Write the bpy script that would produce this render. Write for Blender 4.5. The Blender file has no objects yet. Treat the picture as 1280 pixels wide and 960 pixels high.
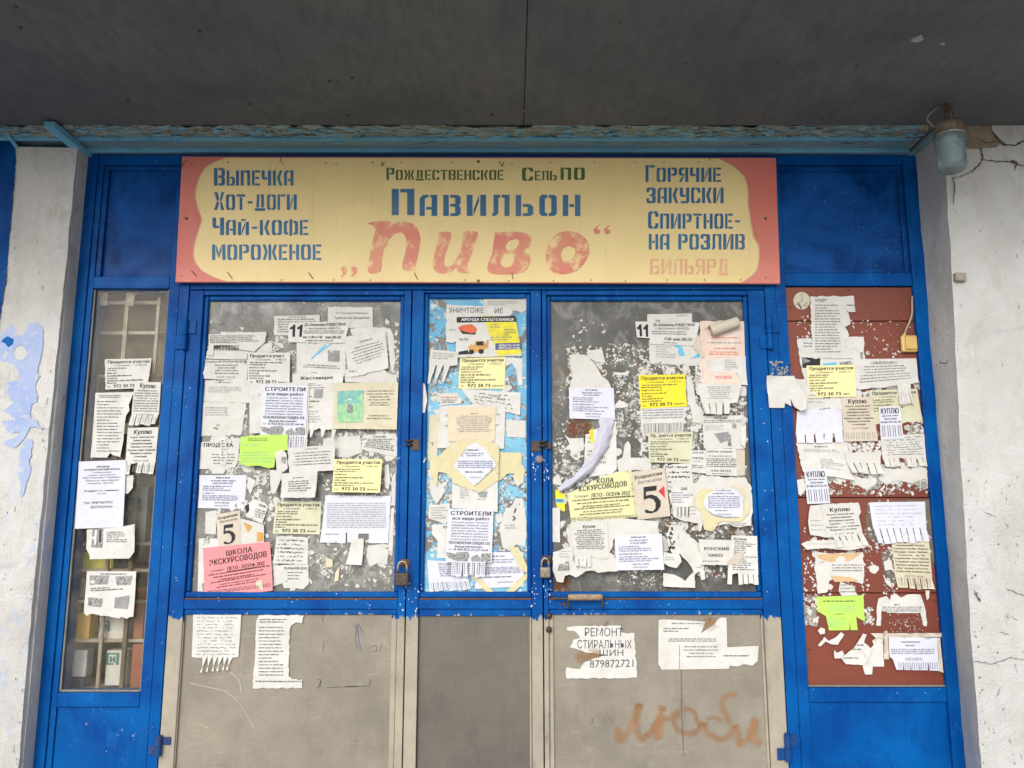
import bpy, bmesh, math, random
from mathutils import Vector, noise
from mathutils.geometry import delaunay_2d_cdt
from mathutils.bvhtree import BVHTree

# ------------------------------------------------------------ camera, sky, sun, exposure
scene = bpy.context.scene
F = 955.0
TH = math.radians(8.9)
EYE = 1.6
cam_d = bpy.data.cameras.new("camera")
cam = bpy.data.objects.new("camera", cam_d)
scene.collection.objects.link(cam)
cam.location = (0, 0, EYE)
cam.rotation_euler = (math.pi / 2 + TH, 0, 0)
cam_d.sensor_width = 36
cam_d.lens = F / 1280 * 36
cam_d.clip_start = 0.05
cam_d.clip_end = 2000
scene.camera = cam

SUN_EL, SUN_AZ = math.radians(30), math.radians(200)   # azimuth from north (+Y), clockwise: behind the camera
world = bpy.data.worlds.new("World")
scene.world = world
world.use_nodes = True
wn = world.node_tree
sky = wn.nodes.new("ShaderNodeTexSky")
sky.sky_type = 'NISHITA'
sky.sun_disc = False
sky.sun_elevation = SUN_EL
sky.sun_rotation = SUN_AZ
sky.dust_density = 3.0
hs = wn.nodes.new("ShaderNodeHueSaturation")
hs.inputs['Saturation'].default_value = 0.22           # overcast: a nearly grey sky
wn.links.new(sky.outputs[0], hs.inputs['Color'])
bg = wn.nodes["Background"]
wn.links.new(hs.outputs[0], bg.inputs[0])
bg.inputs[1].default_value = 0.15
sun_d = bpy.data.lights.new("sun", 'SUN')
sun_d.energy = 0.5
sun_d.angle = math.radians(22)
sun_d.color = (1.0, 0.95, 0.88)
sun = bpy.data.objects.new("sun", sun_d)
scene.collection.objects.link(sun)
sdir = Vector((math.sin(SUN_AZ) * math.cos(SUN_EL), math.cos(SUN_AZ) * math.cos(SUN_EL), math.sin(SUN_EL)))
sun.rotation_euler = sdir.to_track_quat('Z', 'Y').to_euler()
scene.view_settings.view_transform = 'Standard'
scene.view_settings.look = 'None'
scene.view_settings.exposure = 0.60
scene.view_settings.gamma = 1

R = random.Random(7)
COL = scene.collection

# ------------------------------------------------------------ helpers
def P(u, v, Y=2.4):
    """point of the plane y = Y that the photograph shows at pixel u, v (used as a surveyor's sight line)"""
    dy = F * math.cos(TH) - (480 - v) * math.sin(TH)
    dz = F * math.sin(TH) + (480 - v) * math.cos(TH)
    t = Y / dy
    return Vector(((u - 640) * t, Y, EYE + dz * t))

def tag(o, label=None, cat=None, group=None, kind=None):
    if label: o['label'] = label
    if cat: o['category'] = cat
    if group: o['group'] = group
    if kind: o['kind'] = kind
    return o

def link(name, me, mats, parent=None, loc=None):
    for m in (mats if isinstance(mats, (list, tuple)) else [mats]):
        me.materials.append(m)
    o = bpy.data.objects.new(name, me)
    COL.objects.link(o)
    if loc is not None: o.location = loc
    if parent:
        o.parent = parent
    return o

def from_bm(name, bm, mats, parent=None, smooth=False):
    me = bpy.data.meshes.new(name)
    bmesh.ops.recalc_face_normals(bm, faces=bm.faces)
    bm.to_mesh(me); bm.free()
    if smooth:
        for p in me.polygons: p.use_smooth = True
    return link(name, me, mats, parent)

def empty(name, loc=(0, 0, 0)):
    o = bpy.data.objects.new(name, None)
    o.empty_display_size = 0.1
    COL.objects.link(o)
    o.location = loc
    return o

def adopt(parent, *kids):
    for k in kids:
        k.parent = parent
        k.location = k.location - parent.location      # every thing stands unrotated, so this keeps the part in place

def reorigin(o, loc):
    """move a mesh object's origin without moving its vertices in the world"""
    loc = Vector(loc)
    o.data.transform(__import__('mathutils').Matrix.Translation(-loc))
    o.location = loc
    for c in o.children:
        c.location = c.location - loc

def box(bm, x0, x1, y0, y1, z0, z1, bev=0.0015, wob=0.0):
    vs = [bm.verts.new((x + R.uniform(-wob, wob), y, z + R.uniform(-wob, wob))) for x in (x0, x1) for y in (y0, y1) for z in (z0, z1)]
    fs = [bm.faces.new([vs[i] for i in q]) for q in ((0, 1, 3, 2), (4, 6, 7, 5), (0, 4, 5, 1), (2, 3, 7, 6), (0, 2, 6, 4), (1, 5, 7, 3))]
    if bev:
        es = list({e for f in fs for e in f.edges})
        bmesh.ops.bevel(bm, geom=es, offset=bev, segments=2, profile=0.5, affect='EDGES')

def boxo(name, mat, parent, *a, **k):
    bm = bmesh.new(); box(bm, *a, **k)
    return from_bm(name, bm, mat, parent)

def tube(bm, pts, r, n=8, cap=True):
    rings = []
    pts = [Vector(p) for p in pts]
    for i, p in enumerate(pts):
        d = (pts[min(i + 1, len(pts) - 1)] - pts[max(i - 1, 0)]).normalized()
        a = d.orthogonal().normalized() if abs(d.z) > .9 or True else None
        if i and rings:
            a = (pa - d * pa.dot(d)).normalized()
        pa = a
        b = d.cross(a)
        rr = r[i] if isinstance(r, (list, tuple)) else r
        rings.append([bm.verts.new(p + (a * math.cos(t) + b * math.sin(t)) * rr) for t in [2 * math.pi * k / n for k in range(n)]])
    for q, w in zip(rings, rings[1:]):
        for k in range(n):
            bm.faces.new((q[k], q[(k + 1) % n], w[(k + 1) % n], w[k]))
    if cap:
        bm.faces.new(rings[0][::-1]); bm.faces.new(rings[-1])

def lathe(bm, prof, c, axis=Vector((0, 0, 1)), n=24):
    axis = axis.normalized(); a = axis.orthogonal().normalized(); b = axis.cross(a)
    rings = []
    for r, h in prof:
        rings.append([bm.verts.new(Vector(c) + axis * h + (a * math.cos(t) + b * math.sin(t)) * max(r, 1e-5)) for t in [2 * math.pi * k / n for k in range(n)]])
    for q, w in zip(rings, rings[1:]):
        for k in range(n):
            bm.faces.new((q[k], q[(k + 1) % n], w[(k + 1) % n], w[k]))

def inside(p, poly):
    x, y = p; c = False; n = len(poly)
    for i in range(n):
        x1, y1 = poly[i]; x2, y2 = poly[i - 1]
        if (y1 > y) != (y2 > y) and x < (x2 - x1) * (y - y1) / (y2 - y1) + x1: c = not c
    return c

def tri(outer, holes=(), step=0, sx=1.0, sy=1.0):
    """triangulate a polygon (with holes), optionally with inner grid points; returns verts, faces"""
    pts = []; edges = []
    for loop in [outer] + list(holes):
        b = len(pts); n = len(loop)
        pts += [Vector((x, y)) for x, y in loop]
        edges += [(b + i, b + (i + 1) % n) for i in range(n)]
    if step:
        xs = [p[0] for p in outer]; ys = [p[1] for p in outer]
        nx = max(1, int((max(xs) - min(xs)) * sx / step)); ny = max(1, int((max(ys) - min(ys)) * sy / step))
        for i in range(1, nx):
            for j in range(1, ny):
                q = (min(xs) + (max(xs) - min(xs)) * (i + R.uniform(-.2, .2)) / nx, min(ys) + (max(ys) - min(ys)) * (j + R.uniform(-.2, .2)) / ny)
                if inside(q, outer): pts.append(Vector(q))
    r = delaunay_2d_cdt(pts, edges, [], 0, 1e-6)
    vs = [tuple(v) for v in r[0]]; fs = []
    for f in r[2]:
        c = (sum(vs[i][0] for i in f) / len(f), sum(vs[i][1] for i in f) / len(f))
        if inside(c, outer) and not any(inside(c, h) for h in holes): fs.append(tuple(f))
    return vs, fs

# ------------------------------------------------------------ materials
def lin(c):
    if isinstance(c, str):
        c = [int(c[i:i + 2], 16) / 255 for i in (0, 2, 4)]
        c = [x / 12.92 if x <= .04045 else ((x + .055) / 1.055) ** 2.4 for x in c]
    return (c[0], c[1], c[2], 1)

class M:
    """small node graph builder"""
    def __init__(s, name, rough=0.6, metal=0.0, spec=0.5):
        s.m = bpy.data.materials.new(name); s.m.use_nodes = True
        s.t = s.m.node_tree; s.b = s.t.nodes["Principled BSDF"]
        s.b.inputs['Roughness'].default_value = rough
        s.b.inputs['Metallic'].default_value = metal
        s.b.inputs['Specular IOR Level'].default_value = spec
        s.co = s.t.nodes.new("ShaderNodeTexCoord").outputs['Object']
    def n(s, typ, **k):
        x = s.t.nodes.new(typ)
        for a, v in k.items(): setattr(x, a, v)
        return x
    def map(s, sc=(1, 1, 1), loc=(0, 0, 0), rot=(0, 0, 0)):
        x = s.n("ShaderNodeMapping"); x.inputs['Scale'].default_value = sc; x.inputs['Location'].default_value = loc; x.inputs['Rotation'].default_value = rot
        s.t.links.new(s.co, x.inputs[0]); return x.outputs[0]
    def noise(s, scale=5, detail=4, rough=.55, dist=0, vec=None):
        x = s.n("ShaderNodeTexNoise"); x.inputs['Scale'].default_value = scale; x.inputs['Detail'].default_value = detail
        x.inputs['Roughness'].default_value = rough; x.inputs['Distortion'].default_value = dist
        s.t.links.new(vec if vec is not None else s.co, x.inputs['Vector']); return x.outputs['Fac']
    def voro(s, scale=20, feature='F1', vec=None):
        x = s.n("ShaderNodeTexVoronoi", feature=feature); x.inputs['Scale'].default_value = scale
        s.t.links.new(vec if vec is not None else s.co, x.inputs['Vector']); return x.outputs['Distance']
    def ramp(s, fac, a, b, lo=0., hi=1.):
        x = s.n("ShaderNodeMapRange"); x.inputs[1].default_value = a; x.inputs[2].default_value = b; x.inputs[3].default_value = lo; x.inputs[4].default_value = hi
        s.t.links.new(fac, x.inputs[0]); return x.outputs[0]
    def math(s, op, a, b=0.0):
        x = s.n("ShaderNodeMath", operation=op)
        for i, v in enumerate((a, b)):
            if isinstance(v, (int, float)): x.inputs[i].default_value = v
            else: s.t.links.new(v, x.inputs[i])
        return x.outputs[0]
    def mix(s, fac, a, b, mode='MIX'):
        x = s.n("ShaderNodeMix", data_type='RGBA', blend_type=mode)
        for i, v in ((0, fac), (6, a), (7, b)):
            if isinstance(v, (int, float)): x.inputs[i].default_value = v
            elif isinstance(v, (tuple, list, str)): x.inputs[i].default_value = lin(v)
            else: s.t.links.new(v, x.inputs[i])
        return x.outputs[2]
    def color(s, c):
        if isinstance(c, (tuple, list, str)): s.b.inputs['Base Color'].default_value = lin(c)
        else: s.t.links.new(c, s.b.inputs['Base Color'])
        return s
    def rough(s, r): s.t.links.new(r, s.b.inputs['Roughness']); return s
    def bump(s, h, strength=.3, dist=.002):
        x = s.n("ShaderNodeBump"); x.inputs['Strength'].default_value = strength; x.inputs['Distance'].default_value = dist
        s.t.links.new(h, x.inputs['Height']); s.t.links.new(x.outputs[0], s.b.inputs['Normal']); return s
    def z(s):
        x = s.n("ShaderNodeSeparateXYZ"); s.t.links.new(s.n("ShaderNodeNewGeometry").outputs['Position'], x.inputs[0]); return x.outputs

def paint(name, c1, c2, chip='c8ccd0', chip_lo=.67, rough=.42, streak=1.0, under=None):
    m = M(name, rough + .04, spec=.09)
    base = m.mix(m.ramp(m.noise(4.5, 7, .62, .8), .40, .62), c1, c2)
    base = m.mix(m.ramp(m.noise(14, 7, .7, 1.6, m.map((1, 1, .6))), .60, .72, 0, .5), base, tuple(min(1, x * 1.5 + .012) for x in c2))
    st = m.noise(30, 3, .6, 0, m.map((1.6, 1.6, .12)))
    base = m.mix(m.ramp(st, .4, .75, 0, .35 * streak), base, c2)
    area = m.ramp(m.noise(5, 3), .5, .72)
    ch = m.math('MULTIPLY', m.ramp(m.noise(120, 4, .65), chip_lo, chip_lo + .02), area)
    base = m.mix(ch, base, chip)
    if under:
        base = m.mix(m.ramp(m.noise(26, 6, .7, .5), .66, .68), base, under)
    dirt = m.ramp(m.noise(2.5, 6, .7), .5, .85, 0, .35)
    base = m.mix(dirt, base, (.01, .03, .12) if not under else '3a4456')
    m.color(base)
    m.rough(m.ramp(m.noise(9, 4), .3, .75, rough - .1, rough + .2))
    m.bump(m.math('ADD', m.math('MULTIPLY', st, .7), m.math('ADD', m.math('MULTIPLY', m.noise(220, 2), .25), m.math('MULTIPLY', ch, -.8))), .35, .0018)
    return m.m

C_BLUE1, C_BLUE2 = (.0, .047, .225), (.0, .090, .325)
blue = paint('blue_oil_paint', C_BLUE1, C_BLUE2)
blue_shaded = paint('blue_shaded_panel', (.0, .028, .14), (.006, .078, .31), rough=.36)  # darker copy of the blue: canopy shade on the upper panels put into colour
blue_wall = paint('blue_wall_paint', (.0, .03, .15), (.0, .062, .24), rough=.5)
teal = paint('pale_blue_paint', (.17, .42, .60), (.12, .33, .48), chip='cfd8d8', chip_lo=.66, rough=.5, under='5f6f66')

def door_paint():
    m = M('door_paint_blue_over_beige', .5, spec=.1)
    b = m.mix(m.ramp(m.noise(4.5, 7, .62, .8), .40, .62), C_BLUE1, C_BLUE2)
    b = m.mix(m.ramp(m.noise(30, 5, .65, 0, m.map((1.6, 1.6, .15))), .5, .75, 0, .5), b, (.0, .03, .16))
    b = m.mix(m.ramp(m.noise(16, 7, .7, 1.2), .62, .72, 0, .45), b, (.03, .14, .38))
    area = m.ramp(m.noise(5, 3), .5, .7)
    ch = m.math('MULTIPLY', m.ramp(m.noise(110, 4, .65), .68, .70), area)
    b = m.mix(ch, b, 'd5dade')
    g = m.mix(m.ramp(m.noise(8, 6, .7), .35, .7), (.38, .34, .27), (.27, .245, .20))
    g = m.mix(m.ramp(m.noise(40, 6, .7, 0, m.map((1, 1, .2))), .58, .72, 0, .7), g, (.17, .14, .105))
    g = m.mix(m.ramp(m.noise(19, 5, .7), .7, .73, 0, .6), g, (.12, .11, .10))
    zz = m.math('ADD', m.z()[2], m.math('MULTIPLY', m.math('SUBTRACT', m.noise(45, 5, .7, 0, m.map((1.4, 1.4, .25))), .5), .10))
    f = m.ramp(zz, 1.257, 1.259)
    m.color(m.mix(f, g, b))
    m.bump(m.math('ADD', m.noise(160, 3), m.math('MULTIPLY', f, .5)), .3, .0015)
    return m.m
dpaint = door_paint()

def fibre(name, a, b, scr=(.42, .38, .32)):
    m = M(name, .8, spec=.25)
    c = m.mix(m.ramp(m.noise(3.2, 8, .72), .36, .64), a, b)
    c = m.mix(m.ramp(m.noise(90, 4, .6), .4, .75, 0, .35), c, tuple(x * .7 for x in a))
    c = m.mix(m.ramp(m.noise(60, 3, .6, 0, m.map((.25, 1, 2.5))), .62, .8, 0, .4), c, scr)
    c = m.mix(m.ramp(m.noise(7, 5, .7, 1.2), .62, .74, 0, .35), c, scr)
    c = m.mix(m.ramp(m.noise(10, 7, .75, 0, m.map((2.2, 1, .35))), .55, .75, 0, .4), c, tuple(x * .62 for x in b))
    c = m.mix(m.ramp(m.voro(34), .035, .0, 0, .8), c, (.05, .04, .035))
    m.color(c); m.bump(m.math('ADD', m.noise(300, 3), m.noise(30, 4)), .28, .0012)
    return m.m
beige_board = fibre('beige_fibreboard', (.30, .268, .215), (.195, .176, .145))
grey_board = fibre('grey_fibreboard', (.155, .14, .118), (.11, .102, .09), (.2, .185, .16))

def pane_mat(name, a, b, rust=.0, smear=(.42, .42, .39)):
    m = M(name, .45)
    c = m.mix(m.ramp(m.noise(3, 5), .35, .7), a, b)
    sm = m.ramp(m.noise(11, 7, .72, 1.5), .50, .64, 0, .8)
    c = m.mix(sm, c, smear)
    c = m.mix(m.ramp(m.noise(55, 5, .7, 0, m.map((1.5, 1, .5))), .62, .68, 0, .55), c, (.40, .40, .375))
    if rust: c = m.mix(m.ramp(m.noise(9, 6, .75, .4), .62, .68, 0, rust), c, (.16, .055, .022))
    m.color(c)
    m.rough(m.ramp(m.noise(20, 4), .3, .7, .3, .65))
    m.bump(m.noise(60, 5, .7), .3, .001)
    return m.m
pane_l = pane_mat('grey_pane_left', (.150, .150, .135), (.12, .12, .108), 0, (.30, .30, .28))
pane_r = pane_mat('grey_pane_right', (.082, .082, .072), (.068, .068, .060), .5, (.21, .205, .19))
def chip_blue():
    m = M('flaking_light_blue_paint', .6)
    c = m.mix(m.ramp(m.noise(7, 5), .35, .7), (.10, .36, .56), (.22, .47, .60))
    c = m.mix(m.ramp(m.noise(9, 8, .72, .8), .535, .55), c, (.17, .15, .135))
    c = m.mix(m.ramp(m.noise(28, 6, .7), .60, .63, 0, .8), c, (.62, .66, .62))
    c = m.mix(m.ramp(m.noise(17, 6, .75), .67, .70, 0, .7), c, (.40, .20, .09))
    m.color(c); m.bump(m.noise(22, 8, .72, .8), .5, .002); return m.m
pane_c = chip_blue()

def brown():
    m = M('red_brown_board_paint', .5)
    c = m.mix(m.ramp(m.noise(3, 5), .3, .7), (.20, .045, .022), (.145, .032, .018))
    c = m.mix(m.ramp(m.noise(40, 4, .6, 0, m.map((.3, 1, 3))), .5, .8, 0, .4), c, (.09, .022, .014))
    c = m.mix(m.ramp(m.noise(13, 8, .75), .655, .68, 0, .75), c, (.42, .33, .27))
    m.color(c); m.bump(m.noise(50, 5, .6, 0, m.map((.3, 1, 2))), .35, .001); return m.m
brown_m = brown()

def plaster(name, base=(.57, .565, .55), dirt=(.36, .35, .335), blue_amt=0.0, drk=(0.45, 0.8)):
    m = M(name, .85, spec=.2)
    c = m.mix(m.ramp(m.noise(2.2, 7, .68), .42, .75), base, dirt)
    c = m.mix(m.ramp(m.noise(12, 8, .72, 0, m.map((1.4, 1, .5))), .5, .70, 0, .6), c, (.44, .41, .36))
    c = m.mix(m.ramp(m.noise(5, 8, .75, 1.0), .56, .64, 0, .42), c, (.34, .335, .325))
    c = m.mix(m.ramp(m.noise(8, 7, .7, 0, m.map((2.4, 1, .4))), .56, .72, 0, .45), c, (.40, .37, .32))
    if blue_amt:
        lowz = m.ramp(m.math('ADD', m.z()[2], m.math('MULTIPLY', m.noise(3, 3), .6)), 2.05, 1.75)
        bl = m.math('MULTIPLY', m.ramp(m.noise(12, 8, .75, .2, m.map((1.2, 1, .5))), .53, .60, 0, blue_amt), lowz)
        c = m.mix(bl, c, (.36, .44, .66))
    c = m.mix(m.ramp(m.noise(70, 4, .6, 0, m.map((1, 1, .35))), .67, .71, 0, .7), c, (.17, .155, .14))
    m.color(c)
    c  # relief below
    m.bump(m.math('ADD', m.math('MULTIPLY', m.noise(18, 8, .65), 1.8), m.noise(150, 4)), .75, .005)
    return m.m
plaster_l = plaster('whitewash_left', blue_amt=.75)
plaster_r = plaster('whitewash_right', (.53, .53, .52), (.39, .385, .375))
plaster_rev_shaded = plaster('whitewash_shaded_reveal', (.50, .50, .50), (.33, .33, .33))  # darker whitewash copy, shading of the reveals put into the colour

def soffit():
    m = M('dark_fibre_cement', .75, spec=.25)
    c = m.mix(m.ramp(m.noise(1.7, 6, .6, .4), .38, .62), (.122, .124, .122), (.080, .088, .100))
    c = m.mix(m.ramp(m.noise(45, 4, .6, 0, m.map((1, .3, 1))), .4, .8, 0, .5), c, (.045, .047, .048))
    c = m.mix(m.ramp(m.noise(260, 2), .5, .8, 0, .35), c, (.15, .15, .145))
    c = m.mix(m.ramp(m.noise(5, 6, .7), .68, .8, 0, .3), c, (.17, .17, .17))
    m.color(c); m.bump(m.noise(200, 3), .25, .001); return m.m
soffit_m = soffit()

def rotten():
    m = M('flaked_cornice_paint', .8)
    v = m.map((.35, 1, 1))
    c = m.mix(m.ramp(m.noise(55, 8, .75, .6, v), .42, .58), (.20, .19, .12), (.22, .36, .40))
    c = m.mix(m.ramp(m.noise(70, 7, .75, 1.0, v), .55, .59), c, (.03, .026, .02))
    c = m.mix(m.ramp(m.noise(34, 6, .7, .5, v), .60, .64), c, (.26, .16, .07))
    c = m.mix(m.ramp(m.noise(31, 6, .7, .5, v), .63, .66), c, (.22, .40, .50))
    m.color(c); m.bump(m.noise(38, 8, .75, .8, v), 1.0, .006); return m.m
rotten_m = rotten()
def plankm():
    m = M('grey_blue_plank', .65)
    v = m.map((.2, 1, 1))
    c = m.mix(m.ramp(m.noise(12, 6, .7, .3, v), .35, .7), (.15, .27, .33), (.22, .31, .30))
    c = m.mix(m.ramp(m.noise(30, 6, .7, .6, v), .64, .67), c, (.03, .045, .05))
    m.color(c); m.bump(m.noise(30, 6, .7, .6, v), .5, .002); return m.m
plank_m = plankm()

def signpaint(name, a, b, bare=None, amt=(.62, .7), rough=.45, dirt=(.45, .34, .16)):
    m = M(name, rough, spec=.35)
    c = m.mix(m.ramp(m.noise(5, 6, .65), .35, .7), a, b)
    if bare: c = m.mix(m.ramp(m.noise(22, 7, .72, .3), amt[0], amt[1]), c, bare)
    c = m.mix(m.ramp(m.noise(34, 6, .75), .66, .74, 0, .35), c, dirt)
    c = m.mix(m.ramp(m.noise(1.7, 5, .7), .5, .8, 0, .25), c, dirt)
    c = m.mix(m.ramp(m.noise(9, 7, .75, 0, m.map((3, 1, .3))), .58, .75, 0, .30), c, dirt)
    c = m.mix(m.ramp(m.noise(85, 4, .7), .70, .74, 0, .6), c, tuple(x * .5 for x in dirt))
    m.color(c); m.bump(m.noise(120, 3), .12, .0006); return m.m
YEL = (.82, .655, .32)
sign_yel = signpaint('sign_yellow', YEL, (.77, .60, .27))
sign_red = signpaint('sign_rose', (.60, .135, .11), (.66, .22, .18))
let_blue = signpaint('sign_blue_letters', (.02, .115, .26), (.035, .17, .30), YEL, (.68, .74))
let_green = signpaint('sign_green_letters', (.05, .11, .035), (.08, .15, .05), YEL, (.68, .74))
let_rose = signpaint('sign_rose_letters', (.66, .20, .15), (.70, .32, .18), YEL, (.50, .68), dirt=(.66, .30, .16))
let_fade = signpaint('sign_faded_letters', (.68, .33, .20), (.72, .45, .25), YEL, (.53, .68), dirt=(.66, .36, .16))

def simple(name, c, rough=.5, metal=0.0, c2=None, sc=30, bump=.1):
    m = M(name, rough, metal)
    m.color(m.mix(m.ramp(m.noise(sc, 5, .65), .35, .7), c, c2 or tuple(x * .65 for x in c)))
    if bump: m.bump(m.noise(sc * 4, 3), bump, .001)
    return m.m
rust = simple('rusty_iron', (.20, .085, .035), .8, .1, (.07, .045, .035), 60, .5)
dark_iron = simple('dark_iron', (.045, .04, .038), .55, .6, (.11, .06, .035), 80, .4)
steel = simple('worn_steel', (.45, .43, .39), .4, .8, (.22, .19, .15), 60)
brass = simple('dull_brass', (.30, .27, .20), .45, .6, (.17, .15, .11), 60)
screw_m = simple('screw_head', (.16, .12, .085), .6, .4)
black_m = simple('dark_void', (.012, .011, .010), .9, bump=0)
concrete = simple('paving_concrete', (.42, .41, .385), .9, 0, (.34, .33, .31), 4, .3)
mortar = simple('bare_mortar', (.30, .24, .16), .95, 0, (.17, .14, .105), 25, .8)
crack_m = simple('dark_crack', (.10, .085, .07), .95, 0, bump=0)  # plain dark colour of cracks, pits, the board joint and scratches
wood = simple('raw_wood', (.33, .27, .19), .8, 0, (.2, .15, .1), 20, .3)
wire_m = simple('old_cable', (.42, .33, .22), .6, 0, (.3, .22, .14))
boxplastic = simple('yellowed_plastic', (.62, .43, .15), .4, 0, (.54, .36, .11), 10)

def paper_mat(name, c, c2=None):
    m = M(name, .85, spec=.15)
    oi = m.n("ShaderNodeObjectInfo").outputs['Random']
    v = m.n("ShaderNodeVectorMath", operation='ADD'); m.t.links.new(m.co, v.inputs[0])
    cb = m.n("ShaderNodeCombineXYZ"); m.t.links.new(m.math('MULTIPLY', oi, 37.0), cb.inputs[0]); m.t.links.new(m.math('MULTIPLY', oi, 91.0), cb.inputs[2])
    m.t.links.new(cb.outputs[0], v.inputs[1]); vec = v.outputs[0]
    c = tuple(x * .87 for x in c); c2 = c2 or tuple(x * .84 * k for x, k in zip(c, (1, .97, .90)))
    col = m.mix(m.ramp(m.noise(16, 6, .7, .3, vec), .42, .75), c, c2)
    col = m.mix(m.math('MULTIPLY', oi, .30), col, c2)
    m.color(col)
    m.bump(m.math('ADD', m.noise(28, 6, .6, .8, vec), m.math('MULTIPLY', m.voro(34, vec=vec), .8)), .8, .003)
    return m.m
PM = {
    'white': paper_mat('white_paper', (.72, .715, .695)),
    'old': paper_mat('aged_paper', (.68, .67, .64), (.54, .52, .475)),
    'blue': paper_mat('bluish_white_paper', (.70, .71, .80), (.58, .59, .67)),
    'cream': paper_mat('cream_paper', (.70, .65, .50)),
    'plotcream': paper_mat('pale_yellow_green_paper', (.68, .68, .50)),
    'yellow': paper_mat('light_yellow_paper', (.83, .78, .42), (.76, .70, .35)),
    'bright': paper_mat('bright_yellow_paper', (.84, .74, .06), (.78, .66, .05)),
    'lime': paper_mat('lime_green_paper', (.50, .74, .14), (.42, .66, .12)),
    'pink': paper_mat('pink_paper', (.78, .30, .32), (.72, .27, .29)),
    'salmon': paper_mat('faded_salmon_paper', (.74, .56, .48), (.72, .64, .56)),
    'school': paper_mat('pale_lemon_paper', (.72, .70, .40), (.66, .64, .36)),
    'kraft': paper_mat('brownish_paper', (.70, .62, .46), (.64, .55, .40)),
    'beige': paper_mat('beige_card', (.66, .59, .50)),
    'tape': paper_mat('yellowed_tape', (.66, .60, .36), (.60, .55, .36)),
}
INK = {
    'k': simple('black_ink', (.014, .014, .016), .7, bump=0),
    'g': simple('grey_ink', (.075, .075, .08), .7, bump=0),
    'l': simple('light_grey_ink', (.30, .30, .30), .7, bump=0),
    'p': simple('photo_grey', (.10, .10, .10), .7, 0, (.45, .45, .44), 160, 0),
    'b': simple('blue_ink', (.09, .11, .22), .7, bump=0),
    'c': simple('cyan_print', (.07, .36, .62), .7, 0, (.2, .5, .68), 60, 0),
    'n': simple('green_print', (.20, .44, .26), .7, 0, (.38, .60, .30), 60, 0),
    't': simple('teal_print', (.12, .34, .32), .7, 0, (.25, .48, .42), 60, 0),
    'y': simple('yellow_print', (.74, .66, .03), .6, bump=0),
    'o': simple('orange_print', (.62, .12, .035), .6, 0, (.5, .07, .03), 60, 0),
    'a': simple('amber_print', (.62, .33, .07), .6, bump=0),
    'r': simple('red_print', (.66, .03, .05), .6, bump=0),
    'w': simple('white_print', (.74, .74, .74), .7, bump=0),
    'h': simple('stain_ochre', (.62, .42, .22), .9, 0, (.5, .33, .18), 40, 0),
}
INKS = list(INK)

# ------------------------------------------------------------ glyphs of the built-in typeface, taken once each
GC = {}
def glyphs(chars, bold):
    dg = None
    objs = []
    def mk(body):
        cu = bpy.data.curves.new('g', 'FONT'); cu.body = body; cu.size = 1; cu.resolution_u = 2
        cu.fill_mode = 'FRONT'
        o = bpy.data.objects.new('g', cu); COL.objects.link(o); return o
    hh = mk('HH'); items = [(c, mk(c), mk('H' + c + 'H')) for c in chars]
    bpy.context.view_layer.update()
    dg = bpy.context.evaluated_depsgraph_get()
    def wid(o):
        e = o.evaluated_get(dg); xs = [q[0] for q in e.bound_box]; return max(xs) - min(xs)
    w0 = wid(hh)
    for c, o, o2 in items:
        me = bpy.data.meshes.new_from_object(o.evaluated_get(dg))
        GC[(c, bold)] = ([(v.co.x, v.co.y) for v in me.vertices], [tuple(p.vertices) for p in me.polygons], wid(o2) - w0)
        bpy.data.meshes.remove(me)
    for _, o, o2 in items + [(0, hh, None)]:
        for q in (o, o2):
            if q:
                cu = q.data; bpy.data.objects.remove(q); bpy.data.curves.remove(cu)
CH = 'АБВГДЕЖЗИЙКЛМНОПРСТУФХЦЧШЩЪЫЬЭЮЯабвгдежзийклмнопрстуфхцчшщъыьэюя0123456789.,-=!?:()«»/%№+"'
CH += 's'
glyphs(CH, False)
for c_ in CH: GC[(c_, True)] = (GC[(c_, False)][0], GC[(c_, False)][1], GC[(c_, False)][2] + .05)

def text_width(t, bold):
    return sum(GC[(c, bold)][2] if c != ' ' else .28 for c in t)

# ------------------------------------------------------------ paper notices
PAPERS = []      # (bounding box, layer)
GROUP = 'paper notices glued to the storefront'
def side_pts(a, b, kind, n=None, rr=R):
    """points from a to b (excluding b) in unit coordinates"""
    ax, ay = a; bx, by = b
    if kind == 's':
        return [(ax + (bx - ax) * k / 3, ay + (by - ay) * k / 3) for k in range(3)]
    amp = {'j': .018, 'z': .07, 'r': .035}[kind]
    n = 14; dx, dy = bx - ax, by - ay
    out = [a]
    for k in range(1, n):
        q = (k + rr.uniform(-.35, .35)) / n
        d = rr.uniform(-amp, amp * .3) if kind != 'z' else rr.uniform(-amp, 0)
        out.append((ax + dx * q + dy * -d, ay + dy * q + dx * d))
    return out

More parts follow.
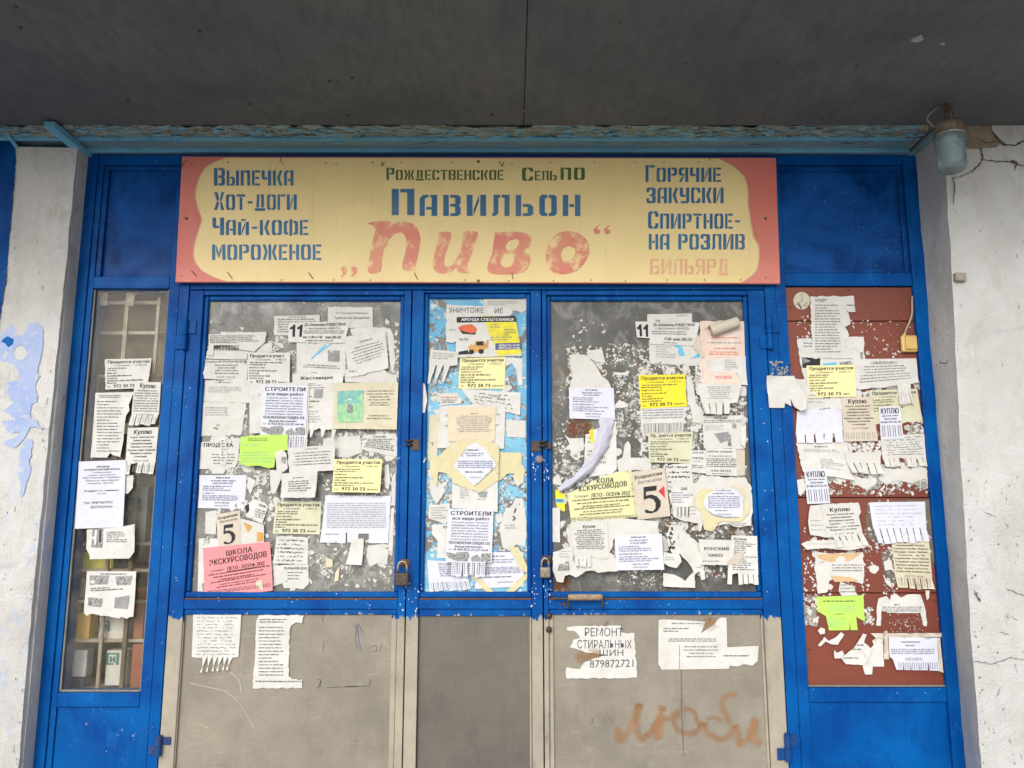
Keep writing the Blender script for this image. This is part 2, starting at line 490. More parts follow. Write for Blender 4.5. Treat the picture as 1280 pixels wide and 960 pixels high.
def paper(label, q, color='white', sides='ssss', plane=2.42, content=(), strips=None, poly=None, curl=.0, name='paper_notice', wr=1.0, cat='notice', lift=None, curlside=None, back=None):
    """q: corners TL TR BR BL as sighted in the photograph; poly: outline in the same terms instead"""
    rr = random.Random(len(PAPERS) * 13 + 5)
    if poly:
        xs = [p[0] for p in poly]; ys = [p[1] for p in poly]
        q = [(min(xs), min(ys)), (max(xs), min(ys)), (max(xs), max(ys)), (min(xs), max(ys))]
        base = [((x - q[0][0]) / (q[1][0] - q[0][0]), (y - q[0][1]) / (q[3][1] - q[0][1])) for x, y in poly]
        out = []
        jag = 'j' in sides
        for i, a in enumerate(base):
            b = base[(i + 1) % len(base)]
            out.append(a)
            L = math.hypot((b[0] - a[0]) * (q[1][0] - q[0][0]), (b[1] - a[1]) * (q[3][1] - q[0][1]))
            n = max(1, int(L / 4))
            for k in range(1, n):
                d = rr.uniform(-.6, .6) if jag else 0
                nx, ny = -(b[1] - a[1]), (b[0] - a[0]); nl = math.hypot(nx, ny) or 1
                out.append((a[0] + (b[0] - a[0]) * k / n + nx / nl * d * .02, a[1] + (b[1] - a[1]) * k / n + ny / nl * d * .02))
    else:
        C = [(0, 0), (1, 0), (1, 1), (0, 1)]
        out = []
        for i in range(3 if strips else 4):
            if strips and i == 2: break
            out += side_pts(C[i], C[(i + 1) % 4], sides[i], rr=rr)
        if strips:
            n, d, missing = strips['n'], strips['d'], strips.get('miss', ())
            out.append((1, 1 - d))
            for k in range(n - 1, -1, -1):
                x1, x0 = (k + 1) / n - .07 / n, k / n + .07 / n
                if k in missing:
                    out += [((x1 + x0) / 2 + .3 / n, 1 - d - rr.uniform(-.02, .03)), (x0, 1 - d + rr.uniform(-.02, .02))]
                    continue
                e = rr.uniform(-.03, .02)
                pt = strips.get('taper', 0) / n * .3
                sh = rr.uniform(-.15, .15) / n + strips.get('skew', 0) / n
                out += [(x1, 1 - d), (x1 + sh - pt, 1 + e - d * .0), (x0 + sh + pt, 1 + e + rr.uniform(-.01, .01)), (x0, 1 - d)]
            out.append((0, 1 - d))
            out += side_pts((0, 1 - d), (0, 0), sides[3], rr=rr)[1:]
    (x0, y0), (x1, y1), (x2, y2), (x3, y3) = q
    def px(s, t):
        return ((x0 * (1 - s) + x1 * s) * (1 - t) + (x3 * (1 - s) + x2 * s) * t, (y0 * (1 - s) + y1 * s) * (1 - t) + (y3 * (1 - s) + y2 * s) * t)
    bb = (min(x0, x3), max(x1, x2), min(y0, y1), max(y2, y3))
    lay = 0
    for b, l, pl in PAPERS:
        if pl == plane and b[0] < bb[1] - 1 and b[1] > bb[0] + 1 and b[2] < bb[3] - 1 and b[3] > bb[2] + 1: lay = max(lay, l + 1)
    PAPERS.append((bb, lay, plane))
    yy = plane - .0016 - lay * .0026
    ph = [rr.uniform(0, 6.28) for _ in range(8)]
    fr = [rr.uniform(2, 7) for _ in range(4)]
    cl = [rr.uniform(0, 1) ** 2 * .004 * wr for _ in range(4)]
    if lift: cl = list(lift)
    ns = strips['n'] if strips else 1
    sc = [rr.uniform(.2, 1.0) for _ in range(ns + 1)]
    Wn, Hn = max(x1 - x0, 4), max(y3 - y0, 4)
    def disp(s, t):
        w = .00045 * wr * (math.sin(fr[0] * s + ph[0] + 2 * t) + math.sin(fr[1] * t + ph[1]) + .8 * math.sin(fr[2] * 2 * (s + t) + ph[2]) + .8 * math.sin(fr[3] * 2 * (s - t) + ph[3])) + .0009 * wr
        e_ = noise.noise(Vector((s * Wn / 11 + ph[4] * 9, t * Hn / 13, ph[5] * 9)))
        w += .0019 * wr * (1 - min(1, abs(e_) * 3.2)) ** 2 * (.4 + .6 * noise.noise(Vector((s * 3, t * 3, ph[6] * 5))))
        for i, (a, b) in enumerate(((0, 0), (1, 0), (1, 1), (0, 1))):
            d = abs(s - a) + abs(t - b)
            if d < .4: w += cl[i] * ((.4 - d) / .4) ** 2
        if strips and t > 1 - strips['d']:
            k = max(0, min(ns, int(s * ns)))
            w += sc[k] * strips.get('curl', .006) * ((t - 1 + strips['d']) / strips['d']) ** 2
        if curlside:
            sd, amt = curlside
            d = {'l': 1 - s, 'r': s, 't': 1 - t, 'b': t}[sd]
            if d > .6: w += amt * ((d - .6) / .4) ** 2
        return w
    ctr = P(*px(.5, .5), yy)
    W, H = max(x1 - x0, 4), max(y3 - y0, 4)
    vs, fs = tri(out, step=4.2, sx=W, sy=H)
    hts = [disp(*v) for v in vs]
    bvh = BVHTree.FromPolygons([(v[0], v[1], h) for v, h in zip(vs, hts)], fs)
    def pos(s, t, off=0.0):
        u, v = px(s, t)
        p = P(u, v, yy)
        if off:
            hit = bvh.ray_cast(Vector((s, t, 1)), Vector((0, 0, -1)))[0]
            h = hit.z if hit else disp(s, t)
        else: h = disp(s, t)
        return (p.x - ctr.x, -h - off, p.z - ctr.z)
    me = bpy.data.meshes.new(name)
    me.from_pydata([pos(*v) for v in vs], [], fs)
    me.update()
    if me.polygons and sum(p.normal.y * p.area for p in me.polygons) > 0: me.flip_normals()
    for p in me.polygons: p.use_smooth = True
    o = link(name, me, PM[color], None, ctr)
    tag(o, label, cat, GROUP)
    # print on it
    V = []; Fc = []; MI = []
    cnt = [0]
    def ins(s, t): return inside((s, t), out)
    def quad(a, b, c, d, ink, lvl=0):
        k = len(V)
        for p in (a, b, c, d): V.append(pos(p[0], p[1], .00065 + lvl * .00015))
        Fc.append((k, k + 1, k + 2, k + 3)); MI.append(INKS.index(ink))
    asp = H / W
    for it in content:
        if it[0] == 't':      # text: string, x, y(baseline top), height, width fit, bold, ink
            _, s_, x, y, h, wfit, bold, ink = it[:8]
            rot = it[8] if len(it) > 8 else 0
            tw = text_width(s_, bold)
            sx = wfit / tw
            cx = 0
            lv = 1 if ink == 'w' else 0
            if ink == 'w': lv = 5
            for c in s_:
                if c == ' ': cx += .28; continue
                g = GC[(c, bold)]
                gx, gy = x + (cx + g[2] / 2) * sx, y + h * .5
                if ins(gx, gy) or 1:
                    for q_, sh_ in enumerate((0, .036, .072) if bold else (0,)):     # heavy type: wider strokes
                        pv = [(x + (cx + a + sh_) * sx, y + h - b * h / .73 + rot * (cx + a) * sx) for a, b in g[0]]
                        if pv and all(ins(*p) for p in pv[::4]):
                            k = len(V)
                            V.extend(pos(a, b, .00065 + lv * .00015 + q_ * .00003) for a, b in pv)
                            for f in g[1]:
                                Fc.append(tuple(k + i for i in f)); MI.append(INKS.index(ink))
                cx += g[2]
        elif it[0] == 'l':    # body text too small to read in the photograph
            _, xa, ya, xb, yb, n, ink = it[:7]
            rag = it[7] if len(it) > 7 else 'l'
            rot = it[8] if len(it) > 8 else 0
            lh = (yb - ya) / n
            hh = min(lh * .52, 1.35 / H) if n > 1 else min(lh, 1.6 / H)
            hh = max(hh, 1.0 / H)
            cw = .95 / W
            for k in range(n):
                L = (xb - xa) * (rr.uniform(.72, 1) if rag != 'j' else 1)
                if rag == 'l' and rr.random() < .2: L *= .6
                xs_ = xa if rag in 'lj' else xa + ((xb - xa) - L) / 2
                x = xs_; y = ya + lh * k
                while x < xs_ + L:
                    for _ in range(rr.randint(2, 8)):
                        if x > xs_ + L: break
                        up = rr.choice((0, 0, 0, .25)) * hh
                        a = cw * rr.uniform(.5, .72)
                        yr = y + rot * (x - xa)
                        if ins(x, yr) and ins(x + a, yr + hh): quad((x, yr - up), (x + a, yr - up), (x + a, yr + hh), (x, yr + hh), ink)
                        x += cw
                    x += cw * .9
        elif it[0] == 'r':    # flat printed block: polygon in unit coordinates
            _, pl_, ink = it[:3]
            lvl = it[3] if len(it) > 3 else 0
            v2, f2 = tri(pl_, step=8, sx=W, sy=H)
            k = len(V)
            V.extend(pos(a, b, .00065 + lvl * .00015) for a, b in v2)
            for f in f2: Fc.append(tuple(k + i for i in f)); MI.append(INKS.index(ink))
        elif it[0] == 's':    # pen strokes: polyline, width in pixels
            _, pts, wpx, ink = it
            for a, b in zip(pts, pts[1:]):
                dx, dy = (b[0] - a[0]) * W, (b[1] - a[1]) * H; L = math.hypot(dx, dy) or 1
                ox, oy = -dy / L * wpx / 2 / W, dx / L * wpx / 2 / H
                quad((a[0] - ox, a[1] - oy), (b[0] - ox, b[1] - oy), (b[0] + ox, b[1] + oy), (a[0] + ox, a[1] + oy), ink)
    if Fc:
        m2 = bpy.data.meshes.new('printed_text')
        m2.from_pydata(V, [], Fc)
        used = sorted(set(MI))
        for p, mi in zip(m2.polygons, MI): p.material_index = used.index(mi)
        pr = link('printed_text', m2, [INK[INKS[i]] for i in used], o)
    return o

def tabs(n, ya=.82, yb=.99, ink='g', x0=.03, x1=.97):
    """vertical phone numbers on tear-off tabs"""
    out = []
    for k in range(n):
        x = x0 + (x1 - x0) * (k + .25) / n
        for j in (0, .38 / n):
            y = ya
            while y < yb - .02:
                out.append(('r', [(x + j, y), (x + j + .16 / n, y), (x + j + .16 / n, y + .016), (x + j, y + .016)], ink))
                y += .026
    return out

def c_plot(cut=''):
    s = 'Продается участок'
    if cut: s = cut
    return [('t', s, .05, .045, .10, .92 * text_width(s, True) / text_width('Продается участок', True), True, 'k'),
            ('t', 'от собственника', .18, .19, .05, .36, False, 'k'), ('t', 's=108,2 сот', .66, .185, .055, .26, False, 'k'),
            ('l', .06, .29, .95, .34, 1, 'g'), ('l', .04, .36, .5, .54, 2, 'k'), ('l', .04, .54, .72, .60, 1, 'k'), ('l', .04, .62, .34, .66, 1, 'g'),
            ('l', .04, .70, .95, .76, 1, 'k'), ('l', .04, .775, .46, .82, 1, 'g'),
            ('t', 'Тел.', .04, .885, .055, .09, False, 'k'), ('t', '972 30 73', .19, .84, .105, .50, True, 'k'), ('l', .73, .89, .96, .93, 1, 'k')]
def c_build(tail=True):
    c = [('t', 'СТРОИТЕЛИ', .06, .03, .062, .90, True, 'k'), ('t', 'все виды работ', .10, .115, .046, .82, True, 'k')]
    for i, s in enumerate(('Строим души, туалеты,', 'веранды, навесы, бани,', 'дома, дорожки, беседки,', 'все виды забора, крыши,', 'земельные работы.', 'Все из нашего материала', 'и материала заказчика.')):
        c.append(('t', s, .09, .185 + i * .042, .026, .82, False, 'k'))
    c += [('t', 'ПЕНСИОНЕРАМ СКИДКА 25%', .05, .483, .043, .90, True, 'k'), ('t', 'Выезд бесплатно.', .18, .545, .03, .62, True, 'k'),
          ('t', 'тел.', .04, .595, .02, .1, False, 'k'), ('t', '8-960-820-24-20', .17, .583, .042, .56, False, 'k'), ('l', .76, .6, .95, .62, 1, 'k'),
          ('r', [(.0, .65), (.22, .67), (.22, .78), (.05, .73)], 'p'), ('r', [(.22, .65), (.48, .64), (.52, .70), (.48, .78), (.22, .78)], 'p', 1),
          ('r', [(.55, .72), (.68, .67), (.76, .73), (.74, .78), (.56, .78)], 'l'), ('r', [(.77, .66), (.97, .65), (.98, .77), (.76, .78)], 'p', 1),
          ('r', [(.28, .68), (.36, .68), (.36, .74), (.28, .74)], 'l', 2), ('r', [(.82, .70), (.90, .70), (.90, .75), (.82, .75)], 'l', 2)]
    return c + tabs(9, .80, .98)
def c_buy(title='Куплю', lines=('Золото. Золотой лом.', 'Зубные коронки.', 'Ювелирные изделия.', 'Серебро и его лом.', 'Изделия с драг. камнями', 'Изделия из платины', 'и палладия.'), n=6, e=.66, tb=True):
    c = [('t', title, .2, .04, .10, .60, True, 'k')]
    lh = (e - .18) / len(lines)
    for i, s in enumerate(lines):
        w = min(.92, .04 * len(s)); c.append(('t', s, .5 - w / 2, .185 + i * lh, lh * .52, w, True, 'k'))
    c.append(('t', '8-927-77-28-08', .26, e + .03, .035, .5, False, 'g'))
    return c + (tabs(n, .80, .97, 'l') if tb else [])
BUY2 = ('Антиквариат, иконы,', 'Столовое серебро. Монеты,', 'Награды, знаки. Мебель,', 'Статуэтки, фарфор.', 'Колокольчики, часы. Самовар.', 'Старинные часы. Бинокли.', 'Значки и медали. Янтарь.', 'Фарфоровые статуэтки.', 'Советские игрушки и др.')
def c_kupl():
    return [('t', 'КУПЛЮ', .07, .04, .17, .86, True, 'k'), ('t', 'хрусталь, книги.', .12, .25, .05, .78, True, 'k'), ('t', 'бижутерию', .22, .345, .05, .58, True, 'k'), ('t', '8-960-372-56-54', .05, .44, .065, .9, True, 'k')] + tabs(4, .58, .96, 'k')
def c_school():
    return [('t', 'ШКОЛА', .33, .10, .11, .40, True, 'k', -.10), ('t', 'ЭКСКУРСОВОДОВ', .08, .265, .12, .86, True, 'k', -.10),
            ('t', 'Успешно!', .10, .475, .045, .20, False, 'k', -.1), ('t', 'ЛЕТО - ОСЕНЬ 2022', .34, .44, .07, .56, True, 'k', -.10), ('s', [(.34, .535), (.90, .48)], .7, 'k'),
            ('l', .07, .565, .97, .59, 1, 'k', 'j', -.10), ('l', .14, .62, .88, .65, 1, 'k', 'j', -.10), ('l', .22, .675, .75, .70, 1, 'k', 'j', -.10), ('l', .10, .725, .9, .75, 1, 'k', 'j', -.10),
            ('l', .22, .78, .8, .8, 1, 'k', 'j', -.10), ('l', .18, .83, .78, .86, 1, 'k', 'j', -.10), ('l', .05, .90, .97, .98, 3, 'g', 'j', -.06)]
def c_note(ink='b'):
    return [('l', .34, .06, .66, .1, 1, 'k', 'c'), ('l', .24, .15, .78, .2, 1, ink, 'c'), ('l', .26, .225, .74, .26, 1, 'g', 'c'), ('l', .08, .32, .86, .50, 3, ink), ('l', .08, .53, .58, .56, 1, 'g'),
            ('l', .08, .61, .90, .79, 3, ink), ('l', .33, .82, .70, .85, 1, 'g', 'c'), ('t', '8-927-624-36-24', .36, .895, .045, .30, False, 'k')]
def c_list(n=18, title=True):
    return [('l', .18, .045, .80, .10, 2, 'k', 'c'), ('l', .16, .14, .86, .95, n, 'g')]
def c_lines(n=9, ink='g', a=.08, b=.92):
    return [('l', .3, .05, .7, .09, 1, 'k', 'c'), ('l', .08, .16, .92, b, n, ink)]
def c_xerox(red=False):
    c = [('t', 'Ксерокопия', .07, .09, .075, .84, True, 'k', -.04), ('t', 'Распечатка', .15, .20, .075, .72, False, 'g', -.04), ('t', '5', .20, .34, .50, .44, False, 'k'), ('t', '5', .225, .34, .50, .44, False, 'k')]
    c = c[:2]
    c += [('r', [(.30, .34), (.70, .34), (.67, .44), (.36, .44), (.34, .52), (.50, .51), (.66, .56), (.76, .66), (.74, .78), (.62, .87), (.44, .90), (.28, .88), (.24, .83), (.30, .80), (.38, .84), (.50, .86), (.58, .80), (.60, .70), (.54, .61), (.42, .58), (.26, .60)], 'k')]
    if red: c.append(('r', [(.72, .46), (.92, .36), (.90, .62)], 'r'))
    return c
def hand(rows, ink='k', x0=.06, x1=.95, y0=.06, y1=.95, amp=.5, seed=1, w=.7):
    """handwriting as pen strokes"""
    r_ = random.Random(seed); out = []
    lh = (y1 - y0) / rows
    for i in range(rows):
        x = x0 + r_.uniform(0, .05); pts = []
        end = x1 - r_.uniform(0, .2)
        while x < end:
            pts.append((x, y0 + lh * (i + .5) + r_.uniform(-.5, .5) * lh * amp)); x += r_.uniform(.006, .022)
            if r_.random() < .13:
                if len(pts) > 1: out.append(('s', pts, w, ink))
                pts = []; x += .03
        if len(pts) > 1: out.append(('s', pts, w, ink))
    return out

# ------------------------------------------------------------ ground and building masses
bm = bmesh.new()
for i in range(12):
    for j in range(12):
        pass
bm.free()
me = bpy.data.meshes.new('ground'); me.from_pydata([(-300, -300, 0), (300, -300, 0), (300, 300, 0), (-300, 300, 0)], [], [(0, 1, 2, 3)])
tag(link('ground', me, concrete), kind='structure', label='pale concrete ground in front of the entrance')
step_ = boxo('doorstep', concrete, None, -1.42, 1.34, 1.75, 2.62, .004, .115, bev=.01)
tag(step_, 'low concrete doorstep under the blue entrance', 'step', kind='structure')

# ceiling of dark sheets over the entrance
CZ = 2.766
ceil = empty('ceiling', (0, 1.4, CZ)); tag(ceil, kind='structure', label='dark grey sheet ceiling above the entrance')
sx = P(657, 80).x * (CZ - EYE) / (P(657, 80).z - EYE)
pa = boxo('ceiling_panel', soffit_m, None, -4.0, sx - .0012, 1.50, 2.235, CZ, CZ + .008, bev=.001)
pb = boxo('ceiling_panel', soffit_m, None, sx + .0012, 4.0, 1.50, 2.228, CZ - .0015, CZ + .0065, bev=.001)
adopt(ceil, pa, pb)
scr = bmesh.new()
def sheet_pt(u, v, z=CZ):
    p = P(u, v, 1.0); k = (z - EYE) / (p.z - EYE); return Vector(((u - 640) and p.x * k, k, z))
pts_s = [(250, 39), (160, 126), (312, 130), (435, 144), (615, 143), (412, 101), (440, 97), (776, 27), (971, 78), (832, 147), (1026, 148), (857, 79), (1071, 81), (20, 8), (26, 34)]
for u, v in pts_s:
    p = sheet_pt(u, v)
    lathe(scr, [(0, -.003), (.0035, -.0028), (.0045, -.0015), (.0045, .002)], p, n=8)
so = from_bm('screw', scr, dark_iron); so['kind'] = 'stuff'; adopt(ceil, so)
for u, v, r_ in ((1147, 49, .016), (1178, 55, .007), (655, 139, .006)):
    c = sheet_pt(u, v, CZ - .0022)
    poly = [(c.x + r_ * R.uniform(.6, 1.1) * math.cos(a), c.y + r_ * R.uniform(.6, 1.1) * math.sin(a)) for a in [k * .52 for k in range(12)]]
    v2, f2 = tri(poly)
    me = bpy.data.meshes.new('paint_splash'); me.from_pydata([(a, b, CZ - .0022) for a, b in v2], [], f2)
    adopt(ceil, link('paint_splash', me, simple('pale_splash', (.34, .33, .31), .9)))
# roof slab above the sheets keeps the sky off their backs
slab = boxo('canopy_slab', concrete, None, -4.2, 4.2, 1.46, 3.2, 2.84, 3.05, bev=.01)
tag(slab, 'concrete canopy slab carrying the dark ceiling sheets', 'canopy', kind='structure')
wallm = plaster_r
upper = boxo('upper_wall', plaster_r, None, -4.2, 4.2, 2.45, 3.1, 2.80, 2.838, bev=0)
tag(upper, kind='structure', label='strip of wall above the cornice')

# cornice ------------------------------------------------
cor = empty('wooden_cornice', (0, 2.3, 2.77)); tag(cor, 'peeling pale blue wooden cornice above the painted sign', 'cornice')
XL, XR = -1.75, 1.30
def rough_board(name, y0, y1, z, amp, mat):
    nx, ny = 260, 7; vs = []; fs = []
    for i in range(nx + 1):
        for j in range(ny + 1):
            x = XL + (XR - XL) * i / nx; y = y0 + (y1 - y0) * j / ny
            h = noise.fractal(Vector((x * 16, y * 60, z)), 1.0, 2.0, 5) * amp
            vs.append((x, y, z - max(0, h)))
    for i in range(nx):
        for j in range(ny):
            a = i * (ny + 1) + j; fs.append((a, a + 1, a + ny + 2, a + ny + 1))
    me = bpy.data.meshes.new(name); me.from_pydata(vs, [], fs); return link(name, me, mat)
adopt(cor, rough_board('cornice_board', 2.228, 2.313, 2.7665, .014, rotten_m))
adopt(cor, rough_board('cornice_board', 2.320, 2.383, 2.7660, .003, plank_m))
adopt(cor, boxo('batten', teal, None, XL, XR + .01, 2.304, 2.318, 2.7575, 2.771), boxo('batten', teal, None, -1.41, XR + .035, 2.384, 2.398, 2.7530, 2.771))
adopt(cor, boxo('cross_bar', teal, None, -1.437, -1.402, 2.19, 2.399, 2.741, 2.7565, wob=.002))
adopt(cor, boxo('cross_bar', plank_m, None, 1.322, 1.345, 2.232, 2.399, 2.745, 2.7655))
adopt(cor, boxo('cross_bar', simple('white_primer', (.5, .5, .5)), None, 1.345, 1.352, 2.232, 2.399, 2.7455, 2.766))
fl = bmesh.new()
for k in range(420):
    x = R.uniform(XL, XR); y = R.uniform(2.236, 2.31) if k < 370 else R.uniform(2.322, 2.38); z = 2.7645 - R.uniform(.001, .007)
    n = 5; a0 = R.uniform(0, 6); rr_ = R.uniform(.003, .011)
    vs = [fl.verts.new((x + rr_ * 2.2 * R.uniform(.5, 1.2) * math.cos(a0 + i * 1.256), y + rr_ * .5 * R.uniform(.5, 1.2) * math.sin(a0 + i * 1.256), z + R.uniform(-.002, .002))) for i in range(n)]
    fl.faces.new(vs)
fo = from_bm('paint_flake', fl, teal); fo['kind'] = 'stuff'; adopt(cor, fo)

# pillars ------------------------------------------------
def interp(tab, z):
    tab = sorted(tab, key=lambda p: p[1])
    if z <= tab[0][1]:
        a, b = tab[0], tab[1]
    elif z >= tab[-1][1]:
        a, b = tab[-2], tab[-1]
    else:
        for a, b in zip(tab, tab[1:]):
            if a[1] <= z <= b[1]: break
    t = (z - a[1]) / (b[1] - a[1]); return a[0] + (b[0] - a[0]) * t
LY, RY = 2.33, 2.235
ltab = [(P(u, v, LY).x, P(u, v, LY).z) for u, v in ((95, 190), (80, 345), (56, 580), (36, 790), (21, 960))]
rtab = [(P(u, v, RY).x, P(u, v, RY).z) for u, v in ((1183, 215), (1190, 320), (1198, 500), (1212, 740), (1226, 940))]
def relief(x, z, k=1.0):
    return noise.fractal(Vector((x * 5, z * 5, 3.1)), 1.0, 2.0, 6) * .0055 * k
def pillar(name, tab, Yf, xo, xback, ztop, mats, sign, label):
    root = empty(name, (xo, Yf + .2, 0)); tag(root, label, 'pillar')
    nz, nx = 150, 46
    vs = []; fs = []
    for j in range(nz + 1):
        z = .0 + ztop * j / nz
        xe = interp(tab, z) + noise.fractal(Vector((z * 14, sign, 0)), 1.0, 2.0, 4) * .0022
        for i in range(nx + 1):
            x = xo + (xe - xo) * i / nx
            e = .004 * max(0, (i - nx + 2) / 2) ** 2
            vs.append((x, Yf + relief(x, z) + e, z))
    for j in range(nz):
        for i in range(nx):
            a = j * (nx + 1) + i; fs.append((a, a + 1, a + nx + 2, a + nx + 1))
    me = bpy.data.meshes.new('front_face'); me.from_pydata(vs, [], fs)
    for p in me.polygons: p.use_smooth = True
    adopt(root, link('front_face', me, mats[0]))
    vs2 = []; fs2 = []; m = 6
    for j in range(nz + 1):
        e = Vector(vs[j * (nx + 1) + nx])
        for i in range(m + 1):
            t = i / m
            x = e.x + (xback - e.x) * t; y = e.y + (2.425 - e.y) * t
            d = relief(y * 3, e.z, .9) * (1 if 0 < i < m else 0)
            vs2.append((x + d, y, e.z))
    for j in range(nz):
        for i in range(m):
            a = j * (m + 1) + i; fs2.append((a, a + 1, a + m + 2, a + m + 1))
    me = bpy.data.meshes.new('reveal'); me.from_pydata(vs2, [], fs2)
    for p in me.polygons: p.use_smooth = True
    adopt(root, link('reveal', me, mats[1]))
    x1 = interp(tab, ztop)
    adopt(root, boxo('core', mats[0], None, min(xo, x1) + .0, max(xo, x1) - .0, Yf + .02, 2.6, 0, ztop - .002, bev=0)) if sign < 0 else None
    return root
pl = pillar('pillar', ltab, LY, -4.2, -1.418, 2.742, (plaster_l, plaster_rev_shaded), -1, 'whitewashed pillar left of the entrance with peeled pale blue patches')
prr = pillar('pillar', rtab, RY, 4.2, 1.345, CZ - .002, (plaster_r, plaster_rev_shaded), 1, 'whitewashed pillar right of the entrance with cracked plaster at the top')

def surf_sheet(name, poly_px, Y, mat, parent, off=.0012, jag=0, holes=(), bbl=True):
    def jit(pp):
        out = []
        for i, a in enumerate(pp):
            b = pp[(i + 1) % len(pp)]; L = math.hypot(b[0] - a[0], b[1] - a[1]); n = max(1, int(L / 3)) if jag else 1
            for k in range(n):
                out.append((a[0] + (b[0] - a[0]) * k / n + (R.uniform(-jag, jag) if k else 0), a[1] + (b[1] - a[1]) * k / n + (R.uniform(-jag, jag) if k else 0)))
        return out
    v2, f2 = tri(jit(poly_px), [jit(h) for h in holes], step=7, sx=1, sy=1)
    vs = []
    for u, v in v2:
        p = P(u, v, Y); vs.append((p.x, Y + relief(p.x, p.z) - off, p.z))
    me = bpy.data.meshes.new(name); me.from_pydata(vs, [], f2)
    for p in me.polygons: p.use_smooth = True
    o = link(name, me, mat); adopt(parent, o); return o

def ribbon(name, pts, w, Y, mat, parent, off=.0014, seed=0):
    """thin uneven line following a wall surface; pts in sighted coordinates, w in the same units"""
    rr = random.Random(seed)
    fine = []
    for a, b in zip(pts, pts[1:]):
        L = math.hypot(b[0] - a[0], b[1] - a[1]); n = max(2, int(L / 2.2))
        for k in range(n): fine.append((a[0] + (b[0] - a[0]) * k / n + rr.uniform(-.7, .7), a[1] + (b[1] - a[1]) * k / n + rr.uniform(-.7, .7)))
    fine.append(pts[-1])
    vs = []; fs = []
    for i, p in enumerate(fine):
        a = fine[max(0, i - 1)]; b = fine[min(len(fine) - 1, i + 1)]
        dx, dy = b[0] - a[0], b[1] - a[1]; L = math.hypot(dx, dy) or 1
        ww = w * rr.uniform(.4, 1.3) * (.3 if i in (0, len(fine) - 1) else 1) / 2
        for s in (-1, 1):
            q = P(p[0] - dy / L * ww * s, p[1] + dx / L * ww * s, Y); vs.append((q.x, Y + relief(q.x, q.z) - off, q.z))
    for i in range(len(fine) - 1): fs.append((2 * i, 2 * i + 1, 2 * i + 3, 2 * i + 2))
    me = bpy.data.meshes.new(name); me.from_pydata(vs, [], fs); o = link(name, me, mat)
    if parent: adopt(parent, o)
    return o

# left pillar: old pale-blue coat where the whitewash has peeled, and the blue wall beyond
pm_ = M('peeled_periwinkle', .8)
pm_.color(pm_.mix(pm_.ramp(pm_.noise(45, 8, .75, .8), .56, .60), pm_.mix(pm_.ramp(pm_.noise(9, 5), .35, .7), (.29, .37, .60), (.37, .44, .62)), (.52, .515, .50)))
pm_.bump(pm_.noise(45, 8, .75, .8), .8, .003)
peri = pm_.m
surf_sheet('peeled_patch', [(-6, 424), (5, 414), (14, 405), (19, 412), (20, 418), (28, 420), (34, 412), (35, 404), (44, 403), (50, 406), (54, 412), (53, 434), (50, 450), (47, 466), (51, 470), (47, 475), (44, 484), (47, 495), (46, 503), (40, 505), (38, 517), (38, 524), (44, 524), (48, 532), (53, 535), (52, 538), (44, 533), (38, 534), (33, 545), (28, 552), (20, 560), (14, 558), (5, 555), (8, 551), (22, 546), (27, 540), (14, 542), (4, 533), (3, 527), (18, 524), (4, 513), (18, 503), (8, 490), (10, 478), (26, 474), (22, 462), (16, 455), (8, 452), (-6, 450)], LY, peri, pl, jag=.8,
           holes=[[(18, 437), (25, 431), (32, 437), (35, 443), (28, 449), (20, 449), (16, 441)]])
surf_sheet('peeled_patch', [(28, 556), (36, 548), (42, 552), (40, 568), (37, 580), (38, 590), (33, 603), (30, 618), (26, 622), (25, 600), (23, 590), (25, 575)], LY, peri, pl, jag=1.6)
0 and surf_sheet('peeled_patch', [(-8, 640), (12, 632), (18, 655), (10, 700), (14, 740), (4, 760), (-8, 755)], LY, simple('faint_blue_wash', (.50, .56, .70), .9, 0, (.62, .63, .68), 14), pl, jag=1.8)
surf_sheet('paint_spatter', [(4, 423), (9, 420), (13, 422), (17, 424), (16, 430), (10, 434), (6, 429), (1, 427)], LY, blue, pl, off=.002, jag=.8)
bw = empty('blue_wall', (-1.9, LY, 0)); tag(bw, kind='structure', label='blue painted wall left of the whitewashed pillar')
surf_sheet('paint_coat', [(-160, 160), (5, 162), (20, 182), (21, 200), (19, 225), (17, 250), (15, 275), (12, 300), (10, 322), (9, 345), (6, 362), (4, 380), (0, 400), (-3, 420), (-20, 640), (-40, 900), (-60, 1040), (-100, 1500), (-160, 1500)], LY, blue_wall, bw, off=.003, jag=.7)
adopt(bw, boxo('paint_coat', blue_wall, None, -4.2, -1.96, LY - .012, LY + .01, .0, 2.745, bev=.001))
trim = bmesh.new(); tube(trim, [P(-30, 125, 2.2), P(0, 155, 2.26), P(21, 184, 2.325)], .006, 6)
adopt(cor, from_bm('trim', trim, teal))
tag(pl, 'whitewashed pillar left of the entrance with peeled pale blue patches')
# plaster crumbs along the left pillar's arris and the iron hooks
for u, v in ((78, 500), (47, 797)):
    b_ = bmesh.new(); c = P(u, v, 2.385)
    for k in range(4): tube(b_, [c + Vector((R.uniform(-.012, .012), -.004, R.uniform(-.012, .012))) for _ in range(3)], .0025, 5)
    adopt(pl, from_bm('iron_hook', b_, simple('whitewashed_iron', (.4, .39, .36), .7, .2, (.2, .16, .12))))
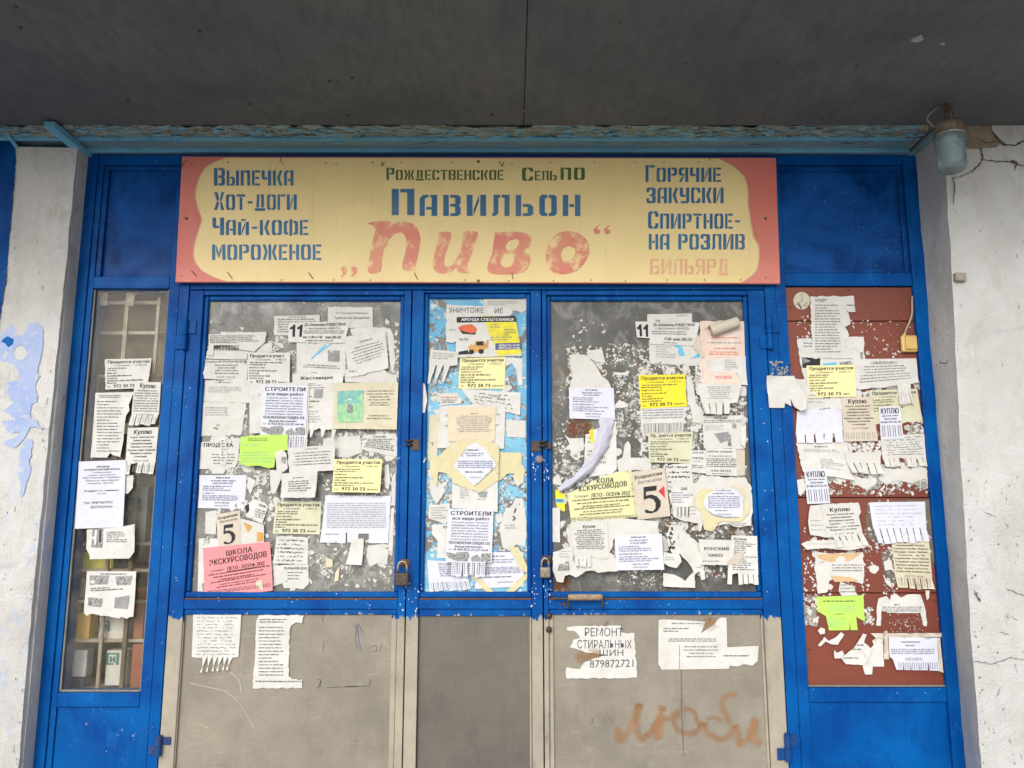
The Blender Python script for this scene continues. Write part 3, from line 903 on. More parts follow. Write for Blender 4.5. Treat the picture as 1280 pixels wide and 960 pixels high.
# right pillar: bare mortar, loose piece, cracks
surf_sheet('bare_patch', [(1203, 158), (1238, 156), (1240, 164), (1253, 178), (1246, 184), (1222, 186), (1203, 184)], RY, mortar, prr, off=-.001, jag=.8)
surf_sheet('bare_patch', [(1203, 158), (1238, 156), (1240, 164), (1253, 178), (1246, 184), (1222, 186), (1203, 184)], RY, mortar, prr, off=.002, jag=.6)
surf_sheet('loose_plaster', [(1239, 155), (1279, 153), (1277, 172), (1268, 182), (1256, 181), (1248, 174), (1240, 164)], RY, plaster_r, prr, off=.006)
cr = [([(1226, 184), (1228, 198), (1222, 208), (1212, 216)], 2.2), ([(1228, 200), (1242, 202), (1262, 203), (1275, 207), (1290, 206)], 1.4), ([(1262, 202), (1270, 204), (1267, 214)], 3.5),
      ([(1212, 216), (1200, 221), (1190, 223)], 1.2), ([(1190, 222), (1193, 235), (1191, 247), (1191, 258)], 1.3), ([(1252, 180), (1266, 182), (1272, 180), (1290, 172)], 2.6), ([(1240, 163), (1250, 178), (1256, 182)], 2.4),
      ([(1220, 172), (1232, 178), (1244, 178)], 1.6), ([(1258, 736), (1272, 742), (1290, 746)], .8), ([(1216, 826), (1240, 830), (1262, 822), (1290, 826)], .8), ([(1244, 872), (1250, 858)], .9),
      ([(1218, 740), (1226, 752)], 2.0), ([(1250, 790), (1262, 793)], .9), ([(1262, 770), (1272, 776)], .8), ([(1230, 640), (1245, 646)], .7)]
for i, (p_, w_) in enumerate(cr): ribbon('crack', p_, w_, RY, crack_m, prr, seed=i, off=.0028)
for k in range(46):
    v = R.uniform(600, 955); u = interp([(1198, 500), (1226, 955)], v) + (R.uniform(2, 8) if R.random() < .55 else R.uniform(4, 90))
    ribbon('pit', [(u, v), (u + R.uniform(1, 3), v + R.uniform(-1, 3))], R.uniform(.6, 2.4), RY, crack_m, prr, seed=k, off=.0022)
for k in range(40):
    v = R.uniform(430, 955); e_ = 56 - (v - 580) * .093
    u = e_ - (R.uniform(0, 6) if R.random() < .6 else R.uniform(2, 70))
    ribbon('pit', [(u, v), (u + R.uniform(-1, 2), v + R.uniform(0, 3))], R.uniform(.5, 1.8), LY, crack_m, pl, seed=k + 90, off=.0016)
c = P(1199, 347, RY); wb = boxo('wall_plug', simple('beige_plug', (.30, .27, .22), .8), None, c.x - .016, c.x + .016, RY - .012, RY + .01, c.z - .013, c.z + .013, bev=.003); adopt(prr, wb)
b_ = bmesh.new(); c = P(1176, 454, 2.30); tube(b_, [c + Vector((.02, 0, .0)), c, c + Vector((-.008, -.01, .004))], .0016, 5); adopt(prr, from_bm('nail', b_, dark_iron))

# ------------------------------------------------------------ storefront frame
FY = 2.40
fr = empty('storefront_frame', (0, 2.44, .11)); tag(fr, 'blue painted wooden storefront frame around doors and side windows', 'frame')
def fb(name, x0, x1, z0, z1, y=FY, d=.07, m=blue, bev=.002):
    o = boxo(name, m, None, x0, x1, y, y + d, z0, z1, bev=bev); adopt(fr, o); return o
fb('post', -1.424, -1.380, .115, 2.7525); fb('post', -1.3795, -1.362, .115, 2.716, FY + .006)
fb('post', -1.1125, -1.0795, .115, 2.716, FY + .001); fb('post', -1.0775, -1.0455, .115, 2.35, FY - .003)
fb('post', .8185, .853, .115, 2.35, FY - .003); fb('post', .855, .8885, .115, 2.716, FY + .001)
fb('post', 1.303, 1.3475, .115, 2.7525)
fb('top_rail', -1.379, 1.302, 2.717, 2.7515, FY + .002)
fb('rail', -1.361, -1.114, 2.291, 2.331, FY + .003); fb('rail', .890, 1.302, 2.300, 2.343, FY + .003)
fb('rail', -1.0445, .8175, 2.286, 2.345, FY)
fb('rail', -1.361, -1.114, 1.000, 1.040, FY + .003); fb('rail', .890, 1.302, 1.014, 1.055, FY + .003)
fb('upper_panel', -1.361, -1.050, 2.332, 2.716, FY + .022, .02, blue_shaded, .001)
fb('upper_panel', .889, 1.302, 2.344, 2.716, FY + .022, .02, blue_shaded, .001)
fb('upper_panel', -1.0485, .886, 2.346, 2.716, FY + .024, .02, blue_shaded, .001)
fb('lower_panel', -1.361, -1.114, .12, .9985, FY + .012, .02, blue, .001)
fb('lower_panel', .890, 1.302, .12, 1.0125, FY + .012, .02, blue, .001)
fb('moulding', -1.361, -1.345, 2.333, 2.715, FY + .010, .011, blue_shaded); fb('moulding', -1.344, -1.05, 2.700, 2.715, FY + .010, .011, blue_shaded)
fb('moulding', .890, 1.302, 2.700, 2.715, FY + .012, .009, blue_shaded)
fb('moulding', .890, 1.286, 2.345, 2.362, FY + .012, .009, blue_shaded); fb('moulding', 1.287, 1.302, 2.345, 2.699, FY + .012, .009, blue_shaded)
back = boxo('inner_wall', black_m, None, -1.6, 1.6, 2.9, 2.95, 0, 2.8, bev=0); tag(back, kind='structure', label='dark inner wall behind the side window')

# side window -----------------------------------------------------------------
gm = M('dusty_glass', .08)
gt = gm.t
mx = gm.n("ShaderNodeMixShader"); trn = gm.n("ShaderNodeBsdfTransparent"); gl = gm.n("ShaderNodeBsdfGlossy"); gl.inputs['Roughness'].default_value = .06
df = gm.n("ShaderNodeBsdfDiffuse"); df.inputs['Color'].default_value = (.36, .33, .26, 1)
frn = gm.n("ShaderNodeFresnel"); frn.inputs[0].default_value = 1.22
gt.links.new(frn.outputs[0], mx.inputs[0]); gt.links.new(trn.outputs[0], mx.inputs[1]); gt.links.new(gl.outputs[0], mx.inputs[2])
mx2 = gm.n("ShaderNodeMixShader"); gt.links.new(gm.ramp(gm.noise(9, 6, .7, 1.0),   .4, .8, .03, .16), mx2.inputs[0])
gt.links.new(mx.outputs[0], mx2.inputs[1]); gt.links.new(df.outputs[0], mx2.inputs[2]); gt.links.new(mx2.outputs[0], gt.nodes['Material Output'].inputs[0])
adopt(fr, boxo('window_pane', gm.m, None, -1.363, -1.111, 2.418, 2.421, 1.038, 2.292, bev=0))
for a in ((-1.361, -1.356, 2.411, 2.417, 1.042, 2.289), (-1.119, -1.114, 2.411, 2.417, 1.042, 2.289), (-1.355, -1.120, 2.411, 2.417, 1.041, 1.047)):
    adopt(fr, boxo('glazing_bead', simple('putty', (.22, .21, .17), .8) if 'putty' not in bpy.data.materials else bpy.data.materials['putty'], None, *a, bev=.001))
# cupboard of shelves behind the glass
lat = empty('window_shelf', (-1.25, 2.6, 1.05)); tag(lat, 'dusty wooden shelving with lattice bars behind the left window', 'shelf')
dusty = simple('dusty_wood', (.42, .36, .27), .85, 0, (.24, .18, .12), 14, .4)
darkb = simple('dark_backing_board', (.20, .145, .07), .9, 0, (.075, .06, .045), 14, .3)
lightb = simple('pale_bar', (.48, .42, .32), .8, 0, (.30, .24, .17), 30)
def ib(name, u0, u1, v0, v1, Y, d, mat, parent=lat, bev=.001):
    vm = (v0 + v1) / 2; a = P(u0, vm, Y); b = P(u1, vm, Y)
    o = boxo(name, mat, None, a.x, b.x, Y, Y + d, P(u0, v1, Y).z, P(u0, v0, Y).z, bev=bev)
    if parent: adopt(parent, o)
    return o
ib('back_board', 85, 225, 340, 480, 2.52, .02, darkb)
for v in (378, 416, 470): ib('lattice_bar', 110, 202, v - 2, v + 2, 2.475 + v * 1e-5, .008, lightb)
ib('lattice_bar', 154, 159, 362, 452, 2.465, .009, lightb); ib('lattice_bar', 193, 197, 372, 470, 2.466, .008, lightb)
ib('lattice_bar', 108, 112, 372, 480, 2.468, .008, lightb)
for k in range(26):
    u_ = R.uniform(104, 190); v_ = R.uniform(480, 790)
    ib('clutter', u_, u_ + R.uniform(5, 18), v_, v_ + R.uniform(6, 26), 2.50 + k * .004, .02, R.choice((dusty, darkb, lightb)))
ib('tab', 124, 134, 362, 382, 2.452, .006, lightb); ib('tab', 159, 168, 362, 382, 2.452, .006, lightb)
ib('side_board', 92, 106, 470, 900, 2.50, .30, dusty); ib('side_board', 196, 206, 480, 900, 2.50, .30, darkb)
for v in (680, 713, 752, 801, 864): ib('shelf_board', 70, 205, v - 2, v + 2, 2.47 + (v % 7) * .001, .22, dusty)
ib('upright', 127, 131, 655, 864, 2.462, .010, dusty); ib('upright', 158, 163, 600, 864, 2.463, .012, darkb)
ib('back_board', 70, 220, 480, 900, 2.74, .02, simple('mottled_back', (.28, .26, .22), .9, 0, (.12, .11, .09), 5))  # mottled grey-brown board colour
def good(label, name, cat, *a, **k):
    o = ib(name, *a, parent=None, **k); c = o.bound_box
    tag(o, label, cat, 'goods on the shelves behind the left window'); return o
g_green = simple('green_print_box', (.05, .20, .17), .6, bump=0)
cardw = simple('pale_carton', (.58, .57, .50), .7, 0, (.5, .47, .38), 10)
def greenmark(parent, u0, v0, s):
    b_ = bmesh.new()
    Y = 2.4826
    for (a, b, c_, d) in ((0, 0, 1, .14), (0, 0, .14, 1), (.86, 0, 1, 1), (.1, .86, .6, 1), (.3, .3, .44, .8), (.58, .3, .72, .8), (.3, .5, .72, .62)):
        p, q = P(u0 + a * s, v0 + b * s, Y), P(u0 + c_ * s, v0 + d * s, Y)
        k = [b_.verts.new((x, Y + R.uniform(-.0004, .0004), z)) for x, z in ((p.x, p.z), (q.x, p.z), (q.x, q.z), (p.x, q.z))]; b_.faces.new(k)
    adopt(parent, from_bm('printed_mark', b_, g_green))
g1 = good('white carton with green square mark on the bottom window shelf', 'carton', 'box', 132, 159, 813, 857, 2.484, .05, cardw); greenmark(g1, 124 + 9, 816, 15)
g2 = good('yellow packet on the second window shelf from the bottom', 'packet', 'packet', 93, 112, 766, 799, 2.486, .05, simple('yellow_packet', (.62, .38, .06), .5, 0, (.5, .3, .05), 9))
g3 = good('white carton with green mark above the bottom shelf, right of yellow packet', 'carton', 'box', 124, 160, 768, 799, 2.484, .06, cardw); greenmark(g3, 124, 776, 13)
g4 = good('small white box left of the upright on the bottom shelf', 'carton', 'box', 90, 108, 813, 846, 2.486, .04, simple('white_box', (.66, .67, .66), .6))
g5 = good('dark packet under the small white box on the bottom shelf', 'packet', 'packet', 88, 104, 847, 862, 2.488, .04, simple('navy_packet', (.03, .05, .12), .5))
orange = simple('orange_brown_wrap', (.30, .09, .03), .6, 0, (.22, .07, .025), 12)
g6 = good('orange brown wrapped pack at the right end of the bottom shelf', 'packet', 'packet', 164, 177, 805, 861, 2.484, .05, orange)
g7 = good('orange brown wrapped pack behind the glass above the bottom shelf', 'packet', 'packet', 168, 180, 735, 799, 2.484, .05, orange)
g8 = good('yellow green snack bag on the middle window shelf', 'snack_bag', 'bag', 104, 142, 690, 711, 2.49, .03, simple('snack_yellow', (.48, .42, .04), .45, 0, (.3, .3, .05), 16))
g9 = good('grey carton with dark green print right of the heater notice', 'carton', 'box', 150, 183, 608, 678, 2.492, .05, simple('grey_carton', (.30, .31, .29), .7)); greenmark(g9, 158, 622, 17); greenmark(g9, 158, 645, 13)
g10 = good('wooden boards stacked on the shelf behind the photo notice', 'wood_stack', 'boards', 84, 106, 722, 748, 2.49, .05, dusty)
g11 = good('dark bottle shape left of the yellow packet', 'bottle', 'bottle', 84, 91, 757, 799, 2.487, .03, simple('dark_bottle', (.02, .03, .025), .2), bev=.008)

# brown boarded window --------------------------------------------------------
bb = empty('boarded_window', (1.1, 2.42, 1.06)); tag(bb, 'red brown boarded side window covered with torn notices', 'board')
BY = 2.414
seams = [2.2985, 2.158, 1.635, 1.3275, 1.056]
zc = [(2.2985, P(0, 400).z), (P(0, 400).z, P(0, 622).z), (P(0, 622).z, P(0, 742).z), (P(0, 742).z, 1.056)]
for i, (zt, zb) in enumerate(zc):
    o = boxo('board', brown_m, None, .8895, 1.3025, BY + (.001 if i % 2 else 0), BY + .018, zb + .0012, zt - .0012, bev=.0015); adopt(bb, o)
adopt(bb, boxo('glazing_bead', bpy.data.materials['putty'], None, .890, 1.302, BY - .007, BY - .0005, 1.0565, 1.0615, bev=.001))
b_ = bmesh.new()
for u, v in ((988, 384), (1060, 362), (1137, 377), (988, 456), (1016, 600), (1006, 700), (1170, 600), (1012, 812), (1168, 750), (1177, 842)):
    c = P(u, v, BY - .001); tube(b_, [c, c + Vector((0, -.004, 0))], .002, 6)
no = from_bm('nail', b_, dark_iron); no['kind'] = 'stuff'; adopt(bb, no)
stainm = simple('grey_bare_wood', (.17, .145, .11), .85, 0, (.10, .08, .06), 30)
def flat_sheet(name, poly, Y, mat, parent, jag=0, holes=(), off=0.0):
    pp = []
    for i, a in enumerate(poly):
        b = poly[(i + 1) % len(poly)]; L = math.hypot(b[0] - a[0], b[1] - a[1]); n = max(1, int(L / 3)) if jag else 1
        for k in range(n): pp.append((a[0] + (b[0] - a[0]) * k / n + (R.uniform(-jag, jag) if k else 0), a[1] + (b[1] - a[1]) * k / n + (R.uniform(-jag, jag) if k else 0)))
    v2, f2 = tri(pp, holes)
    me = bpy.data.meshes.new(name); me.from_pydata([tuple(P(u, v, Y)) for u, v in v2], [], f2)
    o = link(name, me, mat)
    if parent: adopt(parent, o)
    return o
flat_sheet('bare_patch', [(1083, 632), (1096, 626), (1160, 624), (1168, 626), (1172, 700), (1163, 706), (1160, 670), (1096, 680), (1083, 672)], BY - .0006, stainm, bb, jag=1.5)
flat_sheet('bare_patch', [(1100, 690), (1118, 684), (1122, 730), (1108, 728)], BY - .0006, stainm, bb, jag=1.5)

# ------------------------------------------------------------ doors
DY = 2.397; PY = 2.4185
def door(label, x0, x1, px0, px1, pane, lower, lowp, zt=2.2825, ztp=2.251, extra=None):
    d = empty('door', ((x0 + x1) / 2, DY + .02, .12)); tag(d, label, 'door', 'blue entrance doors')
    zb = .13
    def part(name, *a, m=dpaint, bev=.002, **k):
        o = boxo(name, m, None, *a, bev=bev); adopt(d, o); return o
    bw_ = .014
    ls = px0 - bw_; rs = px1 + bw_
    part('stile', x0, ls, DY, DY + .04, zb, zt); part('stile', rs, x1, DY, DY + .04, zb, zt)
    part('top_rail', ls + .0004, rs - .0004, DY + .0006, DY + .04, ztp + .016, zt - .0005)
    # mouldings round the pane, recessed and sloped
    part('moulding', ls + .0005, px0, DY + .009, DY + .03, 1.334, ztp + .015, bev=.004); part('moulding', px1, rs - .0005, DY + .009, DY + .03, 1.334, ztp + .015, bev=.004)
    part('moulding', px0 + .0005, px1 - .0005, DY + .009, DY + .03, ztp, ztp + .015, bev=.004)
    part('moulding', ls + .001, rs - .001, DY + .004, DY + .03, 1.3165, 1.3335, bev=.004)
    part('seam_strip', ls + .001, rs - .001, DY + .003, DY + .03, 1.3115, 1.3155, m=rust, bev=.0005)
    part('lock_rail', ls + .0004, rs - .0004, DY + .0006, DY + .04, 1.2835, 1.3105)
    part('moulding', ls + .001, rs - .001, DY + .006, DY + .03, lowp[2], 1.2825, bev=.003)
    part('moulding', ls + .001, lowp[0], DY + .006, DY + .03, zb, lowp[2] - .0005, bev=.003); part('moulding', lowp[1], rs - .001, DY + .006, DY + .03, zb, lowp[2] - .0005, bev=.003)
    part('pane', px0 - .004, px1 + .004, PY, PY + .006, 1.330, ztp + .004, m=pane, bev=0)
    part('lower_panel', lowp[0] - .004, lowp[1] + .004, DY + .013, DY + .025, zb, lowp[2] + .003, m=lower, bev=0)
    return d
d1 = door('left blue door with grey glazed pane covered in notices', -1.0425, -.3250, -.984, -.362, pane_l, beige_board, (-.998, -.366, 1.266))
d2 = door('narrow middle blue door with flaking light blue pane', -.3215, .0935, -.270, .0465, pane_c, grey_board, (-.283, .053, 1.262), ztp=2.259)
d3 = door('right blue door with grey pane and orange spray scrawl', .0970, .8155, .1255, .750, pane_r, beige_board, (.126, .755, 1.266))
LPY = DY + .0125   # front of lower panels

# board joint in right lower panel
o = ribbon('board_joint', [(851, 836), (852, 900), (855, 960)], .8, LPY, crack_m, None, off=.0006); o.location = (0, 0, 0); adopt(d3, o)

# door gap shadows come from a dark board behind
adopt(fr, boxo('gap_shade_board', black_m, None, -1.05, .82, 2.446, 2.46, .115, 2.30, bev=0))

# hinges
def hinge(par, u, v0, v1, m, side=1, plates=True):
    b_ = bmesh.new(); a = P(u, v0, 2.388); c = P(u, v1, 2.388); L = a.z - c.z
    c0 = Vector((a.x, 2.389, c.z))
    tube(b_, [c0, c0 + Vector((0, 0, L * .49))], .0095, 14); tube(b_, [c0 + Vector((0, 0, L * .51)), c0 + Vector((0, 0, L))], .0095, 14)
    tube(b_, [c0 + Vector((0, 0, L)), c0 + Vector((0, 0, L + .004))], .006, 10)
    box(b_, a.x + .004, a.x + .032, 2.3925, 2.396, c.z + L * .55, a.z - .002, .0008)
    box(b_, a.x - .03, a.x - .004, 2.3925, 2.396, c.z + .002, c.z + L * .47, .0008)
    for s_, zz in ((.022, .8), (-.02, .2)): tube(b_, [Vector((a.x + s_, 2.3925, c.z + L * zz)), Vector((a.x + s_, 2.3905, c.z + L * zz))], .003, 8)
    adopt(par, from_bm('hinge', b_, m))
hinge(d1, 232, 400, 437, blue); hinge(d3, 961, 398, 436, blue)
rustblue = paint('rusty_blue_hinge', C_BLUE1, (.02, .06, .16), chip_lo=.45, chip='6a4a2c', under='6a4526')
hinge(d1, 199, 921, 945, rustblue); hinge(d3, 984, 918, 952, rustblue)
# rim lock bodies / hasps where leaves meet
def hasp(par, u0, v0, u1, v1, du):
    b_ = bmesh.new(); a = P(u0, v0, 2.39); c = P(u1, v1, 2.39)
    box(b_, a.x, c.x, 2.3935, 2.3965, c.z, a.z, .0006)
    m_ = (a.z + c.z) / 2; xx = P(du, 0, 2.39).x if False else P(du, (v0 + v1) / 2, 2.39).x
    pts = [Vector((xx + .010 * math.cos(t), 2.3935 - .010 * max(0, math.sin(t)), m_ + .0)) for t in [math.pi * k / 8 for k in range(9)]]
    tube(b_, pts, .003, 8)
    tube(b_, [p + Vector((0, 0, .012)) for p in pts], .003, 8)
    for k in (.25, .75): tube(b_, [Vector((a.x + (c.x - a.x) * k, 2.3935, a.z - .004)), Vector((a.x + (c.x - a.x) * k, 2.3915, a.z - .004))], .0025, 8)
    adopt(par, from_bm('hasp', b_, dark_iron))
hasp(d2, 514, 549, 524, 563, 511); hasp(d2, 664, 551, 676, 564, 679); hasp(d3, 681, 553, 689, 561, 680)
# small round cylinder escutcheon below
b_ = bmesh.new(); c = P(674, 574, 2.3965)
lathe(b_, [(0, .007), (.008, .007), (.0125, .004), (.013, 0)], c, Vector((0, -1, 0)), 16)
lathe(b_, [(0, .0085), (.003, .0085), (.0035, .0065)], c + Vector((-.002, 0, .001)), Vector((0, -1, 0)), 10)
adopt(d2, from_bm('lock_cylinder', b_, simple('painted_lock', (.18, .20, .30), .5, .3, (.22, .12, .08), 80)))
# bolts on right door edge
b_ = bmesh.new()
for v in (770, 787):
    lathe(b_, [(0, .007), (.006, .0065), (.009, .003), (.0095, 0)], P(686, v, DY), Vector((0, -1, 0)), 14)
adopt(d3, from_bm('bolt_head', b_, dark_iron, smooth=True))
# pull handle: rusty grip between two pins on the lock rail
hd = empty('pull_handle', P(731, 750, DY)); 
b_ = bmesh.new(); a, c = P(710, 746.5, 2.372), P(753, 746.5, 2.372)
tube(b_, [a + (c - a) * k / 8 for k in range(9)], [.0085, .0095, .009, .0095, .009, .0095, .009, .0095, .0085], 14)
h1 = from_bm('grip', b_, simple('worn_wood_grip', (.36, .27, .17), .75, 0, (.2, .13, .08), 90, .5), smooth=True)
b_ = bmesh.new()
for e_ in (a, c):
    tube(b_, [Vector((e_.x, 2.372, e_.z + .006)), Vector((e_.x, 2.372, e_.z - .030)), Vector((e_.x, 2.394, e_.z - .033))], .0028, 8)
    tube(b_, [Vector((e_.x, 2.372, e_.z)), Vector((e_.x, 2.398, e_.z + .004))], .0028, 8)
h2 = from_bm('pin', b_, dark_iron)
adopt(hd, h1, h2); adopt(d3, hd)
b_ = bmesh.new(); tube(b_, [P(692, 742, 2.384), P(692, 747, 2.384), P(700, 748, 2.378), P(710, 748, 2.374)], .0022, 6); adopt(d3, from_bm('hook', b_, dark_iron))
b_ = bmesh.new(); c = P(705, 755, 2.394); lathe(b_, [(0, .003), (.006, .003), (.007, 0)], c, Vector((0, -1, 0)), 10); adopt(d3, from_bm('screw_cup', b_, dark_iron))

# padlocks
def padlock(label, u, v0, v1, w, mat, shm, ht, loop=True):
    c = P(u, (v0 + v1) / 2, 2.375); a = P(u, v0, 2.375).z; b = P(u, v1, 2.375).z; W = w
    root = empty('padlock', (c.x, 2.38, b)); tag(root, label, 'padlock')
    b_ = bmesh.new(); box(b_, c.x - W / 2, c.x + W / 2, 2.366, 2.386, b, a, .0035)
    box(b_, c.x - W / 2 + .004, c.x + W / 2 - .004, 2.3645, 2.366, b + .004, a - .004, .0006)
    body = from_bm('body', b_, mat)
    b_ = bmesh.new(); r_ = W * .33
    pts = [Vector((c.x - r_, 2.376, a - .002)), Vector((c.x - r_, 2.376, a + ht * .45))] + [Vector((c.x - r_ * math.cos(t), 2.376, a + ht * .45 + ht * .5 * math.sin(t))) for t in [math.pi * k / 10 for k in range(1, 10)]] + [Vector((c.x + r_, 2.376, a + ht * .45)), Vector((c.x + r_, 2.376, a - .002))]
    tube(b_, pts, .0032, 10)
    sh = from_bm('shackle', b_, shm, smooth=True)
    b_ = bmesh.new(); tube(b_, [Vector((c.x, 2.3645, b + .009)), Vector((c.x, 2.3637, b + .009))], .0022, 10)
    kh = from_bm('keyhole', b_, black_m)
    adopt(root, body, sh, kh)
    # staple ring the padlock passes through
    b_ = bmesh.new(); zz = a + ht * .75
    tube(b_, [Vector((c.x + r_ * .2 + .012 * math.cos(t), 2.384 - .010 * math.sin(t), zz)) for t in [math.pi * k / 8 for k in range(9)]], .003, 8)
    box(b_, c.x - .008, c.x + .020, 2.3935, 2.3965, zz - .012, zz + .012, .001)
    return root, b_
r1, sb = padlock('dark brown padlock between the left and middle doors', 502.5, 716, 732, .041, simple('brown_padlock', (.085, .060, .040), .55, .4, (.05, .035, .028), 80, .4), steel, .036)
adopt(d2, from_bm('staple', sb, rust))
r2, sb = padlock('pale brass padlock between the middle and right doors', 681.5, 709, 722, .031, brass, steel, .028)
adopt(d2, from_bm('staple', sb, dark_iron))
# whitish paint drips and worn bits on the frame round the locks (real chips of paint)
chipm = simple('white_paint_chip', (.62, .66, .72), .7, 0, (.45, .52, .66), 60)
b_ = bmesh.new()
def fleck(b_, u, v, r, Y, el=1.0):
    a0 = R.uniform(0, 6); n = R.randint(5, 8); c = P(u, v, Y)
    vs = [b_.verts.new((c.x + r * R.uniform(.35, 1.2) * math.cos(a0 + k * 6.283 / n), Y, c.z + r * el * R.uniform(.35, 1.2) * math.sin(a0 + k * 6.283 / n))) for k in range(n)]
    b_.faces.new(vs)
for k in range(70):
    z_ = R.random()
    if z_ < .4: u, v = R.choice((668, 684)) + R.uniform(-5, 5), R.uniform(715, 758)
    elif z_ < .6: u, v = R.uniform(497, 528), R.uniform(728, 765)
    elif z_ < .8: u, v = 683 + R.uniform(-3, 4), R.uniform(575, 600)
    else: u, v = R.uniform(664, 672), R.uniform(560, 600)
    fleck(b_, u, v, R.uniform(.0008, .0028), DY - .0008 - k * 2e-5, 1.6)
for k in range(70):
    u, v = R.choice([(R.uniform(232, 480), R.uniform(742, 762)), (R.uniform(700, 950), R.uniform(742, 762)), (R.uniform(214, 245), R.uniform(380, 740)), (R.uniform(950, 960), R.uniform(380, 740))])
    fleck(b_, u, v, R.uniform(.0006, .0022), DY - .0010 - k * 2e-5)
o = from_bm('paint_chips', b_, chipm); tag(o, 'white chips of flaked paint on the blue door stiles', 'paint chips', kind='stuff')

# ------------------------------------------------------------ painted sign
SY = 2.372
sg = empty('painted_sign', P(600, 354, SY)); tag(sg, 'yellow hand painted pavilion sign with rose corners over the doors', 'sign')
SC = [(227.5, 195.5), (970, 197), (975.5, 354.5), (219, 352.5)]
def sign_board():
    b_ = bmesh.new(); q = [P(u, v, SY) for u, v in SC]
    f1 = [b_.verts.new(p) for p in q]; f2 = [b_.verts.new(p + Vector((0, .012, 0))) for p in q]
    b_.faces.new(f1); b_.faces.new(f2[::-1])
    for k in range(4): b_.faces.new((f1[k], f2[k], f2[(k + 1) % 4], f1[(k + 1) % 4]))
    bmesh.ops.bevel(b_, geom=list(b_.edges), offset=.0012, segments=1, affect='EDGES')
    return from_bm('sign_board', b_, sign_red)
adopt(sg, sign_board())
Lc = [(282.5, 197.3), (260, 207.5), (249, 225), (245, 245), (249, 262.5), (252.5, 275), (247.5, 292.5), (243, 310), (244, 325), (252.5, 337.5), (267.5, 346), (284, 351.8)]
Rc = [(897.5, 198.2), (915, 207.5), (929, 220), (934, 235), (934.5, 255), (937.5, 275), (941, 295), (947.5, 307.5), (948, 322.5), (945, 337.5), (937.5, 346), (926, 353.4)]
def smooth(pts, n=5):
    out = []
    for i in range(len(pts) - 1):
        p0 = pts[max(i - 1, 0)]; p1 = pts[i]; p2 = pts[i + 1]; p3 = pts[min(i + 2, len(pts) - 1)]
        for k in range(n):
            t = k / n
            out.append(tuple(.5 * ((2 * p1[j]) + (-p0[j] + p2[j]) * t + (2 * p0[j] - 5 * p1[j] + 4 * p2[j] - p3[j]) * t * t + (-p0[j] + 3 * p1[j] - 3 * p2[j] + p3[j]) * t ** 3) for j in (0, 1)))
    out.append(pts[-1]); return out
field = smooth(Lc)[::-1] + smooth(Rc)
flat_sheet('yellow_field', field, SY - .0008, sign_yel, sg)
edge = simple('sign_cream_outline', (.72, .50, .30), .5)
for cv in (smooth(Lc), smooth(Rc)):
    s_ = -1 if cv[5][0] < 600 else 1
    pl_ = [(x + s_ * .2, y) for x, y in cv] + [(x + s_ * 1.5, y) for x, y in cv[::-1]]
    flat_sheet('outline', pl_, SY - .0011, edge, sg)

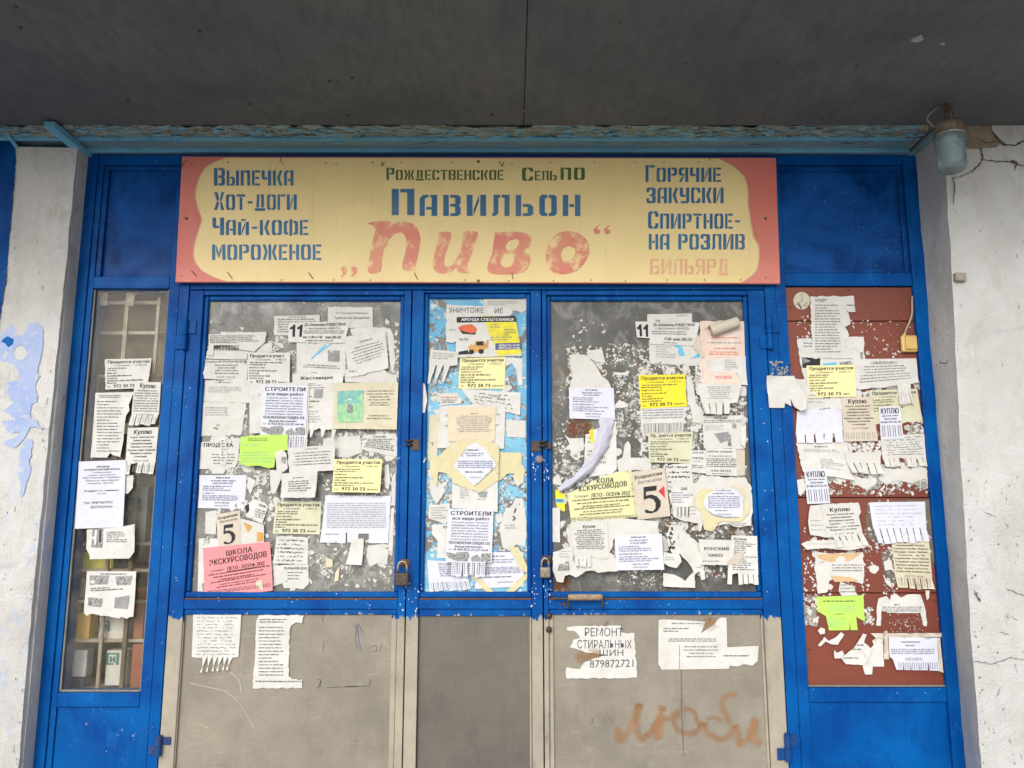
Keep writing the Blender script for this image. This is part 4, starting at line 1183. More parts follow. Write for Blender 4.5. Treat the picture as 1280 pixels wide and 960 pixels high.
def RC(x0, y0, x1, y1): return [(x0, y0), (x1, y0), (x1, y1), (x0, y1)]
def mir(p): return [(1 - x, y) for x, y in p]
BAR = RC(0, 0, .32, 1)
HALF = [(0, .12), (.14, 0), (.46, 0), (.46, .13), (.32, .17), (.32, .83), (.46, .87), (.46, 1), (.14, 1), (0, .88)]
BOWL = [(.4, 1), (.84, 1), (1, .9), (1, .56), (.84, .44), (.4, .44), (.4, .56), (.68, .58), (.68, .86), (.4, .87)]
ST = {
 'О': [HALF, mir(HALF)], 'В': [BAR, [(.4, 0), (.84, 0), (1, .1), (1, .40), (.9, .5), (1, .6), (1, .9), (.84, 1), (.4, 1), (.4, .87), (.68, .86), (.68, .58), (.4, .57), (.4, .45), (.68, .43), (.68, .14), (.4, .13)]],
 'Ы': [RC(0, 0, .22, 1), [(.28, 0), (.56, 0), (.66, .1), (.66, .48), (.56, .58), (.28, .58), (.28, .46), (.44, .44), (.44, .14), (.28, .13)], RC(.76, 0, 1, 1)],
 'П': [RC(0, 0, .32, 1), [(.38, 1), (1, 1), (1, 0), (.68, 0), (.68, .86), (.38, .86)]],
 'Е': [BAR, RC(.4, 0, 1, .14), RC(.4, .43, .88, .57), RC(.4, .86, 1, 1)],
 'Ч': [[(0, 1), (.32, 1), (.32, .55), (.6, .55), (.6, .40), (.12, .40), (0, .5)], RC(.66, 0, 1, 1)],
 'К': [BAR, [(.42, .5), (.72, 1), (1, 1), (.74, .5), (1, 0), (.72, 0)]],
 'А': [[(0, 0), (.30, 0), (.30, .8), (.40, .88), (.52, .88), (.52, 1), (.2, 1), (0, .84)], [(.60, 1), (1, 1), (1, 0), (.68, 0), (.68, .3), (.38, .3), (.38, .43), (.68, .43), (.68, .88), (.60, .88)]],
 'Х': [[(0, 1), (.32, 1), (.5, .66), (.42, .5), (.3, .5), (.26, .56)], [(.58, .62), (.72, 1), (1, 1), (.72, .5), (1, 0), (.66, 0)], [(0, 0), (.3, 0), (.5, .4), (.42, .46), (.26, .46)]],
 'Т': [RC(0, .86, 1, 1), RC(.34, 0, .66, .82)], '-': [RC(.1, .42, .9, .56)],
 'Д': [[(.12, .16), (.40, .16), (.46, .86), (.46, 1), (.2, 1)], [(.54, 1), (.88, 1), (.88, .16), (.6, .16), (.6, .86), (.54, .86)], RC(0, -.06, 1, .12)],
 'Г': [BAR, RC(.38, .86, 1, 1)], 'И': [RC(0, 0, .3, 1), RC(.7, 0, 1, 1), [(.35, .0), (.35, .3), (.64, 1), (.64, .7)]],
 'Й': [RC(0, 0, .3, .88), RC(.7, 0, 1, .88), [(.35, .0), (.35, .3), (.64, .88), (.64, .6)], RC(.3, .94, .7, 1.06)],
 'Ф': [RC(.40, -.05, .60, 1.06), [(0, .14), (.1, .04), (.34, .04), (.34, .16), (.22, .2), (.22, .78), (.34, .83), (.34, .95), (.1, .95), (0, .85)], [(1, .14), (.9, .04), (.66, .04), (.66, .16), (.78, .2), (.78, .78), (.66, .83), (.66, .95), (.9, .95), (1, .85)]],
 'М': [RC(0, 0, .24, 1), RC(.76, 0, 1, 1), [(.29, 1), (.29, .6), (.5, .1), (.5, .5)], [(.71, 1), (.71, .6), (.53, .1), (.53, .5)]],
 'Р': [BAR, BOWL], 'Ж': [RC(.40, 0, .60, 1), [(.0, 1), (.2, 1), (.36, .5), (.2, 0), (0, 0), (.16, .5)], [(1, 1), (.8, 1), (.64, .5), (.8, 0), (1, 0), (.84, .5)]],
 'Н': [RC(0, 0, .31, 1), RC(.69, 0, 1, 1), RC(.37, .42, .63, .57)],
 'С': [HALF, [(.54, 0), (.86, 0), (1, .12), (1, .32), (.70, .32), (.70, .16), (.54, .13)], [(.54, 1), (.86, 1), (1, .88), (1, .68), (.70, .68), (.70, .84), (.54, .87)]],
 'Л': [[(0, 0), (.2, 0), (.36, .12), (.36, .86), (.46, .88), (.46, 1), (.08, 1), (.08, .16), (0, .13)], [(.54, 1), (1, 1), (1, 0), (.70, 0), (.70, .86), (.54, .88)]],
 'Ь': [BAR, [(x, 1 - y) for x, y in BOWL]], 'Я': [mir(BAR), mir(BOWL)[:], [(0, 0), (.28, 0), (.56, .38), (.36, .40)]],
 'З': [[(0, .70), (.3, .70), (.3, .86), (.62, .86), (.62, .58), (.36, .57), (.36, .45), (.62, .43), (.62, .14), (.3, .14), (.3, .32), (0, .32), (0, .1), (.14, 0), (.84, 0), (1, .1), (1, .42), (.9, .5), (1, .6), (1, .9), (.84, 1), (.14, 1), (0, .9)]],
 'У': [[(0, 1), (.32, 1), (.32, .55), (.6, .55), (.6, .40), (.12, .40), (0, .5)], [(.68, 1), (1, 1), (1, .12), (.86, 0), (.1, 0), (.1, .14), (.68, .14)]],
 'Б': [BAR, RC(.38, .86, .95, 1), [(x, (1 - y) * 1.0) for x, y in BOWL]],
}
SW = {'Ж': 1.45, 'М': 1.35, 'Ы': 1.3, 'Ф': 1.4, 'И': 1.1, 'Й': 1.1, 'Д': 1.15, '-': .7, ' ': .55, 'Г': .85, 'Т': .95, 'Е': .85}
def stencil(txt, u0, u1, v0, v1, mat, cap=0, capw=1.15, gap=.18):
    ws = [SW.get(c, 1.0) * (capw if i < cap else 1) for i, c in enumerate(txt)]
    tot = sum(ws) + gap * (len(txt) - 1); k = (u1 - u0) / tot
    x = u0; V = []; Fc = []
    for i, (c, w) in enumerate(zip(txt, ws)):
        if c != ' ':
            top = v0 - (3 if i < cap else 0)
            for pi, poly in enumerate(ST[c]):
                pp = []
                for j, a in enumerate(poly):
                    pp.append((x + a[0] * w * k + R.uniform(-.12, .12), v1 + (top - v1) * a[1] + R.uniform(-.12, .12)))
                v2, f2 = tri(pp)
                b = len(V); V += [tuple(P(u, v, SY - .0014)) for u, v in v2]; Fc += [tuple(b + q for q in f) for f in f2]
        x += (w + gap) * k
    me = bpy.data.meshes.new('lettering'); me.from_pydata(V, [], Fc); o = link('lettering', me, mat); adopt(sg, o)
stencil('ВЫПЕЧКА', 267.5, 367, 213, 232, let_blue, 1); stencil('ХОТ-ДОГИ', 267.5, 371, 243, 262.5, let_blue, 1)
stencil('ЧАЙ-КОФЕ', 265.5, 385.5, 275, 294, let_blue, 1); stencil('МОРОЖЕНОЕ', 265, 401.5, 305.5, 325, let_blue)
stencil('РОЖДЕСТВЕНСКОЕ', 483, 629.5, 212.5, 225, let_green, 1); stencil('С', 652.5, 666.5, 209.5, 226, let_green); stencil('ЕЛЬ', 668.5, 696, 213.5, 225.5, let_green); stencil('ПО', 700.5, 731, 209.5, 224.8, let_green, gap=.25)
stencil('П', 489.5, 518, 236, 269, let_blue); stencil('АВИЛЬОН', 524.5, 725.5, 243.5, 270, let_blue, gap=.34)
stencil('ГОРЯЧИЕ', 807, 901.5, 209.5, 227.5, let_blue, 1); stencil('ЗАКУСКИ', 808, 904.5, 234.5, 254, let_blue)
stencil('СПИРТНОЕ-', 810, 926, 267, 286, let_blue, 1); stencil('НА РОЗЛИВ', 811, 931, 292.5, 312, let_blue); stencil('БИЛЬЯРД', 812.5, 911, 323.5, 343, let_fade)
def r3(p): return (p[0] / 4 + 480, p[1] / 4 + 170)
def big(outer, holes=(), lv=0):
    o = [r3(p) for p in outer]; o = smooth(o + [o[0]], 3)[:-1]
    hs_ = [smooth([r3(p) for p in h] + [r3(h[0])], 3)[:-1] for h in holes]
    v2, f2 = tri(o, hs_); me = bpy.data.meshes.new('lettering'); me.from_pydata([tuple(P(u, v, SY - .0014 - lv * .0002)) for u, v in v2], [], f2)
    adopt(sg, link('lettering', me, let_rose))
big([(-90, 438), (-45, 428), (30, 428), (25, 470), (5, 540), (-10, 620), (-20, 678), (-80, 682), (-70, 600), (-55, 520), (-45, 470), (-60, 445)])
big([(2, 500), (20, 462), (45, 442), (80, 430), (130, 434), (165, 460), (182, 510), (175, 570), (160, 640), (150, 672), (100, 670), (92, 640), (105, 590), (112, 540), (105, 500), (85, 482), (55, 490), (25, 520), (5, 560)], lv=1)
big([(275, 482), (335, 482), (325, 540), (305, 600), (302, 640), (318, 655), (345, 640), (375, 590), (392, 540), (398, 482), (468, 480), (455, 540), (435, 600), (415, 650), (430, 685), (370, 680), (365, 655), (335, 680), (290, 688), (255, 675), (245, 640), (255, 580), (268, 530)])
big([(555, 482), (640, 478), (700, 485), (735, 510), (730, 550), (700, 575), (730, 600), (728, 640), (700, 680), (640, 692), (560, 692), (520, 675), (520, 640), (540, 590), (548, 530)], [[(625, 525), (665, 515), (675, 535), (655, 565), (615, 570), (608, 550)], [(600, 590), (645, 590), (650, 620), (635, 650), (600, 655), (582, 630)]])
big([(925, 475), (980, 490), (1020, 530), (1028, 580), (1000, 640), (950, 680), (880, 692), (830, 670), (810, 620), (815, 560), (840, 510), (880, 482)], [[(925, 550), (955, 565), (950, 600), (925, 625), (895, 625), (885, 595), (895, 565)]])
for x in (-200, -150): big([(x - 16, 660), (x, 652), (x + 16, 662), (x + 12, 685), (x - 6, 702), (x - 18, 700), (x - 4, 690), (x - 10, 678)])
for x in (1065, 1117): big([(x + 20, 440), (x, 452), (x - 18, 470), (x - 8, 490), (x + 12, 488), (x + 16, 472), (x, 466), (x + 4, 456)])
# screws and bent nails holding the sign
b_ = bmesh.new()
for u, v in [(285, 203), (353, 204), (407, 204), (420, 205), (466, 203), (502, 203), (565, 203), (640, 204), (688, 203), (743, 203), (793, 203), (830, 203), (873, 203), (352, 350), (417, 350), (463, 350), (581, 350), (636, 351), (692, 351), (739, 350), (782, 351), (834, 350), (881, 350), (926, 350), (957, 347), (227, 345), (240, 205), (720, 338), (475, 338)]:
    lathe(b_, [(0, .0022), (.0018, .002), (.0024, 0)], P(u, v, SY - .0008), Vector((0, -1, 0)), 8)
for u, v in [(233, 273), (598, 202), (598, 351), (957, 273)]:
    lathe(b_, [(0, .0036), (.004, .003), (.005, 0)], P(u, v, SY - .0008), Vector((0, -1, 0)), 12)
adopt(sg, from_bm('screw', b_, screw_m))
b_ = bmesh.new()
for a, c in [((226, 209), (233, 200)), ((350, 202), (353, 191)), ((239, 338), (245, 345)), ((284, 340), (290, 348)), ((386, 341), (391, 348)), ((518, 341), (522, 349)), ((624, 202), (628, 208)), ((628, 208), (630, 202)), ((477, 202), (479, 208)), ((887, 200), (889, 191)), ((640, 341), (641, 349)), ((476, 207), (481, 203))]:
    tube(b_, [P(*a, SY - .001), P(*a, SY - .006), P(*c, SY - .006)], .0012, 5)
adopt(sg, from_bm('nail', b_, dark_iron))

# ------------------------------------------------------------ glass lamp hanging from the ceiling
LYY = 2.10
lt = P(1187, 146, LYY); lb = P(1190, 214, LYY)
lamp = empty('ceiling_lamp', lt); tag(lamp, 'ribbed glass jar lamp with rusty cap hanging near the right pillar', 'lamp')
ax = (lt - lb); Lh = ax.length; ax = (ax / Lh + Vector((-.03, 0, 0))).normalized()
jg = M('bluish_ribbed_glass', .25)
jg.b.inputs['Transmission Weight'].default_value = .75; jg.b.inputs['IOR'].default_value = 1.2
jg.color(jg.mix(jg.ramp(jg.noise(20, 4), .4, .7), (.50, .66, .70), (.34, .46, .50)))
b_ = bmesh.new(); jr = .0395
base = lb
prof = [(0.0001, 0), (jr * .72, 0.000), (jr * .92, .004), (jr * .98, .012)]
for k in range(14): prof.append((jr * (1.0 + (.012 if k % 2 else 0)), .018 + k * .0068))
prof += [(jr * 1.02, .118), (jr * .9, .122)]
lathe(b_, prof, base, ax, 40)
adopt(lamp, from_bm('glass_jar', b_, jg.m, smooth=True))
b_ = bmesh.new()
lathe(b_, [(jr * .98, .112), (jr * 1.04, .116), (jr * 1.04, .134), (jr * .86, .150), (jr * .35, .160), (.009, .162), (.0075, .215), (0, .215)], base, ax, 32)
adopt(lamp, from_bm('cap', b_, simple('rusty_lamp_cap', (.13, .075, .045), .75, .2, (.20, .18, .14), 50, .5), smooth=True))
b_ = bmesh.new(); lathe(b_, [(jr * .90, .106), (jr * 1.05, .107), (jr * 1.05, .1135), (jr * .90, .1135)], base, ax, 32)
adopt(lamp, from_bm('ring', b_, steel, smooth=True))
b_ = bmesh.new(); lathe(b_, [(.0001, .020), (.014, .023), (.023, .038), (.024, .055), (.017, .078), (.015, .085)], base, ax, 24)
adopt(lamp, from_bm('bulb', b_, simple('dim_bulb', (.55, .58, .58), .4), smooth=True))
b_ = bmesh.new(); lathe(b_, [(.0001, .083), (.018, .084), (.018, .108), (.0001, .109)], base, ax, 20)
adopt(lamp, from_bm('socket', b_, simple('porcelain_socket', (.72, .70, .58), .4), smooth=True))
b_ = bmesh.new(); lathe(b_, [(.0001, .006), (.030, .007), (.034, .012), (.030, .016), (.0001, .015)], base, ax, 20)
adopt(lamp, from_bm('settled_dust', b_, simple('lamp_dust', (.16, .16, .13), .9, 0, (.3, .3, .26), 40)))
b_ = bmesh.new(); tube(b_, [P(u, v, 2.12) for u, v in smooth([(1168, 160), (1161, 152), (1159, 147), (1166, 139), (1175, 133), (1183, 134), (1188, 140), (1189, 147)], 4)], .0022, 7)
adopt(lamp, from_bm('cable', b_, wire_m, smooth=True))
b_ = bmesh.new(); tube(b_, [P(u, v, 2.10) for u, v in smooth([(1182, 128), (1188, 134), (1191, 141), (1190, 150)], 4)], .0018, 6); adopt(lamp, from_bm('hook', b_, rust))
b_ = bmesh.new(); tube(b_, [P(1168, 160, 2.14), P(1150, 176, 2.26), P(1138, 188, 2.385)], .0025, 6)
o = from_bm('cable', b_, dark_iron); tag(o, 'dark cable running from the glass lamp to the frame corner', 'cable')

# junction box on the brown board
jb = empty('junction_box', P(1134, 430, BY)); tag(jb, 'yellowed plastic junction box on the brown board', 'junction box')
a, c = P(1123.5, 420, BY), P(1145, 441, BY)
adopt(jb, boxo('box_body', boxplastic, None, a.x, c.x, BY - .016, BY - .0008, c.z, a.z, bev=.006), boxo('lid', boxplastic, None, a.x + .011, c.x - .004, BY - .021, BY - .0165, c.z + .008, a.z - .005, bev=.003))
b_ = bmesh.new(); tube(b_, [P(u, v, BY - .006) for u, v in smooth([(1130, 421), (1133, 411), (1137, 402), (1140, 392), (1140, 380), (1140, 370)], 4)], .0035, 8)
adopt(jb, from_bm('cable', b_, wire_m, smooth=True))
b_ = bmesh.new(); tube(b_, [P(1130, 421, BY - .008), P(1130.5, 417, BY - .008)], [.006, .004], 10); adopt(jb, from_bm('gland', b_, boxplastic))

# ------------------------------------------------------------ notices: side window
W = 2.4105
PL = dict(plane=W)
paper('white plot-for-sale sheet near the top of the left side window', [(132, 449), (190, 448), (184, 485), (132, 487)], 'white', 'sssj', content=c_plot(), wr=.7, **PL)
paper('long torn price list under the plot sheet on the side window', None, 'white', 's', poly=[(119.7, 491), (168, 490), (161, 506), (162, 513), (157.6, 519), (156, 530), (154.5, 550), (150.6, 571), (141, 569), (138, 566), (134, 572), (114, 572)], content=[('l', .16, .05, .72, .10, 2, 'g', 'c'), ('l', .14, .14, .74, .94, 17, 'g')], **PL)
paper('upper buying leaflet with curled tabs at the right of the side window', [(169, 477), (202, 478), (198, 532), (163, 532)], 'white', 'ssss', strips=dict(n=5, d=.26, skew=-.25, curl=.012), content=c_buy(lines=BUY2, e=.70, n=5), **PL)
paper('lower buying leaflet with a missing tab on the side window', [(160, 535), (198.5, 534), (193, 593), (156, 593)], 'white', 'ssss', strips=dict(n=5, d=.24, miss=(1,), curl=.010), content=c_buy(n=5), **PL)
paper('small blank scrap beside the bluish heater notice', None, 'white', 's', poly=[(157, 594), (167, 594), (166, 610), (160, 617), (156, 617)], **PL)
paper('bluish white heating boiler sale notice on the side window', [(99, 577), (158, 575), (154, 659), (94, 661)], 'blue', content=[('t', 'ПРОДАМ', .38, .075, .025, .27, True, 'k'), ('t', 'ОТОПИТЕЛЬНЫЙ КОТЕЛ', .12, .115, .028, .76, True, 'k'), ('t', 'газогенераторный', .3, .16, .02, .4, False, 'g'), ('t', 'стальной производитель', .2, .20, .02, .6, False, 'g'), ('t', 'ООО «Газстрой» г. Ульяновск', .1, .235, .026, .8, False, 'k'), ('t', 'Работает на газе и твердом', .16, .28, .022, .7, False, 'k'), ('t', 'топливе пл. 100 кв.м.', .2, .32, .022, .56, False, 'k'), ('t', 'В подарок 1,5 т. каменного', .15, .43, .025, .72, True, 'k'), ('t', 'угля', .42, .475, .022, .2, False, 'g'), ('t', 'Тел. 89879874763', .14, .60, .038, .62, False, 'k'), ('t', '89279024364', .3, .665, .038, .46, False, 'k')], **PL)
paper('white card with small grey door photo on the side window', None, 'white', 's', poly=[(109, 662), (150, 659), (169, 655), (168, 690), (162, 698), (113, 699), (112, 693), (108, 686)], content=[('r', [(.13, .13), (.35, .14), (.34, .68), (.10, .66)], 'p'), ('r', [(.18, .17), (.22, .17), (.20, .6), (.16, .6)], 'w', 1), ('r', [(.27, .17), (.31, .17), (.3, .6), (.26, .6)], 'k', 1), ('l', .42, .22, .85, .54, 6, 'g')], **PL)
paper('sheet of four grey house photos at the bottom of the side window', [(109, 714), (171, 714), (167, 771), (105, 766)], 'white', 'sszs', content=[('l', .28, .05, .8, .08, 1, 'g', 'c'), ('r', [(.06, .1), (.45, .1), (.44, .3), (.08, .33)], 'p'), ('r', [(.58, .12), (.93, .1), (.9, .3), (.62, .33)], 'p'), ('l', .1, .40, .95, .50, 2, 'k', 'l', -.1), ('r', [(.07, .62), (.36, .64), (.34, .84), (.07, .82)], 'p'), ('r', [(.2, .68), (.28, .68), (.27, .82), (.19, .82)], 'w', 1), ('r', [(.60, .60), (.90, .54), (.88, .84), (.6, .84)], 'l'), ('r', [(.8, .55), (.88, .54), (.74, .83), (.68, .83)], 'p', 1)], **PL)


# torn remnants between the notices
def rem(label, color, poly, **k): paper(label, None, color, 'j', poly=poly, wr=1.6, **k)
PL = dict(plane=PY)
rem('faded grey remnant under the small buying note on the left door', 'old', [(404, 548), (428, 546), (450, 544), (453, 566), (436, 572), (412, 570), (403, 562)], **PL)
rem('thin curled white strip at the right of the yellow plot sheet', 'white', [(481, 582), (486, 580), (488, 600), (486, 612), (481, 609)], **PL)
rem('narrow pale scrap along the right edge of the left door pane', 'old', [(490, 596), (495, 590), (494, 632), (489, 632)], **PL)
rem('torn scrap sticking up beside the bluish dense sheet', 'old', [(488, 636), (493, 634), (491, 690), (486, 688), (485, 660)], **PL)
rem('ragged remnant over the padlock corner of the left door pane', 'old', [(460, 682), (478, 680), (486, 690), (484, 706), (472, 704), (462, 708), (458, 696)], **PL)
rem('small kraft brown scrap below the bluish dense sheet', 'kraft', [(408, 697), (416, 700), (416, 708), (407, 709)], **PL)
rem('sharp brown sliver near the bottom of the left door pane', 'kraft', [(425, 708), (423, 726), (418, 727), (419, 716)], **PL)
rem('white torn corner between the lime leaflet and tilted leaflet', 'white', [(311, 596), (320, 601), (316, 612), (313, 618), (309, 608)], **PL)
rem('pale ragged scrap under the notice stack at upper left', 'old', [(296, 438), (312, 434), (340, 428), (341, 440), (318, 444), (300, 450)], **PL)
rem('white strip above the real price note on the left door', 'old', [(262, 436), (290, 438), (310, 440), (309, 449), (270, 449), (256, 448)], **PL)
rem('torn yellowish remnant left of the diamond notice', 'old', [(537, 598), (548, 600), (556, 612), (552, 622), (545, 630), (538, 616)], **PL)
rem('pale triangular remnant right of the tall page on the middle door', 'old', [(640, 594), (656, 590), (654, 603), (647, 608)], **PL)
rem('white parallelogram scrap high on the right door pane', 'white', [(733, 436), (738, 438), (752, 436), (757, 454), (744, 452), (736, 447)], **PL)
rem('crumpled pale remnant above the bluish notice on the right door', 'old', [(713, 444), (722, 442), (736, 447), (744, 456), (752, 470), (760, 476), (764, 486), (712, 486), (716, 466), (712, 456)], **PL)
rem('two pale lobes of paper below the rust stain on the right door', 'white', [(705, 543), (712, 548), (729, 547), (730, 562), (722, 566), (714, 570), (713, 562), (705, 562), (712, 555)], **PL)
rem('blank slip with finger shaped tab on the right door', 'white', [(771, 576), (778, 572), (781, 555), (785, 551), (788, 556), (788, 572), (814, 573), (814, 588), (790, 588), (774, 592)], **PL)
rem('pale lens shaped scrap right of the bluish notice', 'white', [(769, 506), (774, 500), (782, 504), (785, 508), (778, 510), (770, 510)], **PL)
rem('thin torn band below the scattered flecks on the right door', 'white', [(766, 465), (780, 466), (784, 463), (787, 465), (784, 470), (768, 468)], **PL)
rem('ragged white rim at the left edge of the right door pane', 'old', [(691, 598), (697, 592), (701, 600), (703, 608), (696, 606), (691, 605)], **PL)
rem('pale crumbling remnant right of the bright yellow plot sheet', 'old', [(858, 470), (864, 472), (868, 490), (870, 505), (880, 515), (876, 530), (866, 528), (864, 512), (859, 500)], **PL)
rem('pale torn base paper under the handwritten tab sheet', 'old', [(1100, 584), (1120, 586), (1150, 584), (1160, 588), (1156, 598), (1140, 604), (1122, 600), (1108, 606), (1098, 600)], plane=BY)
rem('pale remnant below the fanned tabs on the brown board', 'old', [(1060, 592), (1078, 598), (1090, 594), (1096, 604), (1084, 612), (1070, 606)], plane=BY)

# notices: left door
DP = PY
PL = dict(plane=DP)
paper('torn ragged sheet at the top left of the left door', None, 'old', 'j', poly=[(261, 418), (276, 418), (276, 415), (333, 415), (332, 427), (318, 440), (300, 437), (290, 432), (268, 432), (267, 445), (259, 445)], content=[('l', .05, .15, .9, .5, 5, 'g')] + tabs(8, .55, .8, 'k', .1, .5), **PL)
paper('pale torn sheet hidden behind the real price note', [(254, 475), (312, 475), (312, 504), (255, 502)], 'old', 'jjjj', content=[('l', .3, .1, .6, .14, 1, 'g', 'c'), ('l', .1, .3, .9, .6, 4, 'l')], **PL)
paper('grey smudged sheet with torn bottom left of the builders leaflet', [(252, 503), (308, 504), (302, 543), (250, 543)], 'old', 'jjzj', content=[('l', .1, .15, .7, .45, 4, 'l')], **PL)
paper('buckled note with italic price lines on the left door', [(254, 450), (310, 449), (309, 475), (257, 474)], 'old', 'sssj', content=[('t', 'Стройка ПО РЕАЛЬНОЙ ЦЕНЕ', .06, .06, .09, .9, True, 'g'), ('l', .24, .26, .8, .8, 4, 'g', 'c'), ('t', '8-919 - 722-37', .28, .84, .08, .44, False, 'k')], curlside=('l', .008), **PL)
paper('white typed sheet behind the eleven o clock poster on the left door', [(343, 395), (400, 394), (399, 421), (343, 419)], 'white', 'sssj', content=c_lines(6), **PL)
paper('salesman wanted sheet topmost on the left door', [(410, 384), (466, 384), (466, 410), (410, 410)], 'white', 'jsss', content=[('t', 'ТК «Корзинка-Балашиха»', .18, .24, .09, .72, False, 'g'), ('t', 'Требуются продавцы!', .14, .46, .12, .80, False, 'k', -.02)], **PL)
paper('folded white sheet at the right edge of the left door', None, 'white', 'j', poly=[(438, 411), (480, 409), (488, 411), (492, 420), (494, 455), (491, 468), (487, 452), (485, 420), (440, 419)], **PL)
paper('plain page with grey portrait in the middle of the left door', [(371, 426), (432, 428), (432, 473), (371, 470)], 'white', 'jsss', content=[('r', [(.64, .24), (.88, .24), (.88, .55), (.64, .55)], 'l'), ('r', [(.74, .3), (.82, .3), (.82, .46), (.74, .46)], 'p', 1), ('s', [(.72, .05), (.45, .3), (.30, .5)], 1.6, 'c'), ('s', [(.6, .1), (.42, .35)], 3, 'c'), ('l', .05, .66, .95, .78, 2, 'g', 'c'), ('l', .3, .87, .6, .9, 1, 'l')], **PL)
paper('poster with large number eleven on the left door', [(361, 403), (438, 402), (430, 429), (361, 428)], 'white', 'jssj', content=[('r', [(.02, .25), (.05, .22), (.08, .12), (.11, .12), (.11, .72), (.065, .72), (.065, .34), (.02, .36)], 'k'), ('r', [(.14, .25), (.17, .22), (.20, .12), (.23, .12), (.23, .72), (.185, .72), (.185, .34), (.14, .36)], 'k'), ('t', 'ДК «Запорожец» РОЖДЕСТВЕНО', .26, .06, .13, .68, True, 'k'), ('t', 'с программой «ВИАТО»', .29, .25, .11, .58, False, 'k'), ('l', .26, .42, .96, .6, 2, 'g'), ('t', 'нач. 12-00 и 17-00', .25, .66, .13, .34, True, 'k'), ('t', 'цена 200-250', .64, .66, .13, .28, True, 'k'), ('l', .3, .88, .8, .93, 1, 'k')], **PL)
paper('skewed white announcement near the top right of the left door', [(430, 421), (482, 414), (486, 459), (436, 471)], 'white', 'sszs', content=[('t', 'ПРОПИСКА', .34, .17, .055, .34, False, 'k', -.12), ('l', .12, .33, .92, .8, 6, 'g', 'c', -.12)], curlside=('b', .004), **PL)
paper('torn white strip below the skewed announcement', None, 'old', 'j', poly=[(430, 462), (478, 460), (484, 466), (496, 470), (497, 479), (432, 478)], content=[('l', .1, .2, .5, .3, 1, 'g')], **PL)
paper('white plot-for-sale sheet left of the builders leaflet on the left door', [(310, 441), (363, 441), (362, 482), (310, 481)], 'white', 'ssss', content=c_plot('Продается участ'), **PL)
paper('wide blank backing sheet under the builders leaflet', [(312, 480), (368, 478), (366, 543), (312, 541)], 'white', 'ssjs', content=[('t', 'Б', .2, .2, .05, .04, False, 'l')], **PL)
paper('tinsmith services page with torn tabs on the left door', [(366, 468), (430, 466), (420, 548), (366, 548)], 'white', 'ssss', strips=dict(n=8, d=.14, miss=(1, 4, 6), curl=.008, taper=1), content=[('t', 'Жестянщик', .14, .04, .05, .66, True, 'k'), ('l', .3, .15, .6, .2, 2, 'g'), ('s', [(.28, .22), (.65, .22)], .7, 'k'), ('r', [(.44, .24), (.62, .24), (.62, .38), (.44, .38)], 'l'), ('s', [(.28, .37), (.4, .35)], .8, 'k'), ('l', .28, .42, .6, .45, 1, 'k'), ('t', 'с доп.', .28, .5, .022, .16, True, 'k'), ('l', .28, .58, .62, .78, 5, 'l')], **PL)
paper('pink backing sheet behind the builders leaflet on the left door', [(329, 481), (387, 482), (384, 560), (327, 560)], 'salmon', **PL)
paper('builders leaflet in bold type on the left door', [(328, 481), (385, 482), (382, 562), (324, 561)], 'blue', 'ssss', strips=dict(n=9, d=.185, curl=.004), content=c_build(), wr=.5, **PL)
paper('cream card with green picture at the right of the left door', [(417, 479), (498, 478), (496, 537), (416, 536)], 'cream', content=[('r', [(.06, .18), (.47, .16), (.465, .85), (.065, .86)], 'n'), ('r', [(.06, .18), (.47, .16), (.468, .42), (.062, .48)], 't', 1), ('r', [(.21, .48), (.26, .42), (.31, .50), (.31, .64), (.26, .68), (.21, .62)], 'p', 2), ('r', [(.24, .34), (.28, .34), (.29, .42), (.23, .42)], 'w', 2), ('s', [(.25, .68), (.25, .82)], 1, 'w'), ('s', [(.28, .68), (.28, .80)], 1, 'w'), ('l', .5, .17, .94, .42, 4, 'g', 'c'), ('l', .55, .42, .88, .52, 2, 'g', 'c'), ('l', .5, .70, .93, .82, 2, 'g', 'c')], **PL)
paper('small buying note under the cream picture card', [(453, 544), (495, 542), (497, 570), (453, 562)], 'old', 'jjzj', content=[('t', 'Куплю', .32, .06, .11, .38, True, 'k'), ('l', .04, .24, .92, .85, 6, 'k', 'c')], **PL)
paper('torn sale sheet with narrow strip over it on the left door', None, 'old', 'j', poly=[(250, 553), (262, 552), (264, 546), (270, 543), (283, 545), (290, 553), (300, 551), (298, 572), (294, 585), (283, 583), (280, 592), (265, 592), (264, 586), (248, 586)], content=[('t', 'ПРОДАЖА', .12, .22, .10, .72, True, 'k'), ('l', .3, .5, .9, .8, 4, 'g', 'c')], **PL)
paper('vertical strip scrap over the torn sale sheet', None, 'white', 's', poly=[(275, 548), (283, 547), (284, 572), (282, 582), (276, 582), (274, 565)], content=[('l', .3, .1, .8, .9, 8, 'g')], **PL)
paper('lime green leaflet with torn lower edge on the left door', None, 'lime', 'j', poly=[(301, 546), (324, 544), (360, 543), (359, 563), (345, 566), (343, 584), (334, 585), (322, 582), (310, 583), (299, 578)], content=[('l', .15, .12, .6, .22, 2, 'g', 'c'), ('l', .1, .3, .7, .38, 1, 'n'), ('l', .05, .52, .75, .88, 4, 'n')], **PL)
paper('white curling scrap right of the lime leaflet', None, 'white', 'j', poly=[(344, 566), (352, 562), (358, 566), (360, 585), (352, 592), (346, 588)], content=[('r', [(.5, .3), (.9, .3), (.8, .6), (.5, .55)], 'p')], **PL)
paper('rumpled typed page right of the lime leaflet', [(360, 560), (419, 556), (418, 588), (362, 591)], 'white', 'jssj', content=[('l', .35, .08, .65, .12, 1, 'l', 'c'), ('l', .1, .22, .92, .8, 5, 'g', 'c')], wr=2, **PL)
